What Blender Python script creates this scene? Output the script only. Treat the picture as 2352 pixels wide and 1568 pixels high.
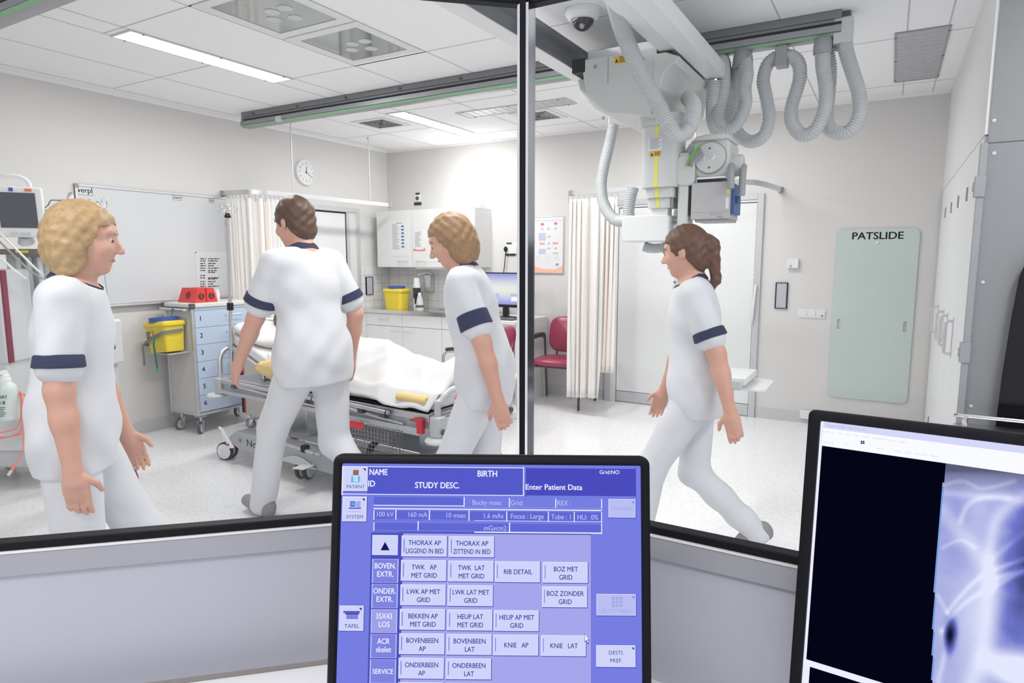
import bpy, bmesh, math, random
import numpy as np
from mathutils import Vector, Matrix

for o in list(bpy.data.objects): bpy.data.objects.remove(o)
S = bpy.context.scene
C = S.collection
random.seed(4)
PI = math.pi

# ------------------------------------------------------------------ camera
IW, IH, FPX = 2352, 1568, 1484.04
YAW, PIT, ROLL = 0.526754531, 0.126617665, 0.0003942
HC = 1.45
fw = np.array([-math.sin(YAW)*math.cos(PIT), math.cos(YAW)*math.cos(PIT), -math.sin(PIT)])
rt = np.cross(fw, [0, 0, 1]); rt /= np.linalg.norm(rt)
dn = -np.cross(rt, fw)
cr, sr = math.cos(ROLL), math.sin(ROLL)
CM = np.array([cr*rt+sr*dn, -sr*rt+cr*dn, fw])
cam = bpy.data.cameras.new('camera'); co = bpy.data.objects.new('camera', cam); C.objects.link(co)
cam.sensor_width = 36; cam.lens = 36*FPX/IW; cam.clip_start = .02
_r = CM.T
co.matrix_world = Matrix(((_r[0, 0], -_r[0, 1], -_r[0, 2], 0), (_r[1, 0], -_r[1, 1], -_r[1, 2], 0),
                          (_r[2, 0], -_r[2, 1], -_r[2, 2], HC), (0, 0, 0, 1)))
S.camera = co

# ------------------------------------------------------------------ view, world, room lamps
S.view_settings.view_transform = 'Standard'; S.view_settings.look = 'None'
S.view_settings.gamma = 1; S.view_settings.use_curve_mapping = False
S.view_settings.exposure = 0.0
w = bpy.data.worlds.new('world'); S.world = w; w.use_nodes = True
w.node_tree.nodes['Background'].inputs[0].default_value = (.93, .95, 1, 1)
w.node_tree.nodes['Background'].inputs[1].default_value = .9
YB, XL, ZC, XR = 6.184, -5.35, 2.74, .321
# fluorescent strips recessed in the ceiling: centre x, y, size x, size y, lit
STRIPS = [(-3.9, 2.82, .18, 1.14, 1), (-3.87, 5.16, .18, 1.1, 1), (-1.9, 2.75, .18, 1.1, 1), (-2.885, 5.0, 1.06, .2, 0), (.075, 5.09, .25, 1.18, 0),
          (.95, 2.3, .18, 1.14, 1), (-1.6, 5.0, 1.1, .18, 1), (-1.9, .0, .18, 1.1, 1), (-.1, -.8, 1.14, .18, 1)]  # steel-table, carriage and booth-corner strips are unseen, added to brighten the room
for i, (x, y, sx, sy, lit) in enumerate(STRIPS):
    if not lit: continue
    l = bpy.data.lights.new('strip_light', 'AREA'); l.shape = 'RECTANGLE'; l.size = sx; l.size_y = sy
    l.energy = 26; l.color = (1, .985, .97)
    lo = bpy.data.objects.new('strip_light', l); C.objects.link(lo); lo.location = (x, y, ZC-.012)

# small tube lamp lying on the wall cupboard, washing the wall and ceiling above it
l = bpy.data.lights.new('cupboard_lamp', 'AREA'); l.shape = 'RECTANGLE'; l.size = .3; l.size_y = .06; l.energy = 4.5; l.color = (1, .98, .95)
lo = bpy.data.objects.new('cupboard_lamp', l); C.objects.link(lo); lo.location = (-3.98, 6.04, 2.062); lo.rotation_euler = (math.radians(180), math.radians(-12), 0)

# ------------------------------------------------------------------ pixel -> place
def ray(x, y): return CM.T @ np.array([(x-IW/2)/FPX, (y-IH/2)/FPX, 1.])
EYE = np.array([0, 0, HC])
def onz(x, y, z): r = ray(x, y); return EYE + r*(z-HC)/r[2]
def ony(x, y, Y): r = ray(x, y); return EYE + r*Y/r[1]
def onx(x, y, X): r = ray(x, y); return EYE + r*X/r[0]
def dep(x, y, d): return EYE + ray(x, y)*d
def onp(x, y, p0, n):
    r = ray(x, y); n = np.array(n, float); return EYE + r*((np.array(p0, float)-EYE)@n)/(r@n)
def proj(p):
    q = CM @ (np.array(p, float)-EYE); return IW/2+FPX*q[0]/q[2], IH/2+FPX*q[1]/q[2]

# ------------------------------------------------------------------ materials
MATS = {}
def mat(name, col=(.8, .8, .8), rough=.5, metal=0., emit=None, es=1., noise=0., nscale=30., bump=0., bscale=200., spec=None, alpha=None, sheen=0):
    if name in MATS: return MATS[name]
    m = bpy.data.materials.new(name); m.use_nodes = True; nt = m.node_tree; b = nt.nodes['Principled BSDF']
    b.inputs['Base Color'].default_value = (*col, 1); b.inputs['Roughness'].default_value = rough; b.inputs['Metallic'].default_value = metal
    if spec is not None: b.inputs['Specular IOR Level'].default_value = spec
    if sheen: b.inputs['Sheen Weight'].default_value = sheen
    if emit: b.inputs['Emission Color'].default_value = (*emit, 1); b.inputs['Emission Strength'].default_value = es
    if noise or bump:
        tc = nt.nodes.new('ShaderNodeTexCoord')
    if noise:
        n = nt.nodes.new('ShaderNodeTexNoise'); n.inputs['Scale'].default_value = nscale; n.inputs['Detail'].default_value = 4
        nt.links.new(tc.outputs['Object'], n.inputs['Vector'])
        r = nt.nodes.new('ShaderNodeMapRange'); r.inputs[3].default_value = 1-noise; r.inputs[4].default_value = 1+noise*.6
        nt.links.new(n.outputs['Fac'], r.inputs[0])
        mx = nt.nodes.new('ShaderNodeMix'); mx.data_type = 'RGBA'; mx.blend_type = 'MULTIPLY'; mx.inputs[0].default_value = 1
        mx.inputs[6].default_value = (*col, 1); nt.links.new(r.outputs[0], mx.inputs[7]); nt.links.new(mx.outputs[2], b.inputs['Base Color'])
    if bump:
        n = nt.nodes.new('ShaderNodeTexNoise'); n.inputs['Scale'].default_value = bscale
        nt.links.new(tc.outputs['Object'], n.inputs['Vector'])
        bp = nt.nodes.new('ShaderNodeBump'); bp.inputs['Strength'].default_value = bump; bp.inputs['Distance'].default_value = .004
        nt.links.new(n.outputs['Fac'], bp.inputs['Height']); nt.links.new(bp.outputs[0], b.inputs['Normal'])
    MATS[name] = m; return m
def srgb(r, g, b):
    f = lambda c: c/12.92 if c <= .04045 else ((c+.055)/1.055)**2.4
    return (f(r/255), f(g/255), f(b/255))
def emitm(name, col, s=1.):
    if name in MATS: return MATS[name]
    m = bpy.data.materials.new(name); m.use_nodes = True; nt = m.node_tree; nt.nodes.clear()
    e = nt.nodes.new('ShaderNodeEmission'); e.inputs[0].default_value = (*col, 1); e.inputs[1].default_value = s
    o = nt.nodes.new('ShaderNodeOutputMaterial'); nt.links.new(e.outputs[0], o.inputs[0]); MATS[name] = m; return m
def glassm(name, tint=(1, 1, 1), refl=.05, ior=1.45):
    m = bpy.data.materials.new(name); m.use_nodes = True; nt = m.node_tree; nt.nodes.clear()
    t = nt.nodes.new('ShaderNodeBsdfTransparent'); t.inputs[0].default_value = (*tint, 1)
    g = nt.nodes.new('ShaderNodeBsdfGlossy'); g.inputs['Roughness'].default_value = .02
    f = nt.nodes.new('ShaderNodeFresnel'); f.inputs[0].default_value = ior
    mu = nt.nodes.new('ShaderNodeMath'); mu.operation = 'MULTIPLY'; mu.inputs[1].default_value = refl
    nt.links.new(f.outputs[0], mu.inputs[0])
    x = nt.nodes.new('ShaderNodeMixShader'); nt.links.new(mu.outputs[0], x.inputs[0])
    nt.links.new(t.outputs[0], x.inputs[1]); nt.links.new(g.outputs[0], x.inputs[2])
    o = nt.nodes.new('ShaderNodeOutputMaterial'); nt.links.new(x.outputs[0], o.inputs[0]); MATS[name] = m; return m

M_white = mat('white_paint', (.80, .80, .81), .45, noise=.02, nscale=3)
M_wplast = mat('white_plastic', (.80, .81, .81), .35, noise=.02, nscale=8)
M_lgrey = mat('light_grey_enamel', (.60, .62, .62), .4, noise=.03, nscale=12)
M_grey = mat('grey_plastic', (.33, .34, .36), .45, noise=.04, nscale=12)
M_dgrey = mat('dark_grey_plastic', (.09, .09, .1), .45, noise=.05, nscale=12)
M_black = mat('black_plastic', (.006, .006, .009), .5, noise=.1, nscale=20, spec=.18)
M_rubber = mat('dark_rubber', (.03, .03, .035), .7, noise=.1, nscale=20)
M_steel = mat('brushed_steel', (.62, .62, .64), .3, 1., noise=.06, nscale=30)
M_alu = mat('satin_aluminium', (.66, .67, .69), .38, .85, noise=.05, nscale=20)
M_dalu = mat('dark_aluminium', (.22, .23, .25), .4, .6, noise=.05, nscale=20)
M_chrome = mat('chrome', (.8, .8, .82), .12, 1., noise=.02)
M_yellow = mat('yellow_plastic', (.86, .66, .03), .38, noise=.03, nscale=10)
M_blue = mat('blue_plastic', (.03, .09, .38), .4, noise=.04, nscale=10)
M_red = mat('red_plastic', (.62, .03, .05), .4, noise=.04, nscale=10)
M_ink = mat('black_ink', (.015, .015, .018), .6, noise=.1)
M_greyink = mat('grey_ink', (.3, .3, .33), .7, noise=.1)
M_paper = mat('paper', (.82, .82, .83), .7, noise=.02, nscale=6)
M_sheet = mat('white_cotton', (.70, .70, .705), .85, noise=.02, nscale=20, bump=.25, bscale=350)
M_tunic = mat('white_uniform', (.70, .71, .745), .8, noise=.02, nscale=14, bump=.2, bscale=300)
M_navy = mat('navy_trim', (.018, .024, .075), .85, noise=.08, nscale=40)
M_skin = mat('skin', (.66, .36, .27), .5, noise=.06, nscale=30)
M_lip = mat('lips', (.55, .22, .19), .45, noise=.05)
M_brown = mat('brown_hair', (.10, .045, .025), .5, noise=.45, nscale=60)
M_auburn = mat('reddish_brown_hair', (.13, .055, .03), .5, noise=.45, nscale=60)
M_blond = mat('dark_blond_hair', (.36, .21, .10), .5, noise=.45, nscale=60)
M_lblond = mat('light_blond_hair', (.50, .33, .16), .5, noise=.5, nscale=60)
M_shoe = mat('white_leather', (.62, .61, .62), .5, noise=.05)
M_gshoe = mat('grey_leather', (.28, .27, .28), .5, noise=.08)

# ------------------------------------------------------------------ mesh building
ORI = {}
class MB:
    def __init__(s): s.v = []; s.f = []; s.m = []; s.cur = 0
    def mi(s, i): s.cur = i; return s
    def add(s, vs, fs):
        n = len(s.v); s.v += [tuple(float(c) for c in v) for v in vs]; s.f += [tuple(i+n for i in f) for f in fs]; s.m += [s.cur]*len(fs); return s
    def hexa(s, p): return s.add(p, [(0, 3, 2, 1), (4, 5, 6, 7), (0, 1, 5, 4), (1, 2, 6, 5), (2, 3, 7, 6), (3, 0, 4, 7)])
    def box(s, x0, x1, y0, y1, z0, z1):
        return s.hexa([(x0, y0, z0), (x1, y0, z0), (x1, y1, z0), (x0, y1, z0), (x0, y0, z1), (x1, y0, z1), (x1, y1, z1), (x0, y1, z1)])
    def obox(s, c, sz, R=None):
        c = np.array(c, float); R = np.eye(3) if R is None else np.array(R); hx, hy, hz = [q/2 for q in sz]
        return s.hexa([c+R@np.array(q) for q in ((-hx, -hy, -hz), (hx, -hy, -hz), (hx, hy, -hz), (-hx, hy, -hz), (-hx, -hy, hz), (hx, -hy, hz), (hx, hy, hz), (-hx, hy, hz))])
    def frame(s, d):
        d = np.array(d, float); d /= np.linalg.norm(d); a = np.array([0, 0, 1.]) if abs(d[2]) < .9 else np.array([1., 0, 0])
        u = np.cross(a, d); u /= np.linalg.norm(u); return u, np.cross(d, u), d
    def cyl(s, p0, p1, r0, r1=None, n=20, caps=True):
        r1 = r0 if r1 is None else r1; p0 = np.array(p0, float); p1 = np.array(p1, float); u, v, d = s.frame(p1-p0)
        vs = [p0+(u*math.cos(2*PI*i/n)+v*math.sin(2*PI*i/n))*r0 for i in range(n)]+[p1+(u*math.cos(2*PI*i/n)+v*math.sin(2*PI*i/n))*r1 for i in range(n)]
        fs = [(i, (i+1) % n, n+(i+1) % n, n+i) for i in range(n)]
        if caps: fs += [tuple(range(n-1, -1, -1)), tuple(range(n, 2*n))]
        return s.add(vs, fs)
    def tube(s, pts, r, n=10, closed=False):
        P = [np.array(p, float) for p in pts]; N = len(P); R = r if isinstance(r, (list, tuple, np.ndarray)) else [r]*N
        T = [P[(i+1) % N if closed else min(i+1, N-1)]-P[(i-1) % N if closed else max(i-1, 0)] for i in range(N)]
        T = [t/max(np.linalg.norm(t), 1e-9) for t in T]; u, v, _ = s.frame(T[0]); vs = []
        for i in range(N):
            u = u-T[i]*(u@T[i]); u /= np.linalg.norm(u); v = np.cross(T[i], u)
            vs += [P[i]+(u*math.cos(2*PI*k/n)+v*math.sin(2*PI*k/n))*R[i] for k in range(n)]
        fs = [(i*n+k, i*n+(k+1) % n, ((i+1) % N)*n+(k+1) % n, ((i+1) % N)*n+k) for i in range(N if closed else N-1) for k in range(n)]
        if not closed: fs += [tuple(range(n-1, -1, -1)), tuple((N-1)*n+k for k in range(n))]
        return s.add(vs, fs)
    def lathe(s, prof, c, axis=(0, 0, 1), n=28):   # prof: (radius, height) list
        u, v, d = s.frame(axis); c = np.array(c, float); vs = []; 
        for r, h in prof: vs += [c+d*h+(u*math.cos(2*PI*k/n)+v*math.sin(2*PI*k/n))*max(r, 1e-5) for k in range(n)]
        N = len(prof); fs = [(i*n+k, i*n+(k+1) % n, (i+1)*n+(k+1) % n, (i+1)*n+k) for i in range(N-1) for k in range(n)]
        fs += [tuple(range(n-1, -1, -1)), tuple((N-1)*n+k for k in range(n))]
        return s.add(vs, fs)
    def prism(s, poly, O, U, V, D):  # 2-D outline in the plane (O,U,V), extruded along vector D
        O, U, V, D = [np.array(q, float) for q in (O, U, V, D)]; n = len(poly)
        vs = [O+U*a+V*b for a, b in poly]; vs += [p+D for p in vs]
        if np.cross(U, V)@D > 0: fs = [tuple(range(n-1, -1, -1)), tuple(range(n, 2*n))]+[(i, (i+1) % n, n+(i+1) % n, n+i) for i in range(n)]
        else: fs = [tuple(range(n)), tuple(range(2*n-1, n-1, -1))]+[((i+1) % n, i, n+i, n+(i+1) % n) for i in range(n)]
        return s.add(vs, fs)
    def ball(s, c, r, n=18, R=None):
        c = np.array(c, float); r = (r, r, r) if not isinstance(r, (tuple, list)) else r; R = np.eye(3) if R is None else np.array(R); vs = []; m = n//2
        for i in range(1, m):
            a = PI*i/m
            for k in range(n): vs.append(c+R@np.array([r[0]*math.sin(a)*math.cos(2*PI*k/n), r[1]*math.sin(a)*math.sin(2*PI*k/n), r[2]*math.cos(a)]))
        t = len(vs); vs += [c+R@np.array([0, 0, r[2]]), c-R@np.array([0, 0, r[2]])]
        fs = [(i*n+k, (i+1)*n+k, (i+1)*n+(k+1) % n, i*n+(k+1) % n) for i in range(m-2) for k in range(n)]
        fs += [(t, k, (k+1) % n) for k in range(n)]+[(t+1, (m-2)*n+(k+1) % n, (m-2)*n+k) for k in range(n)]
        return s.add(vs, fs)
    def quad(s, O, U, V, u0, u1, v0, v1, N=None, h=0):
        O, U, V = [np.array(q, float) for q in (O, U, V)]; o = O+(np.array(N, float)*h if N is not None else 0)
        return s.add([o+U*u0+V*v0, o+U*u1+V*v0, o+U*u1+V*v1, o+U*u0+V*v1], [(0, 1, 2, 3)])
    def poly(s, O, U, V, pts, N=None, h=0):
        O, U, V = [np.array(q, float) for q in (O, U, V)]; o = O+(np.array(N, float)*h if N is not None else 0)
        return s.add([o+U*a+V*b for a, b in pts], [tuple(range(len(pts)))])
    def disc(s, O, U, V, cu, cv, ru, rv=None, N=None, h=0, n=28):
        rv = ru if rv is None else rv
        return s.poly(O, U, V, [(cu+ru*math.cos(2*PI*k/n), cv+rv*math.sin(2*PI*k/n)) for k in range(n)], N, h)
    def text(s, body, O, U, V, cu, cv, size, N=None, h=0, align='CENTER', bold=0., sx=1., sp=1.):
        vs, fs = text_geo(body, align, 0., sp); O, U, V = [np.array(q, float) for q in (O, U, V)]; o = O+(np.array(N, float)*h if N is not None else 0)
        for q in ((-bold, 0), (bold, 0), (0, -bold*.6), (0, bold*.6)) if bold else ((0, 0),): s.add([o+U*(cu+(x+q[0])*size*sx)+V*(cv+(y+q[1])*size) for x, y in vs], fs)
        return s
    def build(s, name, mats, parent=None, bevel=0, seg=2, sharp=38, structure=False, origin=None, **tags):
        mats = mats if isinstance(mats, (list, tuple)) else [mats]
        me = bpy.data.meshes.new(name); V = np.array(s.v)
        if parent is not None: off = ORI[parent.name]
        elif origin is not None: off = np.array(origin, float)
        else: off = np.array([(V[:, 0].min()+V[:, 0].max())/2, (V[:, 1].min()+V[:, 1].max())/2, V[:, 2].min()])
        me.from_pydata((V-off).tolist(), [], s.f); me.update()
        for m in mats: me.materials.append(m)
        me.polygons.foreach_set('material_index', s.m); me.polygons.foreach_set('use_smooth', [True]*len(s.f))
        try: me.set_sharp_from_angle(angle=math.radians(sharp))
        except Exception: pass
        o = bpy.data.objects.new(name, me); C.objects.link(o)
        if parent is not None: o.parent = parent; ORI[o.name] = ORI[parent.name]
        else: o.location = off; ORI[o.name] = off
        if bevel:
            b = o.modifiers.new('bevel', 'BEVEL'); b.width = bevel; b.segments = seg; b.limit_method = 'ANGLE'; b.angle_limit = math.radians(40)
        if structure: o['kind'] = 'structure'
        for k, v in tags.items(): o[k] = v
        return o
TXT = {}
def text_geo(body, align, bold, sp):
    k = (body, align, bold, sp)
    if k not in TXT:
        cu = bpy.data.curves.new('lettering', 'FONT'); cu.body = body; cu.align_x = align; cu.align_y = 'CENTER'; cu.resolution_u = 3; cu.offset = bold; cu.space_character = sp
        ob = bpy.data.objects.new('lettering', cu); C.objects.link(ob); bpy.context.view_layer.update()
        me = bpy.data.meshes.new_from_object(ob.evaluated_get(bpy.context.evaluated_depsgraph_get()))
        TXT[k] = ([(v.co.x, v.co.y) for v in me.vertices], [tuple(p.vertices) for p in me.polygons])
        bpy.data.objects.remove(ob); bpy.data.curves.remove(cu); bpy.data.meshes.remove(me)
    return TXT[k]
def thing(name, label, cat, loc=(0, 0, 0), group=None):
    o = bpy.data.objects.new(name, None); C.objects.link(o); o.location = [float(c) for c in loc]; o.empty_display_size = .1
    ORI[o.name] = np.array(loc, float); o['label'] = label; o['category'] = cat
    if group: o['group'] = group
    return o
def tag(o, label, cat, group=None):
    o['label'] = label; o['category'] = cat
    if group: o['group'] = group
    return o
def dup(root, delta, label=None, rot=None):
    def cp(o, par):
        c = o.copy(); C.objects.link(c)
        if par: c.parent = par
        for ch in [q for q in o.children]: cp(ch, c)
        return c
    r = cp(root, None); r.location = Vector(root.location)+Vector([float(d) for d in delta])
    if rot is not None: r.rotation_euler = (0, 0, rot)
    if label: r['label'] = label
    return r
def smooth_path(pts, n=8, closed=False):   # Catmull-Rom through points
    P = [np.array(p, float) for p in pts]; N = len(P); out = []
    for i in range(N if closed else N-1):
        g = lambda k: P[k % N] if closed else P[min(max(k, 0), N-1)]
        a, b, c, d = g(i-1), g(i), g(i+1), g(i+2)
        for j in range(n):
            t = j/n; out.append(.5*((2*b)+(-a+c)*t+(2*a-5*b+4*c-d)*t*t+(-a+3*b-3*c+d)*t**3))
    if not closed: out.append(P[-1])
    return out
def resample(pts, step):
    P = np.array(pts); d = np.r_[0, np.cumsum(np.linalg.norm(np.diff(P, axis=0), axis=1))]; n = max(2, int(d[-1]/step)); t = np.linspace(0, d[-1], n+1)
    return np.array([np.interp(t, d, P[:, k]) for k in range(3)]).T
def corrugated(mb, ctrl, r, pitch=.013, dip=.1, n=14):
    P = resample(smooth_path(ctrl, 14), pitch/3); k = [1, 1-dip*.4, 1-dip]
    return mb.tube(P, [r*k[i % 3] for i in range(len(P))], n)
def rrect(x0, x1, y0, y1, r, n=6):
    out = []
    for cx, cy, a in ((x1-r, y1-r, 0), (x0+r, y1-r, 90), (x0+r, y0+r, 180), (x1-r, y0+r, 270)):
        out += [(cx+r*math.cos(math.radians(a+90*i/n)), cy+r*math.sin(math.radians(a+90*i/n))) for i in range(n+1)]
    return out
X_, Y_, Z_ = np.eye(3)
# ================================================================== the setting
def floor_mat():
    m = mat('speckled_vinyl', (.80, .80, .81), .22); nt = m.node_tree; b = nt.nodes['Principled BSDF']
    tc = nt.nodes.new('ShaderNodeTexCoord'); n = nt.nodes.new('ShaderNodeTexNoise'); n.inputs['Scale'].default_value = 130; n.inputs['Detail'].default_value = 3
    r = nt.nodes.new('ShaderNodeValToRGB'); r.color_ramp.elements[0].position = .36; r.color_ramp.elements[0].color = (.70, .70, .72, 1)
    r.color_ramp.elements[1].position = .52; r.color_ramp.elements[1].color = (.87, .87, .88, 1)
    nt.links.new(tc.outputs['Object'], n.inputs[0]); nt.links.new(n.outputs[0], r.inputs[0]); nt.links.new(r.outputs[0], b.inputs['Base Color']); return m
M_floor = floor_mat()
M_wall = mat('cream_wall_paint', (.715, .70, .687), .75, noise=.012, nscale=2, bump=.06, bscale=90)
M_ceil = mat('ceiling_tile_white', (.95, .952, .96), .8, noise=.015, nscale=40)
M_gridl = mat('ceiling_joint', (.55, .56, .58), .7, noise=.03)
M_base = mat('speckled_vinyl_skirting', (.60, .61, .62), .4, noise=.2, nscale=160)
M_tile = mat('white_glazed_tile', (.80, .80, .80), .18, noise=.015, nscale=9)
M_grout = mat('grey_grout', (.45, .44, .43), .8, noise=.08)
M_panel = mat('pale_grey_laminate', (.50, .50, .57), .5, noise=.03, nscale=5)
M_gpanel = mat('grey_laminate', (.27, .275, .29), .55, noise=.04, nscale=60)
M_glass = glassm('lead_glass', (.98, .988, .985), .28, 1.6)
M_frame = mat('door_frame_aluminium', (.60, .61, .64), .4, .35, noise=.03)
M_leaf = mat('white_door_laminate', (.80, .81, .815), .4, noise=.015, nscale=3)

MB().box(XL-.1, 1.6, -1.5, YB+.1, -.08, 0).build('floor', M_floor, structure=True)
c = MB(); c.box(XL-.1, 1.6, -1.5, YB+.1, ZC, ZC+.06); c.mi(1)
xs = sorted(x for k in range(-1, 4) for x in (-6+2*k, -5.8+2*k, -5.2+2*k, -4.6+2*k) if XL < x < 1.5)
for x in xs: c.box(x-.004, x+.004, -1.5, YB, ZC-.0015, ZC+.001)
for i in range(len(xs)-1):
    for k in range(-2, 4):
        y = 3.4+1.2*k-(.5 if xs[i+1] < -3.9 else 0)
        if y < YB-.1: c.box(xs[i], xs[i+1], y-.004, y+.004, ZC-.0015, ZC+.001)
for y in (2.2, 2.8, 3.4): c.box(-3.2, -2.6, y-.004, y+.004, ZC-.0015, ZC+.001)
c.build('ceiling', [M_ceil, M_gridl], structure=True)
b = MB(); b.box(XL, .32, YB-.018, YB, ZC-.02, ZC); b.box(XL, XL+.018, -.7, YB-.018, ZC-.02, ZC); b.build('trim_1', M_ceil, structure=True)
MB().box(XL-.1, XL, -.7, YB+.1, 0, ZC).build('wall_left', M_wall, structure=True)
MB().box(XL, 1.6, YB, YB+.1, 0, ZC).build('wall_back', M_wall, structure=True)
MB().box(XL, -2.35, -.7, -.6, 0, ZC).build('wall_front', M_wall, structure=True)
b = MB(); b.box(XR, .9, 3.56, YB, 1.99, ZC); b.box(.36, 1.6, 6.17, YB, 0, 1.99); b.build('wall_right', M_white, structure=True)
b = MB(); b.box(XL, XL+.012, -.6, 4.52, 0, .1); b.box(XL, XL+.012, 5.66, 5.68, 0, .1); b.build('baseboard_left', M_base, structure=True)
b = MB(); b.box(-3.86, -2.5, YB-.012, YB, 0, .1); b.box(-.985, .30, YB-.012, YB, 0, .1); b.build('baseboard_back', M_base, structure=True)

# tiles around the sink
b = MB(); b.box(XL, XL+.008, 5.66, YB-.008, .86, 1.362); b.box(XL+.0, -3.86, YB-.008, YB, .86, 1.362); b.mi(1)
for k in range(1, 6):
    z = 1.362-.1*k; b.box(XL+.008, XL+.009, 5.66, YB-.009, z-.002, z+.002); b.box(XL+.009, -3.86, YB-.009, YB-.008, z-.002, z+.002)
for k in range(1, 4): b.box(XL+.008, XL+.009, YB-.15*k-.002, YB-.15*k+.002, .86, 1.362)
for k in range(1, 10): b.box(XL+.15*k-.002, XL+.15*k+.002, YB-.009, YB-.008, .86, 1.362)
b.box(XL+.008, XL+.011, YB-.011, YB-.008, .86, 1.362)
b.build('trim_2', [M_tile, M_grout], structure=True)

# ---- doors
d = bpy.data.objects.new('door_1', None); C.objects.link(d); d.location = (-1.74, YB, 0); ORI['door_1'] = np.array([-1.74, YB, 0]); d['kind'] = 'structure'
x0, x1, zt = -2.48, -1.0, 2.03
b = MB(); b.box(x0, x0+.06, YB-.03, YB, 0, zt); b.box(x1-.055, x1, YB-.03, YB, 0, zt); b.box(x0+.06, x1-.055, YB-.03, YB, zt-.055, zt)
b.build('door_frame', M_frame, d, bevel=.003)
b = MB(); b.box(x0+.06, x0+.12, YB-.02, YB, 0, zt-.055); b.box(x0+.12, x1-.055, YB-.02, YB, zt-.075, zt-.055); b.build('door_stop', M_white, d, bevel=.002)
b = MB(); b.box(x0+.127, x1-.06, YB-.012, YB, .118, zt-.083); b.build('door_leaf', M_leaf, d)
b = MB(); b.box(x0+.121, x0+.127, YB-.006, YB, 0, zt-.08); b.box(x0+.121, x1-.058, YB-.006, YB, zt-.083, zt-.078); b.box(x0+.121, x1-.058, YB-.006, YB, .112, .118); b.build('dark_edge_strip', M_dgrey, d)  # dark grey strips around the leaf; the left one is its painted edge shadow
b = MB(); b.box(x0+.127, x1-.06, YB-.016, YB, .01, .112); b.build('kick_plate', M_frame, d, bevel=.002)
b = MB(); p = ony(1734, 633, YB-.02); b.box(p[0]-.02, p[0]+.02, YB-.018, YB-.012, p[2]-.03, p[2]+.03); b.mi(1); b.disc([p[0], YB-.0185, p[2]], X_, Z_, 0, .008, .011); b.disc([p[0], YB-.0185, p[2]], X_, Z_, .006, -.012, .006)
b.build('lock_plate', [M_wplast, M_dgrey], d)
b = MB(); q0 = ony(1736, 655, YB-.05); q1 = ony(1727, 738, YB-.05)
b.tube([q0+[0, .04, 0], q0, (q0+q1)/2+[0, -.012, 0], q1, q1+[0, .04, 0]], .011, 10); b.build('door_handle', M_wplast, d)

d = bpy.data.objects.new('door_2', None); C.objects.link(d); d.location = (XL, 5.08, 0); ORI['door_2'] = np.array([XL, 5.08, 0]); d['kind'] = 'structure'
y0, y1, zt = 4.52, 5.655, 2.025
b = MB(); b.box(XL, XL+.03, y1-.05, y1, 0, zt); b.box(XL, XL+.03, y0, y0+.05, 0, zt); b.box(XL, XL+.03, y0+.05, y1-.05, zt-.05, zt); b.build('door_frame', M_frame, d, bevel=.003)
b = MB(); b.box(XL, XL+.018, y1-.16, y1-.05, 0, zt-.05); b.build('door_stop', M_wall, d)
b = MB(); b.box(XL, XL+.026, y1-.20, y1-.16, 0, zt-.05); b.build('door_post', M_frame, d, bevel=.003)
b = MB(); b.box(XL, XL+.012, y0+.05, y1-.215, .005, zt-.068); b.build('door_leaf', M_leaf, d)
b = MB(); b.box(XL, XL+.005, y1-.215, y1-.20, 0, zt-.05); b.box(XL, XL+.005, y0+.05, y1-.2, zt-.066, zt-.05); b.build('dark_edge_strip', M_black, d)
b = MB(); b.tube([(XL+.012, 5.36, 1.0), (XL+.06, 5.36, 1.0), (XL+.06, 5.25, 1.0)], .01, 8); b.lathe([(.025, 0), (.025, .008)], (XL+.012, 5.36, 1.0), (1, 0, 0), 16); b.build('door_handle', M_steel, d)

M_sill = mat('dull_sill_aluminium', (.40, .40, .44), .5, .2, noise=.06, nscale=7)
# ---- control booth: two lead-glass panes meeting at a corner post
MU = np.array([-.571, 1.036, 0]); TOPZ = 1.884; SILL = 1.0
PANES = [(np.array([-.7328, -.6805, 0]), np.array([.6805, -.7328, 0]), 1.75), (np.array([1., 0, 0]), np.array([0, -1., 0]), 1.75)]
for i, (dr, nr, ln) in enumerate(PANES):
    def bx(m, a0, a1, n0, n1, z0, z1):
        P = [MU+dr*a+nr*n+[0, 0, z] for z in (z0, z1) for a, n in ((a0, n0), (a1, n0), (a1, n1), (a0, n1))]
        return m.hexa(P)
    o0 = MU+dr*ln/2; e = bpy.data.objects.new('window_%d' % (i+1), None); C.objects.link(e); e.location = o0; ORI[e.name] = np.array(o0); e['kind'] = 'structure'
    bx(MB(), .012, ln, -.014, -.004, SILL-.004, TOPZ+.004).build('glass_pane', M_glass, e)
    m = MB(); bx(m, 0, ln, -.016, .008, SILL-.014, SILL); bx(m, 0, ln, -.016, .008, TOPZ, TOPZ+.016); m.build('rubber_gasket', M_black, e, bevel=.002)
    m = MB(); bx(m, 0, ln, -.03, .009, SILL-.058, SILL-.0178); bx(m, 0, ln, -.03, .011, TOPZ+.0165, TOPZ+.06); m.build('window_frame', M_sill, e, bevel=.002)
    m = MB(); bx(m, 0, ln, -.02, .0115, SILL-.0176, SILL-.0143); m.build('highlight_strip', M_white, e)  # white strip painted in as the highlight along the sill's bevel
    m = MB(); bx(m, 0, ln+.05, -.05, .0, 0, SILL-.06); m.build('wall_panel_%s' % ('left' if i == 0 else 'right'), M_panel, structure=True)
m = MB(); m.obox(MU+[0, 0, (SILL+TOPZ)/2], (.0115, .034, TOPZ-SILL+.02)); m.mi(1)
m.obox(MU+[-.0085, -.004, (SILL+TOPZ)/2], (.005, .026, TOPZ-SILL)); m.obox(MU+[.0085, -.004, (SILL+TOPZ)/2], (.005, .026, TOPZ-SILL))
m.build('trim_3', [M_black, M_chrome], structure=True)

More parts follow.
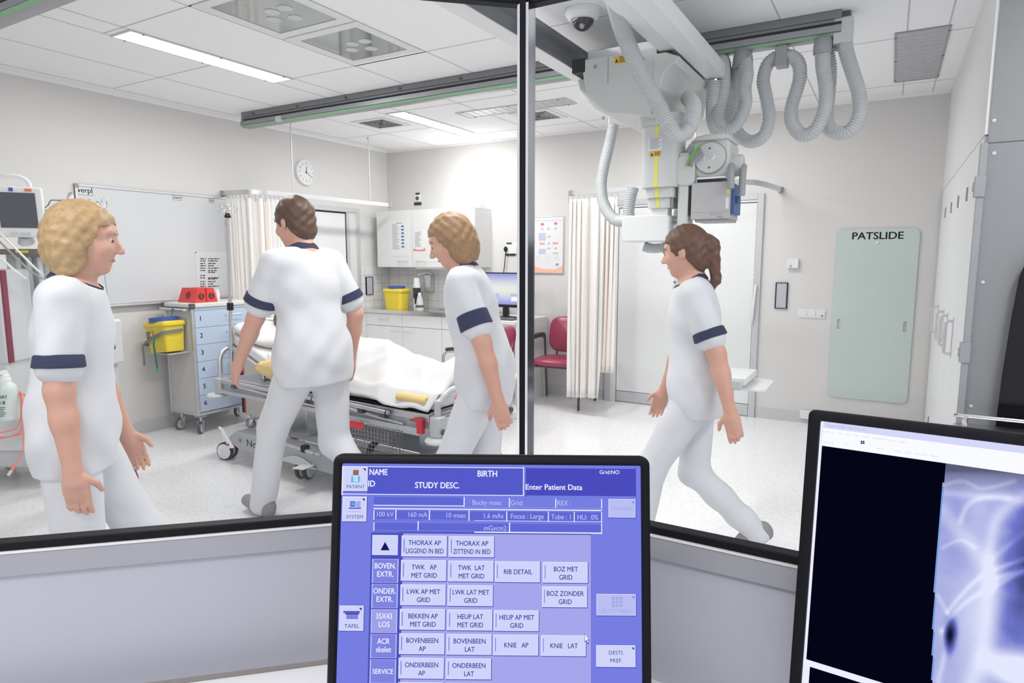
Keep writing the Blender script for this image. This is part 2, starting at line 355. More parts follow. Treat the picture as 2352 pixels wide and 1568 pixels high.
# grey end panel of the built-in cupboards on the right
m = MB(); m.box(.335, 1.6, 3.55, 3.57, 0, 1.948); m.box(.335, 1.6, 3.55, 3.57, 1.952, ZC); m.box(.34, 1.6, 3.556, 3.57, 1.94, 1.96)
m.mi(1)
for x, y in ((2283, 277), (2283, 352), (2257, 648), (2230, 932)):
    p = ony(x, y, 3.55); m.lathe([(.008, 0), (.008, .003), (.004, .005)], p, (0, -1, 0), 14)
m.build('wall_cupboard_end', [M_gpanel, M_lgrey], structure=True)
m = MB(); m.box(.308, .334, 3.53, 3.565, .55, 1.95)
for zz in (1.765, 1.03): m.box(.297, .337, 3.522, 3.565, zz-.045, zz+.045); m.box(.291, .298, 3.525, 3.55, zz-.02, zz+.02)
m.build('trim_4', M_grey, structure=True, bevel=.002)

# ---- built-in lockers on the right wall
def locker(ys, label, nhandle):
    y0, y1 = ys[0], ys[-1]
    t = thing('locker', label, 'locker', ((XR+.6)/2, (y0+y1)/2, 0), 'built-in lockers on the right wall')
    MB().box(XR+.022, .85, y0, y1, .1, 1.985).box(XR+.05, .85, y0, y1, 0, .1).build('carcass', M_lgrey, t)
    for k in range(len(ys)-1):
        d = MB().box(XR, XR+.02, ys[k]+.004, ys[k+1]-.004, .1, 1.985).build('door', M_white, t, bevel=.0015)
        for z in (1.78, .25): MB().box(XR-.004, XR, ys[k]+.01, ys[k]+.025, z-.03, z+.03).cyl((XR-.004, ys[k]+.018, z-.035), (XR-.004, ys[k]+.018, z+.035), .004, n=8).build('hinge', M_grey, d)
        hz = 1.02
        if nhandle[k] is not None:
            hy = nhandle[k]; MB().tube(smooth_path([(XR, hy, hz+.09), (XR-.03, hy, hz+.088), (XR-.036, hy, hz+.06), (XR-.036, hy, hz-.06), (XR-.03, hy, hz-.088), (XR, hy, hz-.09)], 4), .008, 8).box(XR-.004, XR, hy-.014, hy+.014, hz-.11, hz+.11).build('handle', M_alu, d)
    return t
locker([3.575, 4.09, 4.6], 'white built-in locker nearest the grey end panel, pull handle at its middle', [4.28, None])
locker([4.6, 5.1, 5.62, 6.165], 'white built-in locker in the far corner beside the green slide board', [4.68, 5.02, 5.55])
# ================================================================== ceiling fittings
M_diff = emitm('lit_diffuser', (1, 1, 1), 3.2)
M_off = mat('clear_louvre', (.46, .47, .49), .25, .2, noise=.25, nscale=25)
LAB = {0: 'long lit ceiling strip light nearest the left wall, in front of the dark rail', 1: 'lit ceiling strip light beyond the dark rail, beside the square air grille',
       2: 'lit ceiling strip light near the top of the window, beside the crane rail', 3: 'unlit ceiling strip light with faceted louvre, running along the back wall side',
       4: 'unlit ceiling light with streaky cover above the green slide board', 5: 'lit ceiling strip light over the steel table at the right', 6: 'lit ceiling strip light hidden behind the ceiling tube carriage', 7: 'lit ceiling strip light over the booth corner', 8: 'lit ceiling strip light inside the booth behind the desk'}
for i, (x, y, sx, sy, lit) in enumerate(STRIPS):
    t = thing('ceiling_light', LAB[i], 'ceiling light', (x, y, ZC-.01), 'recessed ceiling strip lights')
    hx, hy = sx/2+.012, sy/2+.012
    m = MB(); m.box(x-hx, x+hx, y-hy, y-sy/2, ZC-.008, ZC-.001).box(x-hx, x+hx, y+sy/2, y+hy, ZC-.008, ZC-.001).box(x-hx, x-sx/2, y-sy/2, y+sy/2, ZC-.008, ZC-.001).box(x+sx/2, x+hx, y-sy/2, y+sy/2, ZC-.008, ZC-.001)
    m.build('frame', M_alu if lit else M_grey if i == 4 else M_lgrey, t)
    MB().box(x-sx/2, x+sx/2, y-sy/2, y+sy/2, ZC-.006, ZC-.001).build('diffuser', M_diff if lit else M_off, t)
    if not lit:
        m = MB(); n = 14
        for k in range(1, n):
            if sx > sy: m.box(x-sx/2+sx*k/n-.002, x-sx/2+sx*k/n+.002, y-sy/2, y+sy/2, ZC-.0075, ZC-.006)
            else: m.box(x-sx/2, x+sx/2, y-sy/2+sy*k/n-.002, y-sy/2+sy*k/n+.002, ZC-.0075, ZC-.006)
        m.build('louvre', M_lgrey, t)
    m = MB(); s = (.35, .65)
    for k in (0.06, .5, .94):
        for q in (-1, 1):
            px, py = (x-sx/2+sx*k, y+q*(sy/2+.006)) if sx > sy else (x+q*(sx/2+.006), y-sy/2+sy*k)
            MB().box(px-.006, px+.006, py-.005, py+.005, ZC-.011, ZC-.008).build('clip', M_dgrey, t)
# recessed inspection lights with dark glass
M_dglass = mat('grey_mirror_glass', (.33, .36, .36), .07, .6, noise=.1, nscale=6)
for k, (cx, cy) in enumerate(((-2.885, 2.48), (-2.885, 3.07))):
    t = thing('ceiling_panel_light', ['square recessed ceiling panel with grey glass and round lamps, nearer the window', 'square recessed ceiling panel with grey glass, nearer the dark rail'][k], 'ceiling panel', (cx, cy, ZC-.01), 'square grey glass ceiling panels')
    m = MB(); a, g = .285, .225
    m.box(cx-a, cx+a, cy-a, cy-g, ZC-.008, ZC-.001).box(cx-a, cx+a, cy+g, cy+a, ZC-.008, ZC-.001).box(cx-a, cx-g, cy-g, cy+g, ZC-.008, ZC-.001).box(cx+g, cx+a, cy-g, cy+g, ZC-.008, ZC-.001)
    m.build('frame', M_white, t, bevel=.002)
    MB().box(cx-g, cx+g, cy-g, cy+g, ZC-.004, ZC-.001).build('glass', M_dglass, t)
    for q, (ax, ay) in enumerate(((-.08, .06), (.04, .1), (.1, -.02), (0, -.02))):
        MB().lathe([(.04, 0), (.04, -.002), (.03, -.003)], (cx+ax, cy+ay, ZC-.004), (0, 0, 1), 18).build('lamp', M_lgrey, t)
# air grilles
for k, (cx, cy) in enumerate(((-4.3, 4.9), (-2.84, 5.36))):
    t = thing('air_grille', ['square ceiling air grille with dark chevron slots, left of the mullion', 'small ceiling air grille just right of the window post'][k], 'air grille', (cx, cy, ZC-.01), 'square ceiling air grilles')
    MB().box(cx-.2, cx+.2, cy-.2, cy+.2, ZC-.006, ZC-.001).build('frame', M_white, t, bevel=.002)
    m = MB()
    for j in range(5):
        a = .145-.031*j
        for sg in (1,):
            m.box(cx-a, cx+a, cy+a-.016, cy+a, ZC-.009, ZC-.006).box(cx-a, cx-a+.016, cy-a, cy+a, ZC-.009, ZC-.006).box(cx+a-.016, cx+a, cy-a, cy+a, ZC-.009, ZC-.006).box(cx-a, cx+a, cy-a, cy-a+.016, ZC-.009, ZC-.006)
    m.build('slots', M_dgrey, t)
# dome camera
p = onz(1339, 24, ZC)
t = thing('dome_camera', 'white dome camera with dark bubble on the ceiling', 'camera', (p[0], p[1], ZC-.08))
MB().lathe([(.098, 0), (.098, -.012), (.075, -.045), (.062, -.05)], (p[0], p[1], ZC-.001), (0, 0, 1), 32).build('housing', M_wplast, t)
MB().ball((p[0], p[1], ZC-.047), (.058, .058, .055), 24).build('bubble', mat('smoked_bubble', (.03, .03, .04), .06), t)
MB().cyl((p[0]+.01, p[1]-.03, ZC-.085), (p[0]+.018, p[1]-.052, ZC-.098), .014, .011, 14).build('lens', M_grey, t)

# ================================================================== back wall
def on_back(px, py, off=0): return ony(px, py, YB-off)
# flow-chart poster in a clip frame
x0, x1, z0, z1 = -3.33, -2.975, 1.305, 1.885; O = np.array([x0, YB-.012, z0]); pw, ph = x1-x0, z1-z0
t = thing('poster', 'white flow chart poster with pink and green boxes in a thin frame', 'poster', ((x0+x1)/2, YB, z0))
MB().box(x0-.012, x1+.012, YB-.011, YB, z0-.012, z1+.012).build('frame', M_alu, t, bevel=.002)
m = MB(); m.quad(O, X_, Z_, 0, pw, 0, ph); U = lambda a: (a-30)/(855-30)*pw; V = lambda b: (1415-b)/(1415-140)*ph
def R(mi, a0, a1, b0, b1, h=.0004): m.mi(mi); m.quad(O, X_, Z_, U(a0), U(a1), V(b1), V(b0), -Y_, h)
cur = [(30, 1250), (160, 1280), (300, 1315), (450, 1330), (640, 1332), (740, 1295), (855, 1240)]
m.mi(1); m.poly(O, X_, Z_, [(U(30), V(1412)), (U(855), V(1412))]+[(U(a), V(b)) for a, b in cur[::-1]], -Y_, .0004)
for a, b in ((293, 290), (660, 282)): R(2, a-42, a+42, b-28, b+28)
for a, b in ((293, 736), (660, 732)): R(3, a-78, a+74, b-26, b+26)
R(4, 195, 390, 490, 668); R(4, 195, 390, 860, 980)
for a, b, ww in ((483, 577, 44), (478, 850, 44), (660, 960, 74)): R(5, a-ww, a+ww, b-20, b+20)
m.mi(6)
for a, b in ((293, 398), (465, 395), (660, 392), (480, 735), (665, 850)): m.poly(O, X_, Z_, [(U(a-50), V(b)), (U(a), V(b+38)), (U(a+50), V(b)), (U(a), V(b-38))], -Y_, .0004)
for b0 in (505, 525, 548, 570, 592, 620, 645, 885, 920, 950): R(6, 205, 380, b0, b0+6, .0008)
for k in range(9):
    for a0, a1 in ((105, 300), (355, 580), (605, 800)):
        if k < 7 or a0 == 355: R(6, a0, a1-random.random()*90, 1020+k*19, 1023+k*19)
m.mi(6); m.text('Opvang en diagnostiek bij aanrijding', O, X_, Z_, U(445), V(205), .021, -Y_, .0006)
m.mi(7); m.text('zgt', O, X_, Z_, U(710), V(1210), .036, -Y_, .0006, bold=.01)
m.build('printed_sheet', [M_paper, mat('coral_print', srgb(250, 190, 165), .7), mat('pink_print', srgb(222, 110, 150), .7), mat('rose_print', srgb(238, 165, 170), .7), mat('lavender_print', srgb(200, 200, 226), .7), mat('sage_print', srgb(185, 205, 185), .7), mat('faint_print', srgb(196, 200, 212), .7), mat('slate_print', srgb(80, 84, 110), .7)], t)

# slide board with lettering
pl = lambda a, b: ony(a, b, YB-.02)
x0, x1, z0, z1 = -.405, .19, .262, 1.70
t = thing('slide_board', 'pale green patient slide board leaning flat on the wall, lettered at top', 'slide board', ((x0+x1)/2, YB, z0))
m = MB(); outer = rrect(x0, x1, z0, z1, .05, 6)
bm = bmesh.new()
slots = [(x0+.055, .90), (x1-.055, .90)]
ring = [outer]+[rrect(sx-.013, sx+.013, sz-.045, sz+.045, .0125, 3) for sx, sz in slots]
edges = []
for rg in ring:
    vs = [bm.verts.new((a, YB-.014, b)) for a, b in rg]; edges += [bm.edges.new((vs[i], vs[(i+1) % len(vs)])) for i in range(len(vs))]
bmesh.ops.triangle_fill(bm, edges=edges, use_beauty=True, use_dissolve=False)
bm.verts.ensure_lookup_table(); vs = [tuple(v.co) for v in bm.verts]; fs = [tuple(v.index for v in f.verts) for f in bm.faces]; bm.verts.index_update()
fs = [tuple(v.index for v in f.verts) for f in bm.faces]; bm.free()
nrm = lambda f: np.cross(np.array(vs[f[1]])-np.array(vs[f[0]]), np.array(vs[f[2]])-np.array(vs[f[0]]))[1]
fs = [f if nrm(f) < 0 else f[::-1] for f in fs]
m.add(vs, fs); m.add([(a, b+.01, c) for a, b, c in vs], [f[::-1] for f in fs])
for rg in ring:
    n = len(rg); m.add([(a, YB-.014, b) for a, b in rg]+[(a, YB-.004, b) for a, b in rg], [(i, (i+1) % n, n+(i+1) % n, n+i) for i in range(n)])
m.build('board', mat('pale_green_plastic', (.58, .67, .64), .3, noise=.03, nscale=4), t, sharp=30)
m = MB(); m.text('PATSLIDE', (0, YB-.0145, 0), X_, Z_, -.108, z1-.062, .083, -Y_, 0, bold=.022, sx=1.07); m.build('lettering', M_ink, t)
m = MB(); m.cyl((-.105, YB-.022, z1-.115), (-.105, YB-.004, z1-.115), .012, n=16); m.build('hook', M_wplast, t)
# switches, sensor, framed holders, floor socket
p = ony(1865, 720, YB); t = thing('light_switch', 'triple white wall switch with small red lamp beside slide board', 'switch', (p[0], YB, p[2]-.04))
MB().box(p[0]-.108, p[0]+.108, YB-.008, YB, p[2]-.04, p[2]+.04).build('plate', M_wplast, t, bevel=.002)
for k in (-1, 0, 1): MB().box(p[0]+k*.07-.029, p[0]+k*.07+.029, YB-.013, YB-.008, p[2]-.029, p[2]+.029).build('rocker', M_wplast, t, bevel=.002)
MB().box(p[0]+.075, p[0]+.088, YB-.015, YB-.012, p[2]-.022, p[2]-.008).build('lamp', M_red, t)
p = ony(1822, 605, YB); t = thing('motion_sensor', 'small white square sensor box on the wall above the framed sign', 'sensor', (p[0], YB, p[2]-.04))
MB().box(p[0]-.045, p[0]+.045, YB-.035, YB, p[2]-.042, p[2]+.042).build('housing', M_wplast, t, bevel=.004)
MB().ball((p[0]-.02, YB-.035, p[2]-.018), .013, 14).build('sensor_eye', M_lgrey, t)
def holder(cx, cz, hw, hh, axis, label):
    # axis 0: on the back wall, 1: on the left wall
    if axis == 0: O = np.array([cx, YB-.012, cz]); U, N = X_, -Y_
    else: O = np.array([XL+.02, cx, cz]); U, N = Y_, X_
    t = thing('sign_holder', label, 'sign holder', O-np.array([0, 0, hh])-N*.012, 'black framed narrow sign holders')
    m = MB()
    for a0, a1, b0, b1 in ((-hw, -hw+.009, -hh, hh), (hw-.009, hw, -hh, hh), (-hw, hw, -hh, -hh+.006), (-hw, hw, hh-.006, hh)):
        q = [O+U*a+Z_*b+N*h for h in (-.012, .004) for a, b in ((a0, b0), (a1, b0), (a1, b1), (a0, b1))]; m.hexa(q)
    m.build('frame', M_black, t)
    q = [O+U*a+Z_*b+N*h for h in (-.01, .001) for a, b in ((-hw+.008, -hh+.005), (hw-.008, -hh+.005), (hw-.008, hh-.005), (-hw+.008, hh-.005))]
    MB().hexa(q).build('insert', M_panel, t)
p0 = ony(1783, 649, YB); p1 = ony(1807, 708, YB); holder((p0[0]+p1[0])/2, (p0[2]+p1[2])/2, .051, .115, 0, 'narrow black framed sign holder on the wall beside the white door')
q = onx(849, 656, XL+.02); holder(q[1], q[2], .058, .105, 1, 'narrow black framed sign holder on the white tiles')
p = ony(1846, 951, YB); tag(MB().box(p[0]-.03, .2, YB-.03, YB-.012, p[2]-.035, p[2]+.04).build('cable_trunking', M_paper, None, bevel=.003), 'short pale cable trunking just above the skirting under the slide board', 'trunking')
# black markings plate and power socket by the cupboards
p = ony(960, 456, YB); t = thing('wall_socket', 'wall key switch with black label strips above the wall cupboard', 'socket', (p[0], YB, p[2]-.06))
MB().box(p[0]-.04, p[0]+.04, YB-.012, YB, p[2]-.035, p[2]+.045).build('plate', M_wplast, t, bevel=.002)
MB().box(p[0]-.028, p[0]+.028, YB-.012, YB, p[2]+.048, p[2]+.066).build('label_strip', M_ink, t); MB().box(p[0]-.05, p[0]+.05, YB-.012, YB, p[2]-.075, p[2]-.045).build('label_strip', M_ink, t)
MB().lathe([(.024, 0), (.024, .004), (.017, .004), (.017, .001)], (p[0], YB-.012, p[2]+.003), (0, -1, 0), 20).build('key_ring', M_dgrey, t)
p = ony(1175, 573, YB); t = thing('wall_socket', 'white double power socket above the desk monitor with black plug', 'socket', (p[0], YB, p[2]-.06))
MB().box(p[0]-.075, p[0]+.075, YB-.02, YB, p[2]-.045, p[2]+.05).build('plate', M_wplast, t, bevel=.003)
MB().box(p[0]-.06, p[0]+.0, YB-.01, YB, p[2]+.062, p[2]+.076).build('label_strip', M_ink, t); MB().box(p[0]-.07, p[0]+.05, YB-.01, YB, p[2]-.066, p[2]-.047).build('label_strip', M_ink, t)
m = MB(); m.ball((p[0]-.055, YB-.035, p[2]+.005), (.022, .022, .03), 14); m.build('plug', M_black, t)
m = MB(); m.tube(smooth_path([(p[0]-.055, YB-.035, p[2]-.02), (p[0]-.07, YB-.03, 1.4), (p[0]-.09, YB-.04, 1.2), (p[0]-.09, YB-.06, .95)], 6), .005, 8); m.build('cord', M_black, t)

# ================================================================== left wall
# clock, reading about twenty past twelve
c = onx(700, 396, XL+.0); r = .135
t = thing('wall_clock', 'round white wall clock with black numerals above the left door', 'clock', (XL, c[1], c[2]-r))
MB().lathe([(r, 0), (r, .02), (r-.006, .03), (r-.018, .032), (r-.022, .022)], (XL, c[1], c[2]), (1, 0, 0), 40).build('rim', M_wplast, t)
m = MB(); O = np.array([XL+.0225, c[1], c[2]]); m.disc(O, Y_, Z_, 0, 0, r-.02)
m.mi(1)
for k in range(1, 13): a = k*PI/6; m.text(str(k), O, Y_, Z_, .09*math.sin(a), .09*math.cos(a), .026, X_, .0005, bold=.01)
m.build('dial', [M_paper, M_ink], t)
def hand(name, ang, ln, wd, mt, h):
    m = MB(); d = Y_*math.sin(ang)+Z_*math.cos(ang); s = np.cross(X_, d); o = O+X_*h
    m.add([o-d*.015-s*wd, o+d*ln-s*wd*.6, o+d*ln+s*wd*.6, o-d*.015+s*wd], [(0, 1, 2, 3)]); m.build(name, mt, t)
hand('minute_hand', math.radians(122), .095, .003, M_ink, .002); hand('hour_hand', math.radians(10), .065, .004, mat('maroon_hand', (.1, .01, .03), .5), .003)
MB().lathe([(.007, 0), (.007, .005)], O, (1, 0, 0), 14).build('hub', M_ink, t)
# whiteboard
y0, y1, z0, z1 = 2.637, 3.95, 1.09, 2.015
t = thing('whiteboard', 'large wall whiteboard with small word labels along its top edge', 'whiteboard', (XL, (y0+y1)/2, z0))
MB().box(XL, XL+.014, y0, y1, z0, z1).build('board', mat('whiteboard_enamel', (.66, .675, .695), .2, noise=.012, nscale=2), t)
m = MB(); m.box(XL, XL+.022, y0, y1, z1-.018, z1).box(XL, XL+.022, y0, y1, z0, z0+.018).box(XL, XL+.022, y0, y0+.02, z0, z1); m.build('frame', M_alu, t, bevel=.003)
for zz in (z1-.014, z0+.014): MB().box(XL, XL+.024, y0-.002, y0+.028, zz-.016, zz+.016).build('corner_cap', mat('taupe_plastic', (.33, .30, .27), .5, noise=.05), t, bevel=.003)
MB().box(XL, XL+.05, y0+.15, y1, z0-.012, z0).build('pen_tray', M_alu, t, bevel=.003)
M_plab = mat('label_paper', (.72, .75, .76), .6, noise=.02)
for wd, px, py, hw, hh in (('verpl', 195, 438, .052, .031), ('naam', 407, 454, .043, .02), ('tijd', 486, 461, .026, .018)):
    q = onx(px, py, XL+.014); O2 = np.array([XL+.0145, q[1], q[2]]); m = MB()
    m.quad(O2, Y_, Z_, -hw, hw, -hh, hh, X_, .0006); m.mi(1); m.text(wd, O2, Y_, Z_, 0, .002, hh*1.75, X_, .0012, bold=.012)
    for a0, a1, b0, b1 in ((-hw, hw, hh-.002, hh), (-hw, hw, -hh, -hh+.002), (-hw, -hw+.002, -hh, hh), (hw-.002, hw, -hh, hh)): m.quad(O2, Y_, Z_, a0, a1, b0, b1, X_, .0012)
    m.build('word_label', [M_plab, M_ink], t)
# notice on the board
a = onx(448, 578, XL+.016); bq = onx(513, 690, XL+.016)
y0, y1, z1, z0 = a[1], 3.93, a[2], 1.12
t = thing('notice_sheet', 'typed dosage notice sheet pinned on the whiteboard behind red blocks', 'notice', (XL+.014, (y0+y1)/2, z0))
m = MB(); m.box(XL+.0145, XL+.016, y0, y1, z0, z1); m.mi(1); O2 = np.array([XL+.0163, 0, 0])
rows = [594, 599, 605, 610, 615.5, 621, 625, 632.5, 638, 640.5, 646.5, 652, 657.5]
for k, ry in enumerate(rows):
    for px0, px1 in ((460, 473-(k % 3)), (478, 503-4*(k % 4)))[:1 if k == 7 else 2]:
        if k in (6, 9) and px0 == 460: continue
        u0 = onx(px0, ry, XL+.0163); u1 = onx(px1, ry, XL+.0163); yy = u0[1]
        while yy < u1[1]:
            wdt = .012+.03*random.random(); m.quad(O2, Y_, Z_, yy, min(yy+wdt, u1[1]), u0[2]-.005, u0[2]+.004); yy += wdt+.006
m.build('printed_sheet', [mat('notice_paper', (.70, .715, .73), .6, noise=.01), M_ink], t)
MB().ball((XL+.018, y0+.005, z1-.005), .006, 8).build('pin', M_dgrey, t)

# ---- curtains and their rails
M_curt = mat('striped_curtain_cloth', (.80, .76, .73), .85); nt = M_curt.node_tree
tc = nt.nodes.new('ShaderNodeTexCoord'); sp = nt.nodes.new('ShaderNodeUVMap'); sx = nt.nodes.new('ShaderNodeSeparateXYZ'); nn = nt.nodes.new('ShaderNodeTexNoise'); nn.noise_dimensions = '1D'; nn.inputs['Scale'].default_value = 9; nn.inputs['Detail'].default_value = 2
rp = nt.nodes.new('ShaderNodeValToRGB'); e = rp.color_ramp.elements; e[0].position = .3; e[0].color = (.84, .72, .64, 1); e[1].position = .42; e[1].color = (.86, .83, .80, 1)
q = rp.color_ramp.elements.new(.6); q.color = (.85, .85, .85, 1); q = rp.color_ramp.elements.new(.68); q.color = (.85, .76, .70, 1)
nt.links.new(sp.outputs[0], sx.inputs[0]); nt.links.new(sx.outputs[0], nn.inputs['W']); nt.links.new(nn.outputs[0], rp.inputs[0]); nt.links.new(rp.outputs[0], nt.nodes['Principled BSDF'].inputs['Base Color'])
def curtain(name, path, ztop, zbot, nf, amp, label, group, cloth=2.0, gather=1.0):
    P = resample(smooth_path(path, 10), .02); L = np.r_[0, np.cumsum(np.linalg.norm(np.diff(P, axis=0), axis=1))]; tot = L[-1]
    N = nf*12; ts = np.linspace(0, 1, N+1); base = np.array([[np.interp(t*tot, L, P[:, k]) for k in range(2)] for t in ts]); tg = np.gradient(base, axis=0); tg /= np.linalg.norm(tg, axis=1)[:, None]+1e-9; nr = np.stack([-tg[:, 1], tg[:, 0]], 1)
    ph = np.cumsum(1+.5*np.sin(np.linspace(0, 9, N+1)))/(N+1)*2*PI*nf; M = 22; V = []; UV = []
    for j in range(M+1):
        h = j/M; z0 = zbot if not callable(zbot) else None
        for i in range(N+1):
            zb = zbot(ts[i]) if callable(zbot) else zbot; z = ztop+(zb-ztop)*h
            a = amp*(.75+.35*h)*math.sin(ph[i]+.5*math.sin(3*h+i*.05))+.012*math.sin(2.3*ph[i]+2*h)*(.3+h)
            q = base[i]+nr[i]*a+tg[i]*amp*.35*math.cos(ph[i]*1+.7)*(.6+.4*h); V.append((q[0], q[1], z)); UV.append((ts[i]*cloth, h))
    F = [(j*(N+1)+i, j*(N+1)+i+1, (j+1)*(N+1)+i+1, (j+1)*(N+1)+i) for j in range(M) for i in range(N)]
    t = thing('curtain', label, 'curtain', (float(base[:, 0].mean()), float(base[:, 1].mean()), float(min(v[2] for v in V))), group)
    m = MB(); m.add(V, F); o = m.build('cloth', M_curt, t, sharp=180)
    uv = o.data.uv_layers.new(name='UVMap')
    for lp in o.data.loops: uv.data[lp.index].uv = UV[lp.vertex_index]
    sol = o.modifiers.new('thickness', 'SOLIDIFY'); sol.thickness = .002
    for k in range(nf+2):
        i = int(k/(nf+1)*N); q = base[i]; m = MB(); m.tube([(q[0], q[1], ztop-.025), (q[0]+.006, q[1], ztop-.005), (q[0], q[1], ztop+.02), (q[0], q[1], ztop+.034)], .002, 6); m.build('hook', M_grey, t)
    return t
def rail(path, z, rods, label):
    P = resample(smooth_path(path, 8), .05); t = thing('curtain_rail', label, 'curtain rail', (P[0][0], P[0][1], z), 'curtain rails')
    m = MB(); 
    vs = []; fs = []
    T = np.gradient(P[:, :2], axis=0); T /= np.linalg.norm(T, axis=1)[:, None]; Nn = np.stack([-T[:, 1], T[:, 0]], 1)
    for i in range(len(P)):
        for a, h in ((-.011, 0), (.011, 0), (.011, .04), (-.011, .04)): vs.append((P[i][0]+Nn[i][0]*a, P[i][1]+Nn[i][1]*a, z+h))
    n = len(P)
    fs = [(4*i+k, 4*i+(k+1) % 4, 4*(i+1)+(k+1) % 4, 4*(i+1)+k) for i in range(n-1) for k in range(4)]+[(3, 2, 1, 0), (4*n-4, 4*n-3, 4*n-2, 4*n-1)]
    m.add(vs, fs); m.build('track', M_alu, t)
    for q in (P[0], P[-1]): MB().box(q[0]-.02, q[0]+.02, q[1]-.02, q[1]+.02, z-.004, z+.044).build('end_cap', M_grey, t, bevel=.003)
    for x, y in rods: MB().cyl((x, y, z+.04), (x, y, ZC-.02), .006, n=10).lathe([(.006, -.03), (.022, 0)], (x, y, ZC-.004), (0, 0, 1), 16).build('hanger_rod', M_alu, t)
rail([(XL+.02, 3.9, 0), (-5.15, 3.9, 0), (-5.0, 3.95, 0), (-4.93, 4.1, 0), (-4.92, 4.4, 0), (-4.9, 5.0, 0), (-4.88, 5.67, 0)], 2.03, [(-4.92, 4.35), (-4.9, 5.38)], 'curved grey curtain rail hung by thin rods in front of the left door')
curtain('curtain', [(XL+.06, 3.9, 0), (-5.15, 3.9, 0), (-5.0, 3.95, 0), (-4.94, 4.08, 0), (-4.93, 4.28, 0)], 1.995, .42, 13, .03, 'peach striped curtain gathered behind the numbered drawer trolley', 'peach striped curtains', 2.6)
rail([(-2.57, 5.5, 0), (-2.3, 5.47, 0), (-1.9, 5.42, 0), (-1.3, 5.36, 0), (-1.02, 5.42, 0), (-.93, 5.62, 0), (-.88, 6.0, 0), (-.87, YB-.02, 0)], 2.03, [(-2.2, 5.46), (-1.42, 5.37)], 'curved grey curtain rail in front of the white sliding door')
curtain('curtain', [(-2.6, 5.5, 0), (-2.42, 5.48, 0), (-2.25, 5.46, 0), (-2.1, 5.45, 0)], 1.99, lambda t: .15+(.28 if t > .72 else .04*t), 8, .035, 'pale peach striped curtain hanging in front of the white sliding door frame', 'peach striped curtains', 1.7)
# ================================================================== trolley, bins, blocks
def caster(par, x, y, r=.05, w=.03, ang=0., top=.16, tyre=M_rubber, hub=M_grey, fork=M_steel, twin=False, plate=None):
    d = np.array([math.cos(ang), math.sin(ang), 0]); s = np.array([-d[1], d[0], 0]); c = np.array([x, y, r])-d*r*.35
    a = MB()
    for q in ((-1, 1) if twin else (0,)):
        o = c+s*q*(w*.75)
        a.lathe([(r*.55, -w*.36), (r*.93, -w*.38), (r, -w*.2), (r, w*.2), (r*.93, w*.38), (r*.55, w*.36)], o, s, 26)
    wh = a.build('caster_wheel', tyre, par)
    h = MB()
    for q in ((-1, 1) if twin else (0,)): o = c+s*q*(w*.75); h.lathe([(r*.84, -w*.42), (r*.3, -w*.5), (r*.3, w*.5), (r*.84, w*.42)], o, s, 22)
    h.build('hub', hub, wh)
    f = MB()
    if twin: f.tube([c+[0, 0, 0], c+[0, 0, r*.6]+d*r*.1, np.array([x, y, r*1.75]), np.array([x, y, top])], [w*.3, w*.4, w*.5, w*.55], 12)
    else:
        for q in (-1, 1):
            o = c+s*q*(w*.65); t = np.array([x, y, r*2.05])+s*q*(w*.65); f.hexa([o-d*.008-s*.002-Z_*.01, o+d*.008-s*.002-Z_*.01, o+d*.008+s*.002-Z_*.01, o-d*.008+s*.002-Z_*.01, t-d*.02-s*.002, t+d*.02-s*.002, t+d*.02+s*.002, t-d*.02+s*.002])
        f.box(x-.022, x+.022, y-.022, y+.022, r*2.05, r*2.12).cyl((x, y, r*2.1), (x, y, top), .011, n=12).cyl(c-s*w*.75, c+s*w*.75, .006, n=8)
    f.build('fork', fork, par)
    if plate: MB().lathe([(.02, 0), (plate, .004), (plate, .018), (.03, .024)], (x, y, top-.022), (0, 0, 1), 26).build('bumper_disc', M_grey, par)
M_dblue = mat('pale_blue_laminate', (.50, .60, .76), .4, noise=.015, nscale=4)
M_body = mat('warm_grey_laminate', (.58, .56, .545), .5, noise=.02, nscale=5)
cx0, cx1, cy0, cy1 = -5.245, -4.87, 3.215, 3.885
t = thing('drawer_trolley', 'pale blue six drawer trolley numbered one to six by the whiteboard', 'drawer trolley', ((cx0+cx1)/2, (cy0+cy1)/2, 0)); cart = t
MB().box(cx0, cx1-.018, cy0+.004, cy1-.004, .175, 1.05).build('cabinet', M_body, t)
m = MB()
for y in (cy0, cy1):
    for x in (cx0, cx1): m.box(x-.004 if x == cx0 else x-.022, x+.022 if x == cx0 else x+.002, y-.006 if y == cy0 else y-.018, y+.018 if y == cy0 else y+.006, .16, 1.05)
m.box(cx0, cx1, cy0-.004, cy1+.004, .16, .182); m.build('frame', M_alu, t, bevel=.003)
MB().box(cx0-.01, cx1+.012, cy0-.012, cy1+.012, 1.058, 1.092).build('top', mat('cream_laminate', (.72, .72, .70), .4, noise=.02), t, bevel=.006)
for x in (cx0, cx1):
    for y in (cy0, cy1):
        MB().box(x-.016 if x == cx0 else x-.018, x+.02 if x == cx0 else x+.018, y-.018 if y == cy0 else y-.02, y+.02 if y == cy0 else y+.018, 1.054, 1.094).build('corner_cap', M_dgrey, t, bevel=.004)
MB().box(cx1-.018, cx1+.002, cy0+.02, cy1-.02, 1.036, 1.056).build('header_strip', M_dblue, t)
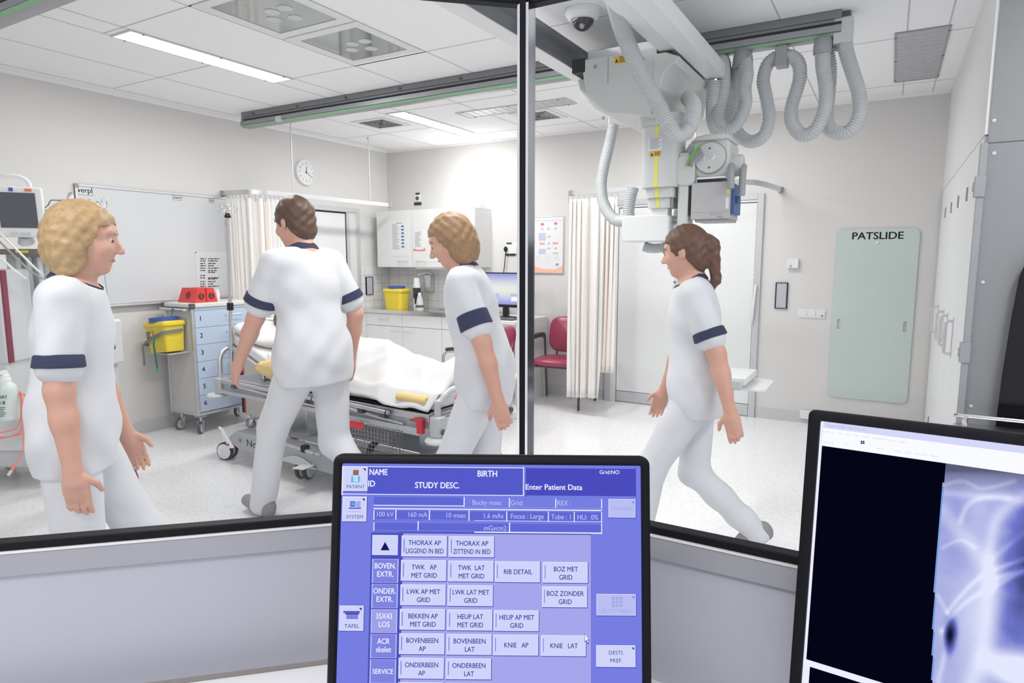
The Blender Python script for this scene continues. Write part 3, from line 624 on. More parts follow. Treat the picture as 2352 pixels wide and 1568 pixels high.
for k in range(6):
    z1 = 1.032-.141*k; z0 = z1-.138
    d = MB().box(cx1-.018, cx1+.002, cy0+.02, cy1-.02, z0, z1).build('drawer', M_dblue, t, bevel=.0015)
    MB().text(str(k+1), (cx1+.0025, 0, 0), Y_, Z_, 3.283, (z0+z1)/2+.004, .055, X_, 0, bold=.02).build('numeral', M_blue, d)
    zc = (z0+z1)/2+.02; yc = 3.585
    MB().tube(smooth_path([(cx1, yc-.075, zc), (cx1+.03, yc-.072, zc+.004), (cx1+.032, yc-.06, zc+.005), (cx1+.032, yc+.06, zc+.005), (cx1+.03, yc+.072, zc+.004), (cx1, yc+.075, zc)], 3), .0035, 8).build('handle', M_alu, d)
MB().box(cx1-.02, cx1-.006, cy0+.02, cy1-.02, .185, 1.05).build('drawer_gap', M_dgrey, t)
for x, y, a in ((-5.19, 3.27, 1.7), (-4.925, 3.27, 2.2), (-5.19, 3.83, 2.), (-4.925, 3.83, 1.2)): caster(t, x, y, .05, .032, a, .16, M_dgrey, M_lgrey, M_steel, plate=.05)
m = MB(); z = 1.043; m.tube(smooth_path([(cx0+.03, cy0, z), (cx0+.02, cy0-.04, z), (cx0+.05, cy0-.05, z), (cx1-.06, cy0-.05, z), (cx1-.03, cy0-.04, z), (cx1-.04, cy0, z)], 5), .012, 10); m.build('push_bar', M_alu, t)
m = MB(); m.box(-5.14, -4.93, cy0-.004, cy0+.004, .70, .99); m.box(-5.2, -4.94, cy0-.18, cy0, .69, .70); m.build('bin_bracket', M_body, t, bevel=.002)

def sharps_bin(name, c, w, d, h, rz, label, lidh=.03, group=None, tilt=0):
    t = thing('sharps_bin', label, 'sharps bin', c, 'yellow sharps bins'); c = np.array(c, float)
    ca, sa = math.cos(rz), math.sin(rz); Rm = np.array([[ca, -sa, 0], [sa, ca, 0], [0, 0, 1]]) @ np.array([[math.cos(tilt), 0, math.sin(tilt)], [0, 1, 0], [-math.sin(tilt), 0, math.cos(tilt)]])
    def loft(m, secs, n=5):
        vs = []; 
        for (ww, dd, z, r) in secs: vs += [c+Rm@np.array([a, b, z]) for a, b in rrect(-ww/2, ww/2, -dd/2, dd/2, r, n)]
        k = 4*(n+1); fs = [(i*k+j, i*k+(j+1) % k, (i+1)*k+(j+1) % k, (i+1)*k+j) for i in range(len(secs)-1) for j in range(k)]
        fs += [tuple(range(k-1, -1, -1)), tuple((len(secs)-1)*k+j for j in range(k))]; m.add(vs, fs); return m
    loft(MB(), [(w*.8, d*.8, .0, .02), (w*.82, d*.82, .008, .025), (w*.95, d*.95, h*.86, .03), (w*.95, d*.95, h*.9, .03)]).build('body', M_yellow, t)
    loft(MB(), [(w, d, h*.84, .035), (w*1.04, d*1.04, h*.86, .035), (w*1.04, d*1.04, h*.95, .035), (w*.96, d*.96, h, .035), (w*.7, d*.7, h*1.01, .03)]).build('rim', M_yellow, t)
    m = MB(); q = c+Rm@np.array([0, 0, h]); m.lathe([(w*.36, 0), (w*.36, lidh), (w*.33, lidh*1.1)], q, Rm@Z_, 26); m.build('lid', M_blue, t)
    return t, Rm, c
t, Rm, c = sharps_bin('sharps_bin', (-5.055, 3.10, .705), .30, .19, .245, 0, 'yellow sharps bin strapped to the side of the numbered drawer trolley', .035, None, -.10)
m = MB(); P = lambda a, b, z: c+Rm@np.array([a, b, z])
m.hexa([P(-.10, -.0945, .09), P(-.02, -.0945, .09), P(-.02, -.0955, .09), P(-.10, -.0955, .09), P(-.105, -.0975, .18), P(-.02, -.0975, .18), P(-.02, -.0985, .18), P(-.105, -.0985, .18)])
m.mi(1)
for k in range(5): z = .165-.013*k; m.hexa([P(-.098, -.0965-.003*z, z), P(-.03-.012*(k % 3), -.0965-.003*z, z), P(-.03-.012*(k % 3), -.1, z), P(-.098, -.1, z), P(-.098, -.0965, z+.007), P(-.03-.012*(k % 3), -.0965, z+.007), P(-.03-.012*(k % 3), -.1, z+.007), P(-.098, -.1, z+.007)])
m.build('warning_label', [mat('label_yellow', (.80, .72, .35), .5, noise=.04), M_ink], t)
M_strap = mat('grey_webbing', (.2, .2, .23), .8, noise=.15, nscale=120)
def strap(par_or_none, pts, wv, mt, name='strap', th=.002, **kw):
    P2 = smooth_path(pts, 6); wv = np.array(wv, float)/2; vs = []; n = len(P2)
    for i, p in enumerate(P2):
        tgt = P2[min(i+1, n-1)]-P2[max(i-1, 0)]; nn = np.cross(tgt, wv); nn /= np.linalg.norm(nn)+1e-9
        vs += [p-wv-nn*th/2, p+wv-nn*th/2, p+wv+nn*th/2, p-wv+nn*th/2]
    m = MB(); m.add(vs, [(4*i+k, 4*i+(k+1) % 4, 4*(i+1)+(k+1) % 4, 4*(i+1)+k) for i in range(n-1) for k in range(4)]+[(3, 2, 1, 0), (4*n-4, 4*n-3, 4*n-2, 4*n-1)])
    return m.build(name, mt, par_or_none, **kw)
strap(t, [P(-.16, .06, .07), P(-.158, -.02, .068), P(-.14, -.098, .075), P(-.02, -.108, .115), P(.11, -.108, .15), P(.15, -.06, .16), P(.15, .06, .165)], (0, 0, .026), M_strap)
strap(t, [P(-.137, -.108, .08), P(-.145, -.114, .04), P(-.15, -.112, -.04), P(-.165, -.11, -.10)], (.022, .004, 0), M_strap, 'strap_end')
t = thing('key_strap', 'green strap with metal clip hanging from the push bar of the drawer trolley', 'strap', (-4.985, 2.98, .6))
q = lambda px, py, Y=3.0: ony(px, py, Y)
xs_ = q(407, 707, 3.165)[0]
strap(t, [(-5.03, 3.165, 1.06), (-5.03, 3.145, 1.045), (-5.025, 3.145, 1.02), (-5.02, 3.12, .985)], (.014, 0, 0), mat('green_webbing', (.0, .20, .12), .7, noise=.15, nscale=80), 'loop')
strap(t, [(-5.02, 3.115, .95), (-5.01, 3.06, .90), (-5.0, 2.965, .82), (-4.985, 2.955, .7), (-4.97, 2.955, .585)], (.026, 0, 0), mat('green_webbing'), 'webbing')
MB().obox((-5.02, 3.115, .967), (.012, .012, .04)).build('clip', M_chrome, t, bevel=.003)
MB().cyl((-4.97, 2.952, .58), (-4.97, 2.957, .58), .017, n=18).build('end_tab', mat('bright_green_plastic', (.02, .42, .12), .35), t)

# red foam head blocks
M_foam = mat('red_foam', (.68, .035, .03), .55, noise=.04, nscale=20)
for k, (b0, b1, t0, t1) in enumerate(((3.300, 3.402, 3.334, 3.399), (3.410, 3.512, 3.412, 3.478))):
    t = thing('head_block', ['red foam head block with a round ear hole on the drawer trolley', 'red foam head block right of its twin, nearer the infusion pole'][k], 'head block', (-5.07, (b0+b1)/2, 1.092), 'red foam head blocks')
    X0, X1, z0, z1 = -5.19, -4.95, 1.092, 1.212
    m = MB(); m.hexa([(X0, b0, z0), (X1, b0, z0), (X1, b1, z0), (X0, b1, z0), (X0+.02, t0, z1), (X1-.004, t0, z1), (X1-.004, t1, z1), (X0+.02, t1, z1)]); m.build('foam', M_foam, t, bevel=.003)
    n = np.cross(np.array([1, 0, 0.]), np.array([0, t0-b0, z1-z0])); n /= np.linalg.norm(n); n = n if n[1] < 0 else -n
    if k == 0:
        o = np.array([-5.065, (b0+t0)/2, (z0+z1)/2]); m = MB(); u, v, d = m.frame(n); m.add([o+n*h+(u*math.cos(2*PI*i/24)+v*math.sin(2*PI*i/24))*r for r, h in ((.034, .0012), (.031, .002), (.028, .0008)) for i in range(24)], [(a*24+i, a*24+(i+1) % 24, (a+1)*24+(i+1) % 24, (a+1)*24+i) for a in range(2) for i in range(24)]+[tuple(48+i for i in range(24))])
        m.build('ear_hole', mat('deep_red_foam', (.20, .008, .012), .7), t)
    fO = np.array([X1+.0006, 0, 0]); sl = -.004/.12; Vv = np.array([sl, 0, 1.]); yc = (b0+b1+t0+t1)/4
    m = MB(); o = np.array([X1+.001-.0017, yc, z0+.052]); m.disc(o, Y_, Vv, 0, 0, .027, None, X_, .0008)
    m.mi(1); m.text('F', o, Y_, Vv, .001, .009, .028, X_, .0014, bold=.05, sx=1.3); m.text('W', o, Y_, Vv, 0, -.010, .026, X_, .0014, bold=.04, sx=.95)
    m.build('round_badge', [M_ink, M_foam], t)
MB_ = MB(); MB_.lathe([(.016, 0), (.018, .004), (.018, .075), (.009, .09), (.009, .105)], (-5.0, 3.545, 1.092), (0, 0, 1), 18)
tag(MB_.build('bottle', M_paper), 'small white bottle beside the red blocks, half behind the infusion pole', 'bottle')

# beige equipment cabinet behind the head of the bed
t = thing('equipment_cabinet', 'beige metal equipment cabinet with black edge behind the head of the bed', 'cabinet', (-4.55, 3.65, 0))
M_beige = mat('beige_metal', (.56, .52, .48), .5, noise=.03, nscale=15)
MB().box(-4.74, -4.36, 3.56, 3.84, .12, .83).build('housing', M_beige, t, bevel=.006)
MB().box(-4.755, -4.73, 3.545, 3.6, .14, .82).build('edge_trim', M_black, t, bevel=.003)
m = MB(); m.box(-4.73, -4.722, 3.552, 3.562, .14, .82); m.build('red_line', M_red, t)
for z in (.7, .5, .3): MB().lathe([(.012, 0), (.012, .006), (.006, .009)], (-4.5, 3.56, z), (0, -1, 0), 14).build('screw', M_dgrey, t)
for x in (-4.7, -4.4):
    for y in (3.6, 3.8): caster(t, x, y, .04, .03, .6, .125)

# ================================================================== the bed
M_bedg = mat('bed_enamel_grey', (.55, .56, .59), .35, .25, noise=.04, nscale=6)
M_bedd = mat('bed_cover_grey', (.40, .42, .46), .45, .1, noise=.05, nscale=5)
bx0, bx1, by0, by1 = -4.2, -2.2, 2.87, 3.52
t = thing('hospital_bed', 'wheeled hospital bed with raised head, patient under a white blanket', 'bed', ((bx0+bx1)/2, (by0+by1)/2, 0)); bed = t
for y in (by0, by1):
    s = -1 if y == by0 else 1
    m = MB(); m.box(bx0, bx1, y-.018, y+.018, .555, .60); m.build('side_rail', M_alu, t, bevel=.004)
    m = MB(); m.box(bx0+.02, bx1-.02, y-.012, y+.012, .515, .555); m.build('side_panel', M_bedd, t)
    m = MB(); m.box(bx0+.01, bx1-.05, y+s*.02-.014, y+s*.02+.014, .488, .515); m.build('lower_rail', M_bedg, t, bevel=.003)
    for xa, xb in ((-4.13, -3.15), (-2.98, -2.5)):
        g = MB().tube(smooth_path([(xa, y+s*.03, .592), (xa+.05, y+s*.045, .590), (xb-.02, y+s*.045, .578), (xb, y+s*.045, .577)], 4), .013, 12).build('guard_rail', M_steel, t)
        MB().cyl((xb, y+s*.045, .577), (xb+.006, y+s*.045, .577), .0145, n=14).build('end_plug', M_black, g)
        for f in (.12, .55, .93): xx = xa+(xb-xa)*f; MB().box(xx-.02, xx+.02, y+s*.018-.004, y+s*.05, .545, .57).build('bracket', M_dgrey, g)
        MB().tube([(xa+.06, y+s*.03, .565), ((xa+xb)/2, y+s*.03, .545), (xb+.12, y+s*.03, .525)], .008, 8).build('link_bar', M_alu, g)
m = MB(); m.box(bx0+.03, bx1-.03, by0+.03, by1-.03, .575, .60).box(bx0-.0, bx0+.04, by0, by1, .515, .59).box(bx1-.04, bx1, by0, by1, .515, .59); m.build('deck', M_bedg, t, bevel=.004)
m = MB(); m.box(-3.57, bx1-.02, by0+.0, by1, .603, .612); m.build('foot_section', M_black, t)
# raised head section of the deck
ang = math.radians(21); o = np.array([-3.57, (by0+by1)/2, .612]); Rb = np.array([[-math.cos(ang), 0, math.sin(ang)], [0, 1, 0], [math.sin(ang), 0, math.cos(ang)]]).T
ub = np.array([-math.cos(ang), 0, math.sin(ang)]); nb = np.array([math.sin(ang), 0, math.cos(ang)])
m = MB(); P = lambda a, b, h: o+ub*a+Y_*b+nb*h
hw = (by1-by0)/2
m.hexa([P(0, -hw, 0), P(.6, -hw, 0), P(.6, hw, 0), P(0, hw, 0), P(0, -hw, .03), P(.6, -hw, .03), P(.6, hw, .03), P(0, hw, .03)]); m.build('head_section', M_alu, t, bevel=.004)
m = MB()
for y in (by0+.1, by1-.1): m.tube([P(.35, y-o[1], -.01), (bx0+.35, y, .60)], .014, 10)
m.box(bx0+.33, bx0+.37, by0+.08, by1-.08, .59, .612); m.build('lift_strut', M_steel, t)
for xx, yy in ((-4.06, by0+.03),): MB().cyl(P(.5, -hw+.06, -.04), P(.5, -hw+.06, 0), .02, n=14).build('knob', M_black, t)
# hoops and bumper corners
for x, hz, s in ((bx0-.03, .80, -1), (bx1+.05, .725, 1)):
    h = MB().tube(smooth_path([(x, by0+.0, .53), (x, by0, .66), (x+s*.01, by0+.015, hz-.05), (x+s*.02, by0+.09, hz), (x+s*.02, (by0+by1)/2, hz+.008), (x+s*.02, by1-.09, hz), (x+s*.01, by1-.015, hz-.05), (x, by1, .66), (x, by1, .53)], 6), .019, 14).build('push_hoop', M_bedg if s > 0 else M_alu, t)
    MB().box(x-.03, x+.03, by0-.02, by1+.02, .50, .58).build('end_beam', M_bedg, t, bevel=.006)
    for y in (by0, by1):
        MB().box(x-.035, x+.035, y-.035, y+.035, .475, .595).build('corner_post', M_bedg, t, bevel=.01)
        MB().lathe([(.02, .012), (.07, .01), (.076, .0), (.07, -.012), (.02, -.014)], (x+s*.02, y+(-.02 if y == by0 else .02), .466), (0, 0, 1), 30).build('bumper_disc', M_lgrey, t)
        MB().cyl((x+s*.03, y, .51), (x+s*.05, y, .51), .016, n=14).build('lock_knob', M_dgrey, t)
m = MB(); x = bx1-.045; m.box(x-.02, x+.02, by0-.05, by0-.02, .49, .565); m.prism([(-.075, .565), (-.02, .575), (.02, .57), (.02, .555), (-.02, .558), (-.07, .555)], (x, by0-.05, 0), X_, Z_, (0, .025, 0)); m.build('release_clamp', M_red, t, bevel=.004)
m = MB(); m.prism([(-.065, 0), (.055, 0), (.065, -.03), (-.055, -.03)], (-2.73, by0-.055, .487), X_, Z_+Y_*.9, (0, .004, .006)); m.build('foot_pedal', M_red, t, bevel=.002)
# columns and undercarriage
for x in (-3.66, -2.42):
    m = MB(); m.box(x-.085, x+.085, 3.1, 3.29, .2, .44); m.build('lift_column', M_steel, t, bevel=.006)
    m = MB(); m.box(x-.07, x+.07, 3.115, 3.275, .43, .58); m.build('inner_column', M_wplast, t, bevel=.004)
for y, s in ((2.86, -1), (3.5, 1)):
    m = MB(); w = .06
    m.prism([(-4.05, .15), (-4.05, .20), (-3.98, .245), (-2.28, .245), (-2.2, .2), (-2.2, .14), (-2.3, .125), (-3.95, .125)], (0, y-w, 0), X_, Z_, (0, 2*w, 0)); b = m.build('base_beam', M_bedd, t, bevel=.008)
    if s < 0:
        MB().text('Novytel', (0, y-w-.0008, 0), X_, Z_, -3.70, .185, .07, -Y_, 0, bold=.004, sx=1.3).build('lettering', M_dgrey, b)
        MB().lathe([(.014, 0), (.014, .004)], (-3.92, y-w, .19), (0, -1, 0), 18).build('brass_cap', mat('dull_brass', (.35, .22, .10), .4, .8), b)
        MB().lathe([(.017, 0), (.017, .003), (.011, .003), (.011, .001)], (-2.9, y-w, .175), (0, -1, 0), 18).build('ring_cap', M_dgrey, b)
        q = [(-.19+.38*i/12, .055*math.sin(PI*i/12)) for i in range(13)]
        MB().prism(q, (-3.28, y-w-.02, .135), X_, Z_, (0, .02, 0)).build('wheel_arch', M_bedg, b, bevel=.004)
        MB().prism([(-.07, 0), (.05, .014), (.06, .022), (-.05, .012)], (-3.17, y-w-.09, .135), X_, Z_, (0, .09, .005)).build('pedal', M_wplast, b, bevel=.002)
m = MB(); m.box(-4.0, -3.86, 2.94, 3.49, .15, .235).box(-2.4, -2.24, 2.94, 3.49, .15, .235).box(-3.9, -2.3, 3.14, 3.26, .15, .2); m.build('cross_beam', M_bedg, t, bevel=.008)
m = MB(); m.prism([(-4.12, .17), (-4.12, .225), (-3.8, .27), (-3.8, .2)], (0, 3.44, 0), X_, Z_, (0, .2, 0)); m.build('wheel_cover', M_bedg, t, bevel=.008)
m = MB(); m.prism([(-2.45, .2), (-2.45, .27), (-2.1, .23), (-2.1, .16)], (0, 3.0, 0), X_, Z_, (0, .2, 0)); m.build('wheel_cover', M_bedg, t, bevel=.008)
for x, y, a in ((-4.146, 2.86, .35), (-3.337, 2.875, -1.2), (-4.2, 3.5, .3), (-2.27, 2.875, .4), (-2.2, 3.5, .5)): caster(t, x, y, .066, .036, a, .16, M_rubber, M_wplast, M_bedg, twin=True)
m = MB(); P2 = [(-4.165, 2.805, .255), (-4.12, 2.80, .245), (-3.99, 2.80, .125), (-4.035, 2.80, .118)]; m.add(P2+[(a, b-.02, c_) for a, b, c_ in P2], [(0, 1, 2, 3), (7, 6, 5, 4), (0, 4, 5, 1), (1, 5, 6, 2), (2, 6, 7, 3), (3, 7, 4, 0)])
br = m.build('brake_pedal', M_wplast, t, bevel=.003); MB().lathe([(.01, 0), (.01, .003)], (-4.035, 2.78, .145), (0, -1, 0), 14).build('red_dot', M_red, br); MB().lathe([(.009, 0), (.009, .003)], (-4.12, 2.78, .232), (0, -1, 0), 14).build('rivet', M_lgrey, br)
m = MB(); m.cyl((-3.62, 2.80, .26), (-3.12, 2.80, .235), .013, n=12); m.cyl((-3.12, 2.80, .235), (-3.06, 2.80, .232), .008, n=12); m.build('stored_rod', M_steel, t)
MB().box(-3.24, -3.2, 2.785, 2.83, .225, .27).build('rod_clip', M_black, t, bevel=.004)
# wire basket
wb = thing('wire_basket', 'wire basket hung under the bed beside the lift column', 'basket', (-2.82, 3.05, .2))
m = MB(); x0, x1, y0, y1, z0, z1 = -2.98, -2.66, 2.99, 3.12, .22, .40
for z in np.linspace(z0, z1, 8): m.tube([(x0, y0, z), (x1, y0, z), (x1, y1, z), (x0, y1, z)], .0035 if z > z1-.001 else .0018, 6, True)
m.build('rim_wire', M_steel, wb)
m = MB()
for x in np.linspace(x0, x1, 12): m.tube([(x, y0, z1), (x, y0, z0), (x, y1, z0), (x, y1, z1)], .0016, 5)
for y in np.linspace(y0, y1, 5)[1:-1]: m.tube([(x0, y, z1), (x0, y, z0), (x1, y, z0), (x1, y, z1)], .0016, 5)
m.build('mesh_wire', M_steel, wb)
m = MB(); m.tube([(x0+.08, y1, z1), (x0+.08, y1+.0, .6)], .003, 6).tube([(x1-.08, y1, z1), (x1-.08, y1, .6)], .003, 6); m.build('hanger', M_steel, wb)
MB().tube(smooth_path([(-2.86, 3.02, .225), (-2.85, 3.03, .27), (-2.83, 3.04, .285), (-2.80, 3.04, .30)], 5), [.022]*6+[.02]*5+[.012]*5, 12).build('hand_pump', M_dgrey, wb)

# mattress, bedding
m = MB(); m.box(-3.56, bx1+.0, by0+.02, by1-.02, .613, .695); q = lambda a, b, h: o+ub*a+Y_*b+nb*h
m.hexa([q(.02, -hw+.02, .032), q(.62, -hw+.02, .032), q(.62, hw-.02, .032), q(.02, hw-.02, .032), q(.02, -hw+.02, .11), q(.62, -hw+.02, .11), q(.62, hw-.02, .11), q(.02, hw-.02, .11)])
tag(m.build('mattress', M_sheet, None, bevel=.02, seg=3), 'white sheeted mattress of the bed, head end raised', 'mattress')
def lump(name, sx, sy, sz, c, R, mt, parent=None, n=26, pw=.55, wob=.008, seed=1, **kw):
    rs = random.Random(seed); ph = [(rs.uniform(4, 11), rs.uniform(4, 11), rs.uniform(0, 6)) for _ in range(5)]; vs = []; m2 = n
    for i in range(m2+1):
        a = PI*i/m2
        for k in range(2*n):
            b = PI*k/n; f = lambda v: math.copysign(abs(v)**pw, v)
            p = np.array([sx*f(math.sin(a)*math.cos(b)) if 1 else 0, sy*f(math.sin(a)*math.sin(b)), sz*math.copysign(abs(math.cos(a))**.9, math.cos(a))])
            e = sum(math.sin(u*p[0]*3+v*p[1]*3+w) for u, v, w in ph)*wob*.4; p = p*(1+e/max(sz, .05)*.35); vs.append(np.array(c)+np.array(R)@p)
    fs = [(i*2*n+k, (i+1)*2*n+k, (i+1)*2*n+(k+1) % (2*n), i*2*n+(k+1) % (2*n)) for i in range(m2) for k in range(2*n)]
    m = MB(); m.add(vs, fs); return m.build(name, mt, parent, sharp=180, **kw)
Rp = np.array([ub, Y_, nb]).T
t = thing('pillow', 'white pillow with a folded sheet on it at the raised bed head', 'pillow', P(.47, 0, .1) if False else o+ub*.47+nb*.13)
lump('cushion', .20, .31, .055, o+ub*.46+nb*.155, Rp, M_sheet, t, seed=3)
m = MB()
for k, hh in enumerate((0, .012)):
    pts = [o+ub*(.56+.01*math.sin(k+i*.8)-.02*i*.5)+Y_*(-.10+.022*i)+nb*(.198+hh+.008*math.sin(i*.7)) for i in range(12)]; m.tube(smooth_path(pts, 3), .007, 8)
m.build('sheet_fold', M_sheet, t)
# blanket over the patient
def bl(x, y):
    xs_ = [-3.78, -3.6, -3.4, -3.2, -2.95, -2.80, -2.64, -2.50, -2.38, -2.27, -2.215, -2.2, -2.19]; hs = [.93, .945, .945, .93, .91, .882, .85, .815, .81, .845, .82, .76, .70]
    top = float(np.interp(x, xs_, hs)); c_ = 3.205; d = abs(y-c_); wd = float(np.interp(x, [-3.7, -3.3, -2.9, -2.2], [.25, .24, .2, .17]))
    base = .70+max(0, (-3.56-x))*math.tan(ang)
    g = math.exp(-(d/wd)**2.4); z = base+(top-base)*g
    z += .007*math.sin(14*x+9*y+2*math.sin(7*x))*g+.006*math.sin(31*y+8*x)+.006*math.sin(9*x-23*y+1)*(1-g*.5)
    z += .016*max(0, math.sin(11*(x+y*.9)+1.5))**3*(1 if x > -3.0 else .5)+.010*max(0, math.sin(17*(x*.5-y)+2*math.sin(4*x)))**4+.007*max(0, math.sin(23*(x+.3*y)+3*math.sin(6*y)))**4
    e0, e1 = 2.9, 3.5
    if y < e0: z = min(z, .71)-(e0-y)*1.25-.012*math.sin(17*x)
    if y > e1: z = min(z, .71)-(y-e1)*1.5
    return max(z, .618)
nx, ny = 110, 64; V = []; 
for i in range(nx+1):
    x = -3.72+1.53*i/nx
    for j in range(ny+1):
        yl = 2.842+.016*math.sin(6*x)+(.05*max(0, math.sin(3.2*(x+2.2)))); y = yl+(3.56-yl)*j/ny; V.append((x+.02*math.sin(20*y)*(1 if i in (0, nx) else 0), y, bl(x, y)))
m = MB(); m.add(V, [(i*(ny+1)+j, (i+1)*(ny+1)+j, (i+1)*(ny+1)+j+1, i*(ny+1)+j+1) for i in range(nx) for j in range(ny)])
bo = m.build('blanket', M_sheet, sharp=180); sol = bo.modifiers.new('thickness', 'SOLIDIFY'); sol.thickness = .008; sol.offset = 1
tag(bo, 'white blanket covering the patient from chest to feet', 'blanket')
# yellow cover by the pillow and at the feet
M_ycl = mat('pale_yellow_cloth', (.84, .62, .27), .8, noise=.05, nscale=12, bump=.2, bscale=200)
t = thing('yellow_cover', 'pale yellow cloth cover spilling over the near bed edge beside the pillow', 'cover', (-3.7, 2.87, .70))
ct = [ony(562, 842, 2.83), ony(590, 845, 2.84), ony(622, 838, 2.86), ony(642, 808, 2.92), ony(652, 785, 3.0)]
vs = []; NN = 16
path = smooth_path(ct, 6); rad = np.interp(np.linspace(0, 1, len(path)), [0, .12, .3, .55, .8, 1], [.004, .05, .085, .09, .075, .04])
m = MB()
for i, p in enumerate(path):
    for k in range(NN):
        a = 2*PI*k/NN; vs.append(np.array(p)+np.array([.0, -.55, .25])*rad[i]*math.cos(a)*.8+np.array([.25, .1, .95])*rad[i]*math.sin(a)*.75+.004*math.sin(5*a+i*.6))
m.add(vs, [(i*NN+k, i*NN+(k+1) % NN, (i+1)*NN+(k+1) % NN, (i+1)*NN+k) for i in range(len(path)-1) for k in range(NN)]+[tuple(range(NN)), tuple((len(path)-1)*NN+k for k in range(NN))[::-1]])
m.build('cloth', M_ycl, t, sharp=180)
lump('white_lining', .07, .05, .05, ony(642, 852, 2.85), np.eye(3), M_sheet, t, seed=8)
m = MB(); V = []
for i in range(22):
    for j in range(6): x = -2.44+.22*i/21; y = 2.838+.07*j/5; V.append((x, y, .697+.004*math.sin(9*x*j)-(.035 if j == 0 else 0)))
m.add(V, [(i*6+j, (i+1)*6+j, (i+1)*6+j+1, i*6+j+1) for i in range(21) for j in range(5)]); yo = m.build('yellow_sheet', M_ycl, sharp=180); so = yo.modifiers.new('thickness', 'SOLIDIFY'); so.thickness = .012
tag(yo, 'folded pale yellow sheet edge showing at the near foot corner of the bed', 'sheet')
c_ = ony(1150, 893, 3.5); lump_o = lump('yellow_roll', .09, .06, .03, (c_[0], 3.48, .72), np.eye(3), M_ycl, None, seed=5); tag(lump_o, 'rolled yellow sheet end at the far foot corner of the bed', 'sheet')
c_ = ony(1095, 860, 3.4); m = MB(); m.box(c_[0]-.09, c_[0]+.07, 3.37, 3.44, .735, .83); tag(m.build('orange_pouch', mat('orange_fabric', (.85, .22, .04), .6, noise=.06), None, bevel=.015, seg=3), 'orange pouch lying on the foot of the bed', 'pouch')

# infusion pole standing in the bed-head socket
t = thing('infusion_pole', 'slim steel infusion pole with curled hooks at the head of the bed', 'infusion pole', (-4.075, 2.855, .59))
b0, b1 = np.array([-4.083, 2.868, .60]), np.array([-4.03, 2.868, 1.75]); L = lambda f: b0+(b1-b0)*f
MB().cyl(L(0), L(.52), .0125, n=14).build('lower_tube', M_steel, t); MB().cyl(L(.5), L(1.0), .0085, n=12).build('upper_tube', M_steel, t)
MB().cyl(L(0), L(.05), .018, n=14).build('socket', M_steel, t)
m = MB(); m.cyl(L(.43), L(.475), .022, n=16); m.cyl(L(.46), L(.46)+[.05, -.01, .004], .009, .006, 10); m.build('clamp', M_black, t, bevel=.002)
m = MB(); m.lathe([(.012, 0), (.022, .004), (.022, .016), (.015, .022), (.015, .032)], L(.985), b1-b0, 18); m.build('collar', M_black, t)
MB().cyl(L(1.0), L(1.045), .006, n=10).lathe([(.010, 0), (.010, .018), (.004, .024)], L(1.045), (0, 0, 1), 14).build('hook_post', M_chrome, t)
for k in range(4):
    a = k*PI/2+.5; d = np.array([math.cos(a), math.sin(a), 0]); s_ = L(1.04)
    MB().tube(smooth_path([s_, s_+d*.02+Z_*.0, s_+d*.04-Z_*.02, s_+d*.06-Z_*.022, s_+d*.07-Z_*.0, s_+d*.055+Z_*.012, s_+d*.045-Z_*.0], 5), .0028, 7).build('hook', M_chrome, t)

# the bed stands a few degrees off the walls
_a = math.radians(-4.2); _c = np.array([-3.2, 3.2, 0])
for o_ in [q for q in C.objects if q.parent is None and q.type in ('EMPTY', 'MESH') and q.name.split('.')[0] in ('hospital_bed', 'wire_basket', 'mattress', 'pillow', 'blanket', 'yellow_cover', 'yellow_sheet', 'yellow_roll', 'orange_pouch', 'infusion_pole')]:
    d_ = np.array(o_.location)-_c; o_.location = _c+np.array([d_[0]*math.cos(_a)-d_[1]*math.sin(_a)+.08, d_[0]*math.sin(_a)+d_[1]*math.cos(_a), d_[2]]); o_.rotation_euler = (0, 0, _a)
# ================================================================== sink corner
WX0, WX1, CF = -5.24, -3.62, 5.58       # worktop ends and cupboard front
CZ = .885
M_cup = mat('white_cupboard_laminate', (.79, .79, .79), .42, noise=.012, nscale=3)
units = [(-5.19, -4.66, 'left'), (-4.66, -4.12, 'middle'), (-4.12, -3.62, 'right')]
for k, (a, b, nm) in enumerate(units):
    t = thing('base_cupboard', ['white base cupboard under the steel worktop, nearest the left wall', 'white base cupboard under the sink, second from the left wall', 'white base cupboard under the right end of the steel worktop'][k], 'cupboard', ((a+b)/2, (CF+YB)/2, 0), 'white base cupboards')
    MB().box(a+.001, b-.001, CF+.02, YB-.012, .10, CZ-.04).box(a+.001, b-.001, CF+.06, YB-.012, 0, .10).build('carcass', M_cup, t)
    d = MB().box(a+.002, b-.002, CF, CF+.018, .705, CZ-.045).build('drawer', M_cup, t, bevel=.0015)
    hx = (a+b)/2
    if k == 0: MB().tube(smooth_path([(hx-.06, CF, .775), (hx-.055, CF-.025, .775), (hx+.055, CF-.025, .775), (hx+.06, CF, .775)], 3), .004, 8).build('handle', M_alu, d)
    d = MB().box(a+.002, b-.002, CF, CF+.018, .11, .70).build('door', M_cup, t, bevel=.0015)
    hx = b-.09 if k % 2 == 0 else a+.09
    MB().tube(smooth_path([(hx-.06, CF, .655), (hx-.055, CF-.025, .655), (hx+.055, CF-.025, .655), (hx+.06, CF, .655)], 3), .004, 8).build('handle', M_alu, d)
MB_ = MB().box(XL+.01, -5.192, CF+.0, CF+.018, 0, CZ-.045); tag(MB_.build('filler_panel', M_cup), 'narrow white filler panel between left wall and base cupboards', 'panel')
t = thing('worktop', 'stainless steel worktop with sunken sink basin and tap', 'worktop', ((WX0+WX1)/2, (CF+YB)/2, CZ-.04))
m = MB(); sx0, sx1, sy0, sy1 = -4.45, -4.0, 5.70, 6.0
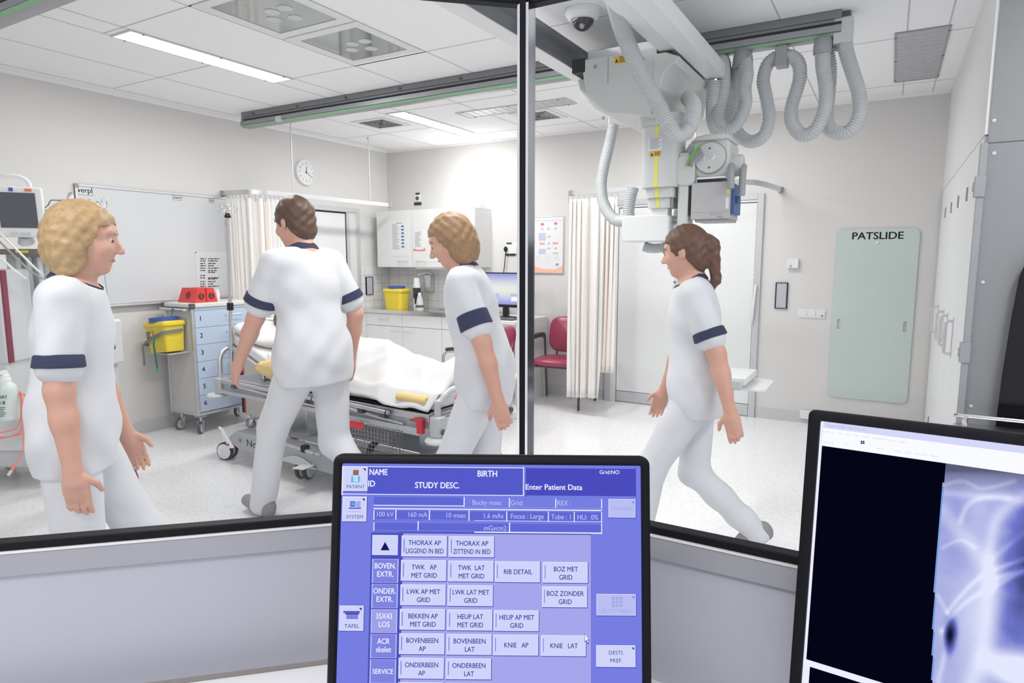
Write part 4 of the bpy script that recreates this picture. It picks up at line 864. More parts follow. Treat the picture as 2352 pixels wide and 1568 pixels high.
m.box(XL+.012, sx0, CF-.025, YB-.012, CZ-.04, CZ).box(sx1, WX1, CF-.025, YB-.012, CZ-.04, CZ).box(sx0, sx1, CF-.025, sy0, CZ-.04, CZ).box(sx0, sx1, sy1, YB-.012, CZ-.04, CZ)
m.build('top', mat('polished_steel', (.66, .65, .64), .14, 1., noise=.05, nscale=10), t)
MB().box(sx0, sx1, sy0, sy1, CZ-.16, CZ-.155).build('basin', M_steel, t)
m = MB(); m.tube(smooth_path([(-4.22, 6.05, CZ), (-4.22, 6.05, 1.12), (-4.22, 6.03, 1.17), (-4.22, 5.93, 1.18), (-4.22, 5.88, 1.16)], 6), .012, 10).lathe([(.025, 0), (.025, .05), (.015, .06)], (-4.22, 6.05, CZ), (0, 0, 1), 16).tube([(-4.22, 6.05, .97), (-4.14, 6.0, .99)], .006, 8); m.build('tap', M_chrome, t)
# wall cupboard with three doors
UY = 5.85
t = thing('wall_cupboard', 'white three door wall cupboard with notices on its doors', 'cupboard', (-4.55, 6.0, 1.362))
MB().box(-5.24, -3.86, UY+.02, YB, 1.362, 2.0).build('carcass', M_cup, t)
dx = [-5.24, -4.715, -4.28, -3.86]
for k in range(3):
    d = MB().box(dx[k]+.002, dx[k+1]-.002, UY, UY+.019, 1.36, 2.002).build('door', M_cup, t, bevel=.0015)
    hx = dx[k+1]-.13 if k == 0 else dx[k]+.13
    MB().tube(smooth_path([(hx-.065, UY, 1.425), (hx-.06, UY-.025, 1.425), (hx+.06, UY-.025, 1.425), (hx+.065, UY, 1.425)], 3), .0045, 8).build('handle', M_alu, d)
MB().box(-4.7, -4.0, UY+.03, UY+.07, 1.34, 1.362).build('under_light', M_wplast, t, bevel=.003)
t = thing('cupboard_lamp', 'short white tube lamp lying on the right end of the wall cupboard', 'lamp', (-3.98, 6.04, 2.002))
MB().box(-4.15, -3.88, 5.99, 6.09, 2.003, 2.04).build('lamp_body', M_wplast, t, bevel=.004)
MB().box(-4.14, -3.89, 6.01, 6.07, 2.04, 2.05).build('lit_tube', M_diff, t)
def notice(px0, py0, px1, py1, label, dots=None, footer=False):
    a, b = ony(px0, py1, UY-.002), ony(px1, py0, UY-.002); w_, h_ = b[0]-a[0], b[2]-a[2]; O = np.array([a[0], UY-.0022, a[2]])
    t = thing('notice_sheet', label, 'notice', (a[0]+w_/2, UY, a[2]), 'paper notices on the wall cupboard'); rs = random.Random(int(px0))
    m = MB(); m.box(a[0], b[0], UY-.002, UY, a[2], b[2]); m.mi(1); n = 22
    for k in range(n):
        v = .93-.75*k/n; L_ = rs.uniform(.25, .42)
        if dots or True: m.quad(O, X_, Z_, .12*w_, (.12+L_*(1 if dots else 1.5))*w_, (v-.012)*h_, v*h_, -Y_, .0003)
    m.quad(O, X_, Z_, .35*w_, .65*w_, .945*h_, .965*h_, -Y_, .0003)
    if dots:
        m.mi(2)
        for k in range(7): m.disc(O, X_, Z_, .68*w_, (.86-.098*k)*h_, .085*w_, .026*h_, -Y_, .0005, n=18)
    if footer:
        m.mi(2); m.poly(O, X_, Z_, [(0, 0), (w_, 0), (w_, .14*h_), (.75*w_, .07*h_), (.45*w_, .05*h_), (.2*w_, .08*h_), (0, .13*h_)], -Y_, .0004)
    m.build('printed_sheet', [M_paper, M_greyink, dots if dots else mat('coral_footer', srgb(230, 130, 105), .7)], t)
notice(897, 508, 938, 588, 'notice sheet with blue round signs on the left cupboard door', mat('blue_sign', srgb(75, 110, 170), .6))
notice(950, 530, 976, 576, 'small notice with coral wave footer on the middle cupboard door', None, True)
notice(985, 518, 1025, 600, 'notice sheet with red round signs on the middle cupboard door', mat('red_sign', srgb(200, 90, 95), .6))
t, Rm, c = sharps_bin('sharps_bin', (-4.965, 5.86, CZ), .275, .20, .225, 0, 'yellow sharps bin with blue lid standing on the steel worktop', .028)
# bottles beside it
def bottle(x, y, prof, cols, label, cat='bottle'):
    t = thing('bottle', label, cat, (x, y, CZ), 'bottles on the steel worktop')
    for nm, pr, mt in zip(('body', 'band', 'cap'), prof, cols): MB().lathe(pr, (x, y, CZ), (0, 0, 1), 22).build(nm, mt, t)
    return t
bottle(-4.80, 6.0, ([(.032, 0), (.034, .01), (.034, .24)], [(.0345, .20), (.0345, .235)], [(.012, .24), (.014, .27), (.035, .29), (.038, .31), (.03, .325), (.01, .332)]), (M_lgrey, mat('lime_band', (.5, .6, .05), .5), M_steel), 'tall grey bottle with domed steel cap behind the sharps bin')
bottle(-4.70, 5.9, ([(.04, 0), (.042, .01), (.042, .29)], [(.0425, .12), (.0425, .24)], [(.036, .29), (.036, .345), (.03, .352)]), (M_wplast, M_ink, M_wplast), 'white cylinder bottle with black label on the steel worktop')
t = bottle(-4.60, 5.82, ([(.045, 0), (.047, .015), (.04, .09), (.022, .16)], [(.0465, .02), (.046, .05)], [(.018, .16), (.018, .18), (.008, .19)]), (M_lgrey, M_dgrey, M_wplast), 'squat spray bottle with sloping shoulders in front of the tiles')
MB().obox((-4.63, 5.80, CZ+.12), (.02, .05, .12)).build('trigger', M_black, t, bevel=.008)
for k, (px, lab) in enumerate(((987, 'white soap dispenser with lever on the tiles above the sink'), (1052, 'grey soap dispenser on the tiles right of the lever dispenser'))):
    q = ony(px, 650, YB-.05); t = thing('soap_dispenser', lab, 'dispenser', (q[0], YB-.05, 1.06), 'soap dispensers on the tiles')
    MB().box(q[0]-.045, q[0]+.045, YB-.10, YB-.01, 1.07, 1.27).build('housing', M_alu if k == 0 else M_lgrey, t, bevel=.008)
    MB().box(q[0]-.03, q[0]+.03, YB-.103, YB-.06, 1.12, 1.22).build('bottle_window', M_wplast, t, bevel=.005)
    if k == 0: MB().tube(smooth_path([(q[0]-.04, YB-.06, 1.27), (q[0]-.04, YB-.12, 1.3), (q[0]-.03, YB-.24, 1.27)], 5), .008, 8).tube([(q[0]+.04, YB-.06, 1.27), (q[0]+.04, YB-.12, 1.3), (q[0]-.03, YB-.24, 1.27)], .008, 8).build('lever', M_wplast, t)

# ---- corner desk with computer
t = thing('desk', 'white wall desk at the right end of the worktop, with computer on it', 'desk', (-3.37, 5.8, 0))
DZ = .845
MB().box(-3.6, -3.14, 5.45, YB-.02, DZ-.035, DZ).build('top', M_white, t, bevel=.004)
MB().box(-3.6, -3.165, 5.5, 5.52, DZ-.12, DZ-.035).box(-3.165, -3.14, 5.5, YB-.02, 0, DZ-.035).build('leg_panel', M_white, t, bevel=.003)
t = thing('computer_monitor', 'computer monitor with pale violet desktop on the wall desk', 'monitor', (-3.33, 5.78, DZ))
a, b = ony(1112, 697, 5.72), ony(1199, 629, 5.72); b[0] = a[0]+.47; cxm = (a[0]+b[0])/2
MB().box(a[0]-.012, b[0]+.012, 5.722, 5.76, a[2]-.03, b[2]+.012).build('bezel', M_black, t, bevel=.004)
m = MB(); O = np.array([a[0], 5.7215, a[2]]); w_, h_ = b[0]-a[0], b[2]-a[2]
n = 16
for i in range(n): m.mi(i); m.quad(O, X_, Z_, 0, w_, h_*i/n, h_*(i+1)/n)
m.mi(n); m.quad(O, X_, Z_, .2*w_, .4*w_, .1*h_, .35*h_, -Y_, .0004); m.quad(O, X_, Z_, .68*w_, .92*w_, .1*h_, .36*h_, -Y_, .0004); m.mi(n+1); m.quad(O, X_, Z_, .70*w_, .90*w_, .12*h_, .26*h_, -Y_, .0008)
m.build('screen', [emitm('desktop_violet_%d' % i, srgb(150+int(90*math.sin(PI*(i+.5)/n)), 155+int(85*math.sin(PI*(i+.5)/n)), 232), 1.0) for i in range(n)]+[emitm('desktop_icon', srgb(190, 198, 235)), emitm('desktop_white', (1, 1, 1))], t)
MB().box(cxm-.03, cxm+.03, 5.76, 5.79, DZ+.01, a[2]+.1).lathe([(.11, 0), (.11, .008), (.03, .02)], (cxm, 5.78, DZ), (0, 0, 1), 28).build('stand', M_black, t)
kb = MB(); kb.box(-3.52, -3.2, 5.50, 5.62, DZ, DZ+.02); tag(kb.build('keyboard', M_dgrey, None, bevel=.004), 'dark keyboard in front of the monitor on the wall desk', 'keyboard')

# ---- two burgundy armchairs
M_leather = mat('burgundy_leather', (.34, .022, .075), .3, noise=.18, nscale=35)
M_ch = mat('chair_dark_tube', (.05, .055, .06), .4, .5, noise=.1)
def chair(loc, rz, label, tube):
    t = thing('armchair', label, 'chair', (0, 0, 0), 'burgundy armchairs')
    # facing -y at rz=0
    V = []; NN = 24
    def pad(name, sx, sy, th, c, R, bulge=.02):
        m = MB(); vs = []; k = 32
        for r_, h in ((0.0, -th/2), (.9, -th/2), (1.0, -th/4), (1.0, th/4), (.9, th/2), (.6, th/2+bulge*.6), (0.0, th/2+bulge)):
            for i in range(k):
                a = 2*PI*i/k; f = lambda v: math.copysign(abs(v)**.55, v); vs.append(np.array(c)+np.array(R)@np.array([sx*r_*f(math.cos(a)), sy*r_*f(math.sin(a)), h]))
        m.add(vs, [(j*k+i, j*k+(i+1) % k, (j+1)*k+(i+1) % k, (j+1)*k+i) for j in range(6) for i in range(k)]); return m.build(name, M_leather, t, sharp=60)
    pad('seat', .25, .235, .06, (0, -.02, .44), np.eye(3), .015)
    al = math.radians(10); R = np.array([[1, 0, 0], [0, math.sin(al), -math.cos(al)], [0, math.cos(al), math.sin(al)]])
    pad('backrest', .225, .185, .05, (0, .235, .68), R, .03)
    for s in (-1, 1):
        x = .27*s
        MB().tube(smooth_path([(x, -.22, 0), (x, -.22, .3), (x, -.22, .58), (x, -.2, .64), (x, -.14, .66), (x, .1, .665), (x, .2, .64)], 5), .0125, 10).build('front_leg', tube, t)
        MB().tube(smooth_path([(x, .27, 0), (x, .24, .3), (x, .21, .62), (x, .2, .66)], 5), .0125, 10).build('rear_leg', tube, t)
        MB().tube(smooth_path([(x, -.19, .675), (x, -.1, .685), (x, .1, .687), (x, .19, .675)], 5), [.016]*16, 10).build('arm_pad', M_rubber, t)
    MB().tube([(-.27, -.2, .40), (.27, -.2, .40)], .011, 8).tube([(-.27, .23, .42), (.27, .23, .42)], .011, 8).tube([(-.14, .22, .42), (-.14, .26, .75)], .011, 8).tube([(.14, .22, .42), (.14, .26, .75)], .011, 8).tube([(-.2, -.2, .40), (-.2, .23, .42)], .011, 8).tube([(.2, -.2, .40), (.2, .23, .42)], .011, 8).build('under_frame', tube, t)
    t.location = loc; t.rotation_euler = (0, 0, rz); return t
chair((-2.80, 5.80, 0), math.radians(4), 'burgundy armchair with dark tube legs beside the pale striped curtain', M_ch)
chair((-3.13, 4.80, 0), math.radians(-82), 'burgundy armchair with bright steel arms behind the bed foot', M_steel)

# ================================================================== ceiling-suspended x-ray system
M_unit = mat('ivory_unit_enamel', (.62, .635, .62), .45, noise=.02, nscale=8)
M_hose = mat('grey_corrugated_hose', (.56, .58, .595), .5, noise=.04, nscale=12)
M_ralu = mat('rail_aluminium', (.36, .37, .39), .4, .7, noise=.06, nscale=15)
M_green = mat('green_stripe', (.25, .50, .28), .5)
for k, (y, x0, x1, lab) in enumerate(((4.0, -5.08, -.30, 'long dark and silver ceiling rail crossing the room in front of the right lamp'), (1.66, -5.08, -1.9, 'second ceiling rail, cut by the top left corner of the window'))):
    t = thing('ceiling_rail', lab, 'ceiling rail', ((x0+x1)/2, y, 2.61), 'parallel ceiling rails of the x-ray crane')
    MB().box(x0+.02, x1, y-.075, y+.06, 2.70, ZC-.002).build('mount_channel', M_dalu, t, bevel=.003)
    pr = [(-.05, .085), (-.05, .055), (-.06, .05), (-.06, .018), (-.035, 0), (.035, 0), (.06, .018), (.06, .05), (.05, .055), (.05, .085)]
    MB().prism(pr, (x0, y, 2.618), Y_, Z_, (x1-x0, 0, 0)).build('rail_profile', M_ralu, t)
    MB().box(x0+.02, x1, y-.0585, y-.0495, 2.672, 2.684).build('running_slot', M_black, t)
    MB().prism([(-.0575, .0135), (-.0385, .0012), (-.0395, .0002), (-.0592, .0135)], (x0+.02, y, 2.6175), Y_, Z_, (x1-x0-.02, 0, 0)).build('green_stripe', M_green, t)
    MB().prism([(a*1.06, b*1.03-.001) for a, b in pr], (x0-.012, y, 2.618), Y_, Z_, (.012, 0, 0)).build('end_cap', M_grey, t)
    if k == 0:
        MB().box(-4.62, -4.56, y-.08, y-.05, 2.615, 2.66).build('end_stop', M_lgrey, t, bevel=.004)
        for q in range(7): MB().cyl((-4.9+.55*q, y-.077, 2.712), (-4.9+.55*q, y-.083, 2.712), .012, n=10).build('bolt', M_dgrey, t)
# bridge: two beams along the room, with a white cable duct
t = thing('crane_bridge', 'pair of silver crane beams running under the ceiling rails towards the window', 'crane bridge', (-1.3, 2.7, 2.45))
MB().prism([(-.045, 0), (.045, 0), (.045, .02), (.012, .04), (.008, .10), (.03, .12), (.03, .15), (-.03, .15), (-.03, .12), (-.008, .10), (-.012, .04), (-.045, .02)], (-1.62, 1.45, 2.485), X_, Z_, (0, 2.62, 0)).build('left_beam', M_dalu, t)
MB().box(-1.667, -1.573, 1.45, 4.07, 2.482, 2.487).build('lower_flange', M_wplast, t)
MB().prism([(-.05, 0), (.05, 0), (.05, .13), (-.05, .13)], (-1.02, 1.45, 2.487), X_, Z_, (0, 2.62, 0)).build('right_beam', M_alu, t, bevel=.004)
MB().box(-1.085, -1.07, 1.45, 3.6, 2.50, 2.53).build('blue_stripe', mat('light_blue_stripe', (.25, .52, .80), .5), t)
MB().box(-1.069, -.972, 1.45, 4.07, 2.482, 2.487).build('lower_flange', M_wplast, t)
MB().box(-.965, -.86, 1.45, 3.84, 2.45, 2.53).build('cable_duct', M_wplast, t, bevel=.008)
# the travelling carriage, column, control head, arm, tube and detector
t = thing('xray_unit', 'ceiling suspended x-ray tube unit with telescopic column and control box', 'x-ray unit', (-1.2, 3.5, 1.5))
fx0, fx1, FY, BY = -1.47, -1.08, 3.3, 4.0
prof = [(fx0, 2.50), (fx0, 2.44), (fx0-.012, 2.435), (fx0+.005, 2.35)]+[(fx0+.01+.13*(1-math.cos(a)), 2.35-.135*math.sin(a)) for a in np.linspace(0, PI/2, 8)]+[(fx1, 2.17), (fx1, 2.5)]
MB().prism(prof, (0, FY, 0), X_, Z_, (0, BY-FY, 0)).build('carriage_cover', M_unit, t, bevel=.012, seg=3)
MB().box(fx0+.13, fx0+.134, FY-.001, FY+.01, 2.36, 2.495).build('cover_seam', M_grey, t)
for x, z in ((fx0+.06, 2.455), (fx1-.07, 2.455), (fx0+.11, 2.19), (fx1-.01, 2.19)): MB().lathe([(.01, 0), (.01, .002), (.005, .004)], (x, FY-.001, z), (0, -1, 0), 12).build('screw', M_grey, t)
MB().box(fx0-.0, fx1+.05, FY+.03, BY, 2.5, 2.55).build('carriage_frame', M_alu, t, bevel=.004)
MB().box(fx0-.075, fx0, FY+.0, BY-.2, 2.44, 2.51).box(fx1+.0, fx1+.07, FY+.02, BY-.1, 2.43, 2.5).build('roller_recess', M_black, t)
# right bulge and left shoulder
MB().prism([(fx1-.01, 2.47), (fx1+.05, 2.47), (fx1+.12, 2.44)]+[(fx1+.12-.02-.07*math.sin(a), 2.44-.10*(1-math.cos(a))-.03) for a in np.linspace(0, PI/2, 8)]+[(fx1-.01, 2.28)], (0, FY-.01, 0), X_, Z_, (0, .86, 0)).build('side_cover', M_unit, t, bevel=.006)
MB().prism([(fx0+.01, 2.44), (fx0-.10, 2.44)]+[(fx0-.09+.10*(1-math.cos(a)), 2.41-.11*math.sin(a)) for a in np.linspace(0, PI/2, 8)], (0, FY+.12, 0), X_, Z_, (0, .5, 0)).build('left_shoulder', M_unit, t, bevel=.006)
M_lab = mat('amber_label', (.80, .50, .03), .5, noise=.03)
m = MB(); O = np.array([fx0+.165, FY-.0008, 2.452]); m.quad(O, X_, Z_, 0, .065, 0, .038); m.mi(1); m.poly(O, X_, Z_, [(.005, .008), (.023, .008), (.014, .026)], -Y_, .0006)
for k in range(5): m.quad(O, X_, Z_, .028, .06-.004*(k % 2), .006+.0065*k, .0085+.0065*k, -Y_, .0006)
m.build('warning_label', [M_lab, M_ink], t)
# column sections
def rbox(name, x0, x1, y0, y1, z0, z1, r, mt, bev=.0):
    return MB().prism(rrect(x0, x1, y0, y1, r, 6), (0, 0, z0), X_, Y_, (0, 0, z1-z0)).build(name, mt, t, bevel=bev)
CX, CY = -1.09, 3.5
rbox('column_socket', CX-.115, CX+.115, CY-.115, CY+.115, 2.145, 2.20, .05, M_unit)
rbox('column', CX-.10, CX+.10, CY-.10, CY+.10, 1.828, 2.15, .05, M_unit)
rbox('column_stage', CX-.08, CX+.08, CY-.08, CY+.08, 1.775, 1.828, .04, M_unit)
rbox('column_stage', CX-.068, CX+.06, CY-.065, CY+.065, 1.722, 1.775, .03, M_unit)
rbox('column_stage', CX-.05, CX+.042, CY-.045, CY+.045, 1.68, 1.722, .01, M_wplast)
MB().box(CX+.062, CX+.072, CY-.05, CY+.05, 1.722, 1.775).build('stage_plate', M_grey, t)
M_tape = mat('yellow_tape', (.80, .78, .10), .5)
fy = CY-.1008
MB().box(CX-.018, CX+.0, fy-.0006, fy+.004, 2.09, 2.145).build('yellow_tape', M_tape, t); MB().box(CX-.018, CX+.0, fy-.0006, fy+.004, 1.828, 1.985).build('yellow_tape', M_tape, t)
MB().box(CX-.016, CX+.002, CY-.082, CY-.078, 1.776, 1.828).build('yellow_tape', M_tape, t); MB().box(CX-.014, CX+.002, CY-.067, CY-.063, 1.724, 1.775).build('yellow_tape', M_tape, t)
m = MB(); O = np.array([CX-.055, fy-.0004, 2.015]); m.quad(O, X_, Z_, 0, .075, 0, .07, -Y_, 0); m.mi(1)
for k in range(9): m.quad(O, X_, Z_, .004+.006*(k % 2), .071-.008*(k % 3), .062-.0065*k, .0645-.0065*k, -Y_, .0005)
m.build('rating_plate', [M_paper, M_greyink], t)
m = MB(); O = np.array([CX-.045, fy-.0006, 1.985]); m.quad(O, X_, Z_, 0, .06, 0, .028); m.mi(1); m.poly(O, X_, Z_, [(.004, .005), (.02, .005), (.012, .021)], -Y_, .0005)
for k in range(3): m.quad(O, X_, Z_, .025, .055, .006+.007*k, .009+.007*k, -Y_, .0005)
m.build('warning_label', [M_lab, M_ink], t)
# control box
HX0, HX1, HZ0, HZ1, HY = -1.29, -1.03, 1.545, 1.685, 3.42
MB().prism(rrect(HX0, HX1, HZ0, HZ1, .018, 5), (0, HY, 0), X_, Z_, (0, .2, 0)).build('control_box', M_wplast, t, bevel=.006, seg=3)
MB().cyl((HX1, HY+.1, 1.62), (HX1+.035, HY+.1, 1.62), .035, n=24).build('pivot_shaft', M_alu, t)
# swivelling arm: block at top, flat bar going down to the detector
AX = -.965
MB().lathe([(.035, -.004), (.037, 0), (.037, .006)], (AX-.03, HY+.08, 1.635), (-1, -.35, 0), 24).build('pivot_cap', M_grey, t)
MB().prism([(3.44, 2.0), (3.56, 2.0), (3.56, 1.52), (3.5, 1.2), (3.47, .80), (3.38, .80), (3.40, 1.2), (3.44, 1.52)], (AX-.027, 0, 0), Y_, Z_, (.055, 0, 0)).build('arm', M_unit, t, bevel=.01)
for z, y in ((1.33, 3.345), (1.30, 3.345)): MB().lathe([(.008, 0), (.008, .002)], (AX-.01, y+.035, z), (0, -1, -.2), 12).build('arm_screw', M_grey, t)
MB().prism(rrect(AX-.035, AX+.06, 1.83, 1.985, .03, 5), (0, 3.43, 0), X_, Z_, (0, .17, 0)).build('arm_head', M_unit, t, bevel=.008)
# x-ray tube housing
TX, TZ = -.825, 1.955
tb = MB().prism(rrect(TX-.10, TX+.085, 1.865, 2.07, .05, 6), (0, 3.46, 0), X_, Z_, (0, .24, 0)).build('tube_housing', M_unit, t, bevel=.012, seg=3)
MB().lathe([(.078, 0), (.078, .012), (.074, .02), (.02, .022)], (TX-.008, 3.46, 1.965), (0, -1, 0), 36).build('end_disc', M_unit, tb)
MB().lathe([(.082, 0), (.082, .003), (.0785, .003), (.0785, 0)], (TX-.008, 3.4595, 1.965), (0, -1, 0), 40).build('disc_groove', M_grey, tb)
for zz in (.045, -.05): MB().lathe([(.005, 0), (.005, .002)], (TX-.008, 3.4385, 1.965+zz), (0, -1, 0), 10).build('disc_screw', M_dgrey, tb)
m = MB(); O = np.array([TX-.008, 3.437, 1.965]); m.quad(O, X_, Z_, -.03, .03, -.012, .012); m.mi(1)
for k in range(4): m.quad(O, X_, Z_, -.022, .022-.004*k, .007-.0055*k, .009-.0055*k, -Y_, .0005)
m.build('name_plate', [M_paper, M_greyink], tb)
MB().prism([(-.09, .0), (.085, .0), (.085, .02), (.03, .03), (-.03, .03), (-.09, .02)], (TX, 3.44, 2.052), X_, Z_, (0, .26, 0)).build('tube_hood', M_unit, tb, bevel=.008)
MB().cyl((TX-.10, 3.55, 2.0), (TX-.15, 3.55, 2.03), .035, .03, 20).build('cable_socket', M_lgrey, t)
m = MB()
for k in range(5):
    m.tube(smooth_path([(TX-.06+.006*k, 3.44-.004*k, 2.02-.01*k), (TX-.10+.004*k, 3.43-.006*k, 1.98-.01*k), (TX-.125+.008*k, 3.44, 1.92), (TX-.115+.01*k, 3.45, 1.86), (TX-.10+.006*k, 3.46, 1.81)], 6), .006, 8)
m.build('cable_bundle', M_grey, t)
MB().tube(smooth_path([(TX-.055, 3.432, 2.03), (TX-.09, 3.415, 1.98), (TX-.118, 3.42, 1.93)], 6), .006, 8).build('earth_wire', mat('green_wire', (.15, .5, .06), .5), t)
MB().lathe([(.05, 0), (.055, .02), (.055, .05), (.045, .055)], (TX+.085, 3.55, 1.93), (1, 0, 0), 26).build('side_drum', M_unit, t)
for s in (0, 1): MB().tube(smooth_path([(TX+.10+.045*s, 3.46+.07*s, 1.92), (TX+.105+.045*s, 3.42+.07*s, 1.88), (TX+.11+.04*s, 3.41+.07*s, 1.80-.03*s)], 6), [.017]*13, 12).build('hand_grip', M_grey, t)
# collimator
MB().box(TX-.105, TX+.075, 3.45, 3.68, 1.858, 1.872).build('collimator_plate', M_alu, t, bevel=.003)
m = MB(); m.box(TX-.085, TX+.05, 3.455, 3.65, 1.838, 1.85); m.build('plate_gap', M_black, t)
cb = MB().box(TX-.095, TX+.10, 3.44, 3.66, 1.655, 1.842).build('collimator', mat('speckled_grey_enamel', (.50, .50, .50), .5, noise=.1, nscale=250), t, bevel=.004)
MB().box(TX-.125, TX-.095, 3.45, 3.65, 1.68, 1.84).build('black_side', M_black, cb, bevel=.004)
MB().box(TX+.10, TX+.118, 3.47, 3.63, 1.68, 1.83).build('blue_filter_frame', mat('filter_blue', (.03, .10, .30), .45), cb, bevel=.002)
MB().box(TX+.118, TX+.135, 3.5, 3.54, 1.735, 1.77).build('blue_latch', mat('filter_blue'), cb, bevel=.002)
MB().box(TX-.075, TX+.095, 3.45, 3.65, 1.642, 1.655).build('base_plate', M_grey, cb, bevel=.002)
m = MB(); O = np.array([TX-.095, 3.4395, 1.655]); m.quad(O, X_, Z_, .0, .195, .034, .0355); m.quad(O, X_, Z_, .10, .135, .022, .025, -Y_, .0003); m.quad(O, X_, Z_, .10, .102, .022, .032, -Y_, .0003); m.disc(O, X_, Z_, .145, .027, .003, None, -Y_, .0003, 10); m.disc(O, X_, Z_, .154, .027, .003, None, -Y_, .0003, 10); m.quad(O, X_, Z_, .135, .165, .006, .014, -Y_, .0003); m.build('front_marks', M_grey, cb)
m = MB(); m.quad(O, X_, Z_, .178, .193, .125, .15, -Y_, .0004); m.build('yellow_tag', M_tape, cb); m = MB(); m.quad(O, X_, Z_, .176, .191, .05, .105, -Y_, .0004); m.build('white_tag', M_paper, cb)
for z in (1.80, 1.77, 1.73): MB().tube(smooth_path([(TX-.105, 3.5, z), (TX-.13, 3.49, z-.012), (AX+.03, 3.5, z+.004)], 5), .005, 8).build('loop_cable', M_dgrey, t)
# detector tray at the foot of the arm
DZ2 = .785
dt = MB().box(AX-.02, -.62, 3.40, 3.78, DZ2, DZ2+.045).build('detector', M_lgrey, t, bevel=.006)
MB().box(-.74, -.605, 3.42, 3.76, DZ2+.02, DZ2+.055).build('detector_rim', M_wplast, dt, bevel=.004)
MB().prism([(-.02, 0), (.10, 0), (.13, .03), (.13, .32), (.10, .35), (-.02, .35)], (-.64, 3.43, DZ2-.01), X_, Y_, (0, 0, .012)).build('tray_handle', M_wplast, dt, bevel=.004)
MB().box(-.72, -.66, 3.38, 3.43, DZ2-.04, DZ2).build('tray_grip', M_lgrey, dt, bevel=.005)

# ---- corrugated hoses
def hose(name, ctrl, r, label, group=None, parent=None, dip=.15, pitch=.0135):
    m = MB(); corrugated(m, ctrl, r, pitch, dip, 16); o = m.build(name, M_hose, parent, sharp=75)
    if parent is None: tag(o, label, 'hose', group)
    return o
A = lambda px, py, Y: ony(px, py, Y)
hose('corrugated_hose', [A(1395, -60, 2.55), A(1412, 0, 2.7), A(1432, 75, 2.9), A(1468, 160, 3.05), A(1508, 235, 3.15), A(1535, 285, 3.18), A(1555, 308, 3.2), A(1578, 300, 3.24), A(1590, 270, 3.3), A(1592, 240, 3.45), A(1580, 225, 3.6)], .040, 'thick grey hose sweeping down in front of the ceiling tube carriage', 'grey corrugated hoses')
hose('corrugated_hose', [A(1410, 285, 3.75), A(1400, 330, 3.75), A(1384, 400, 3.7), A(1382, 445, 3.65), A(1392, 480, 3.6), A(1412, 504, 3.55), A(1432, 508, 3.52), A(1455, 508, 3.52)], .034, 'grey hose looping from the carriage down to the left of control box', 'grey corrugated hoses')
hose('corrugated_hose', [A(1478, 565, 3.6), A(1500, 570, 3.62), A(1535, 560, 3.66), A(1556, 500, 3.68), A(1566, 440, 3.7)], .03, 'grey hose end curving under the control box', 'grey corrugated hoses')
hose('corrugated_hose', [A(1450, 520, 3.75), A(1444, 490, 3.76), A(1447, 460, 3.77), A(1455, 430, 3.78)], .036, 'short grey hose rising behind the left of the column', 'grey corrugated hoses')
hose('corrugated_hose', [A(1535, 384, 3.72), A(1548, 372, 3.72), A(1556, 400, 3.72), A(1553, 435, 3.72), A(1542, 457, 3.72), A(1528, 462, 3.72)], .03, 'grey hose bowed out between the column and the arm block', 'grey corrugated hoses')
hose('corrugated_hose', [A(1578, 500, 3.64), A(1585, 450, 3.66), A(1584, 400, 3.68), A(1584, 360, 3.7), A(1597, 335, 3.7), A(1618, 325, 3.7), A(1640, 328, 3.7), A(1652, 338, 3.68)], .032, 'grey hose arching over the top of the x-ray tube housing', 'grey corrugated hoses')
m = MB(); m.tube(smooth_path([A(1521, 565, 3.5), A(1524, 578, 3.49), A(1534, 590, 3.48), A(1550, 600, 3.48)], 6), .006, 8); tag(m.build('thin_cable', M_grey), 'thin grey cable hanging from the bottom of the control box', 'cable')
# festoon loops under the rail, each hung from a clip
HY2 = 4.0
Zc = lambda px, py, Y=HY2: ony(px, py, Y)
hose('festoon_hose', [Zc(1640, 185, 3.84), Zc(1637, 230, 3.86), Zc(1637, 270, 3.95), Zc(1645, 298, 4.05), Zc(1662, 305, 4.12), Zc(1675, 290, 4.15), Zc(1676, 250, 4.12), Zc(1668, 200, 4.08), Zc(1656, 150, 4.04)], .038, 'first festoon hose loop, hanging from the end of the crane duct', 'festoon hose loops under the ceiling rail', dip=.15)
hose('festoon_hose', [Zc(1659, 140, 3.96), Zc(1662, 170, 3.9), Zc(1660, 210, 3.88), Zc(1650, 255, 3.88), Zc(1652, 282, 3.88), Zc(1672, 295, 3.88), Zc(1695, 280, 3.88), Zc(1712, 240, 3.88), Zc(1710, 205, 3.88), Zc(1715, 170, 3.9), Zc(1710, 140, 3.96)], .038, 'second festoon hose loop, nearest the crane duct and hanging in front', 'festoon hose loops under the ceiling rail', dip=.15)
hose('festoon_hose', [Zc(1700, 138, 4.04), Zc(1690, 180, 4.1), Zc(1683, 240, 4.12), Zc(1690, 295, 4.1), Zc(1707, 318, 4.06), Zc(1730, 325, 4.02), Zc(1755, 310, 4.0), Zc(1766, 270, 4.0), Zc(1760, 225, 4.0), Zc(1753, 185, 4.0), Zc(1762, 150, 4.0), Zc(1780, 133, 4.0), Zc(1797, 129, 4.0)], .038, 'third festoon hose loop, rising to the square middle clamp', 'festoon hose loops under the ceiling rail', dip=.15)
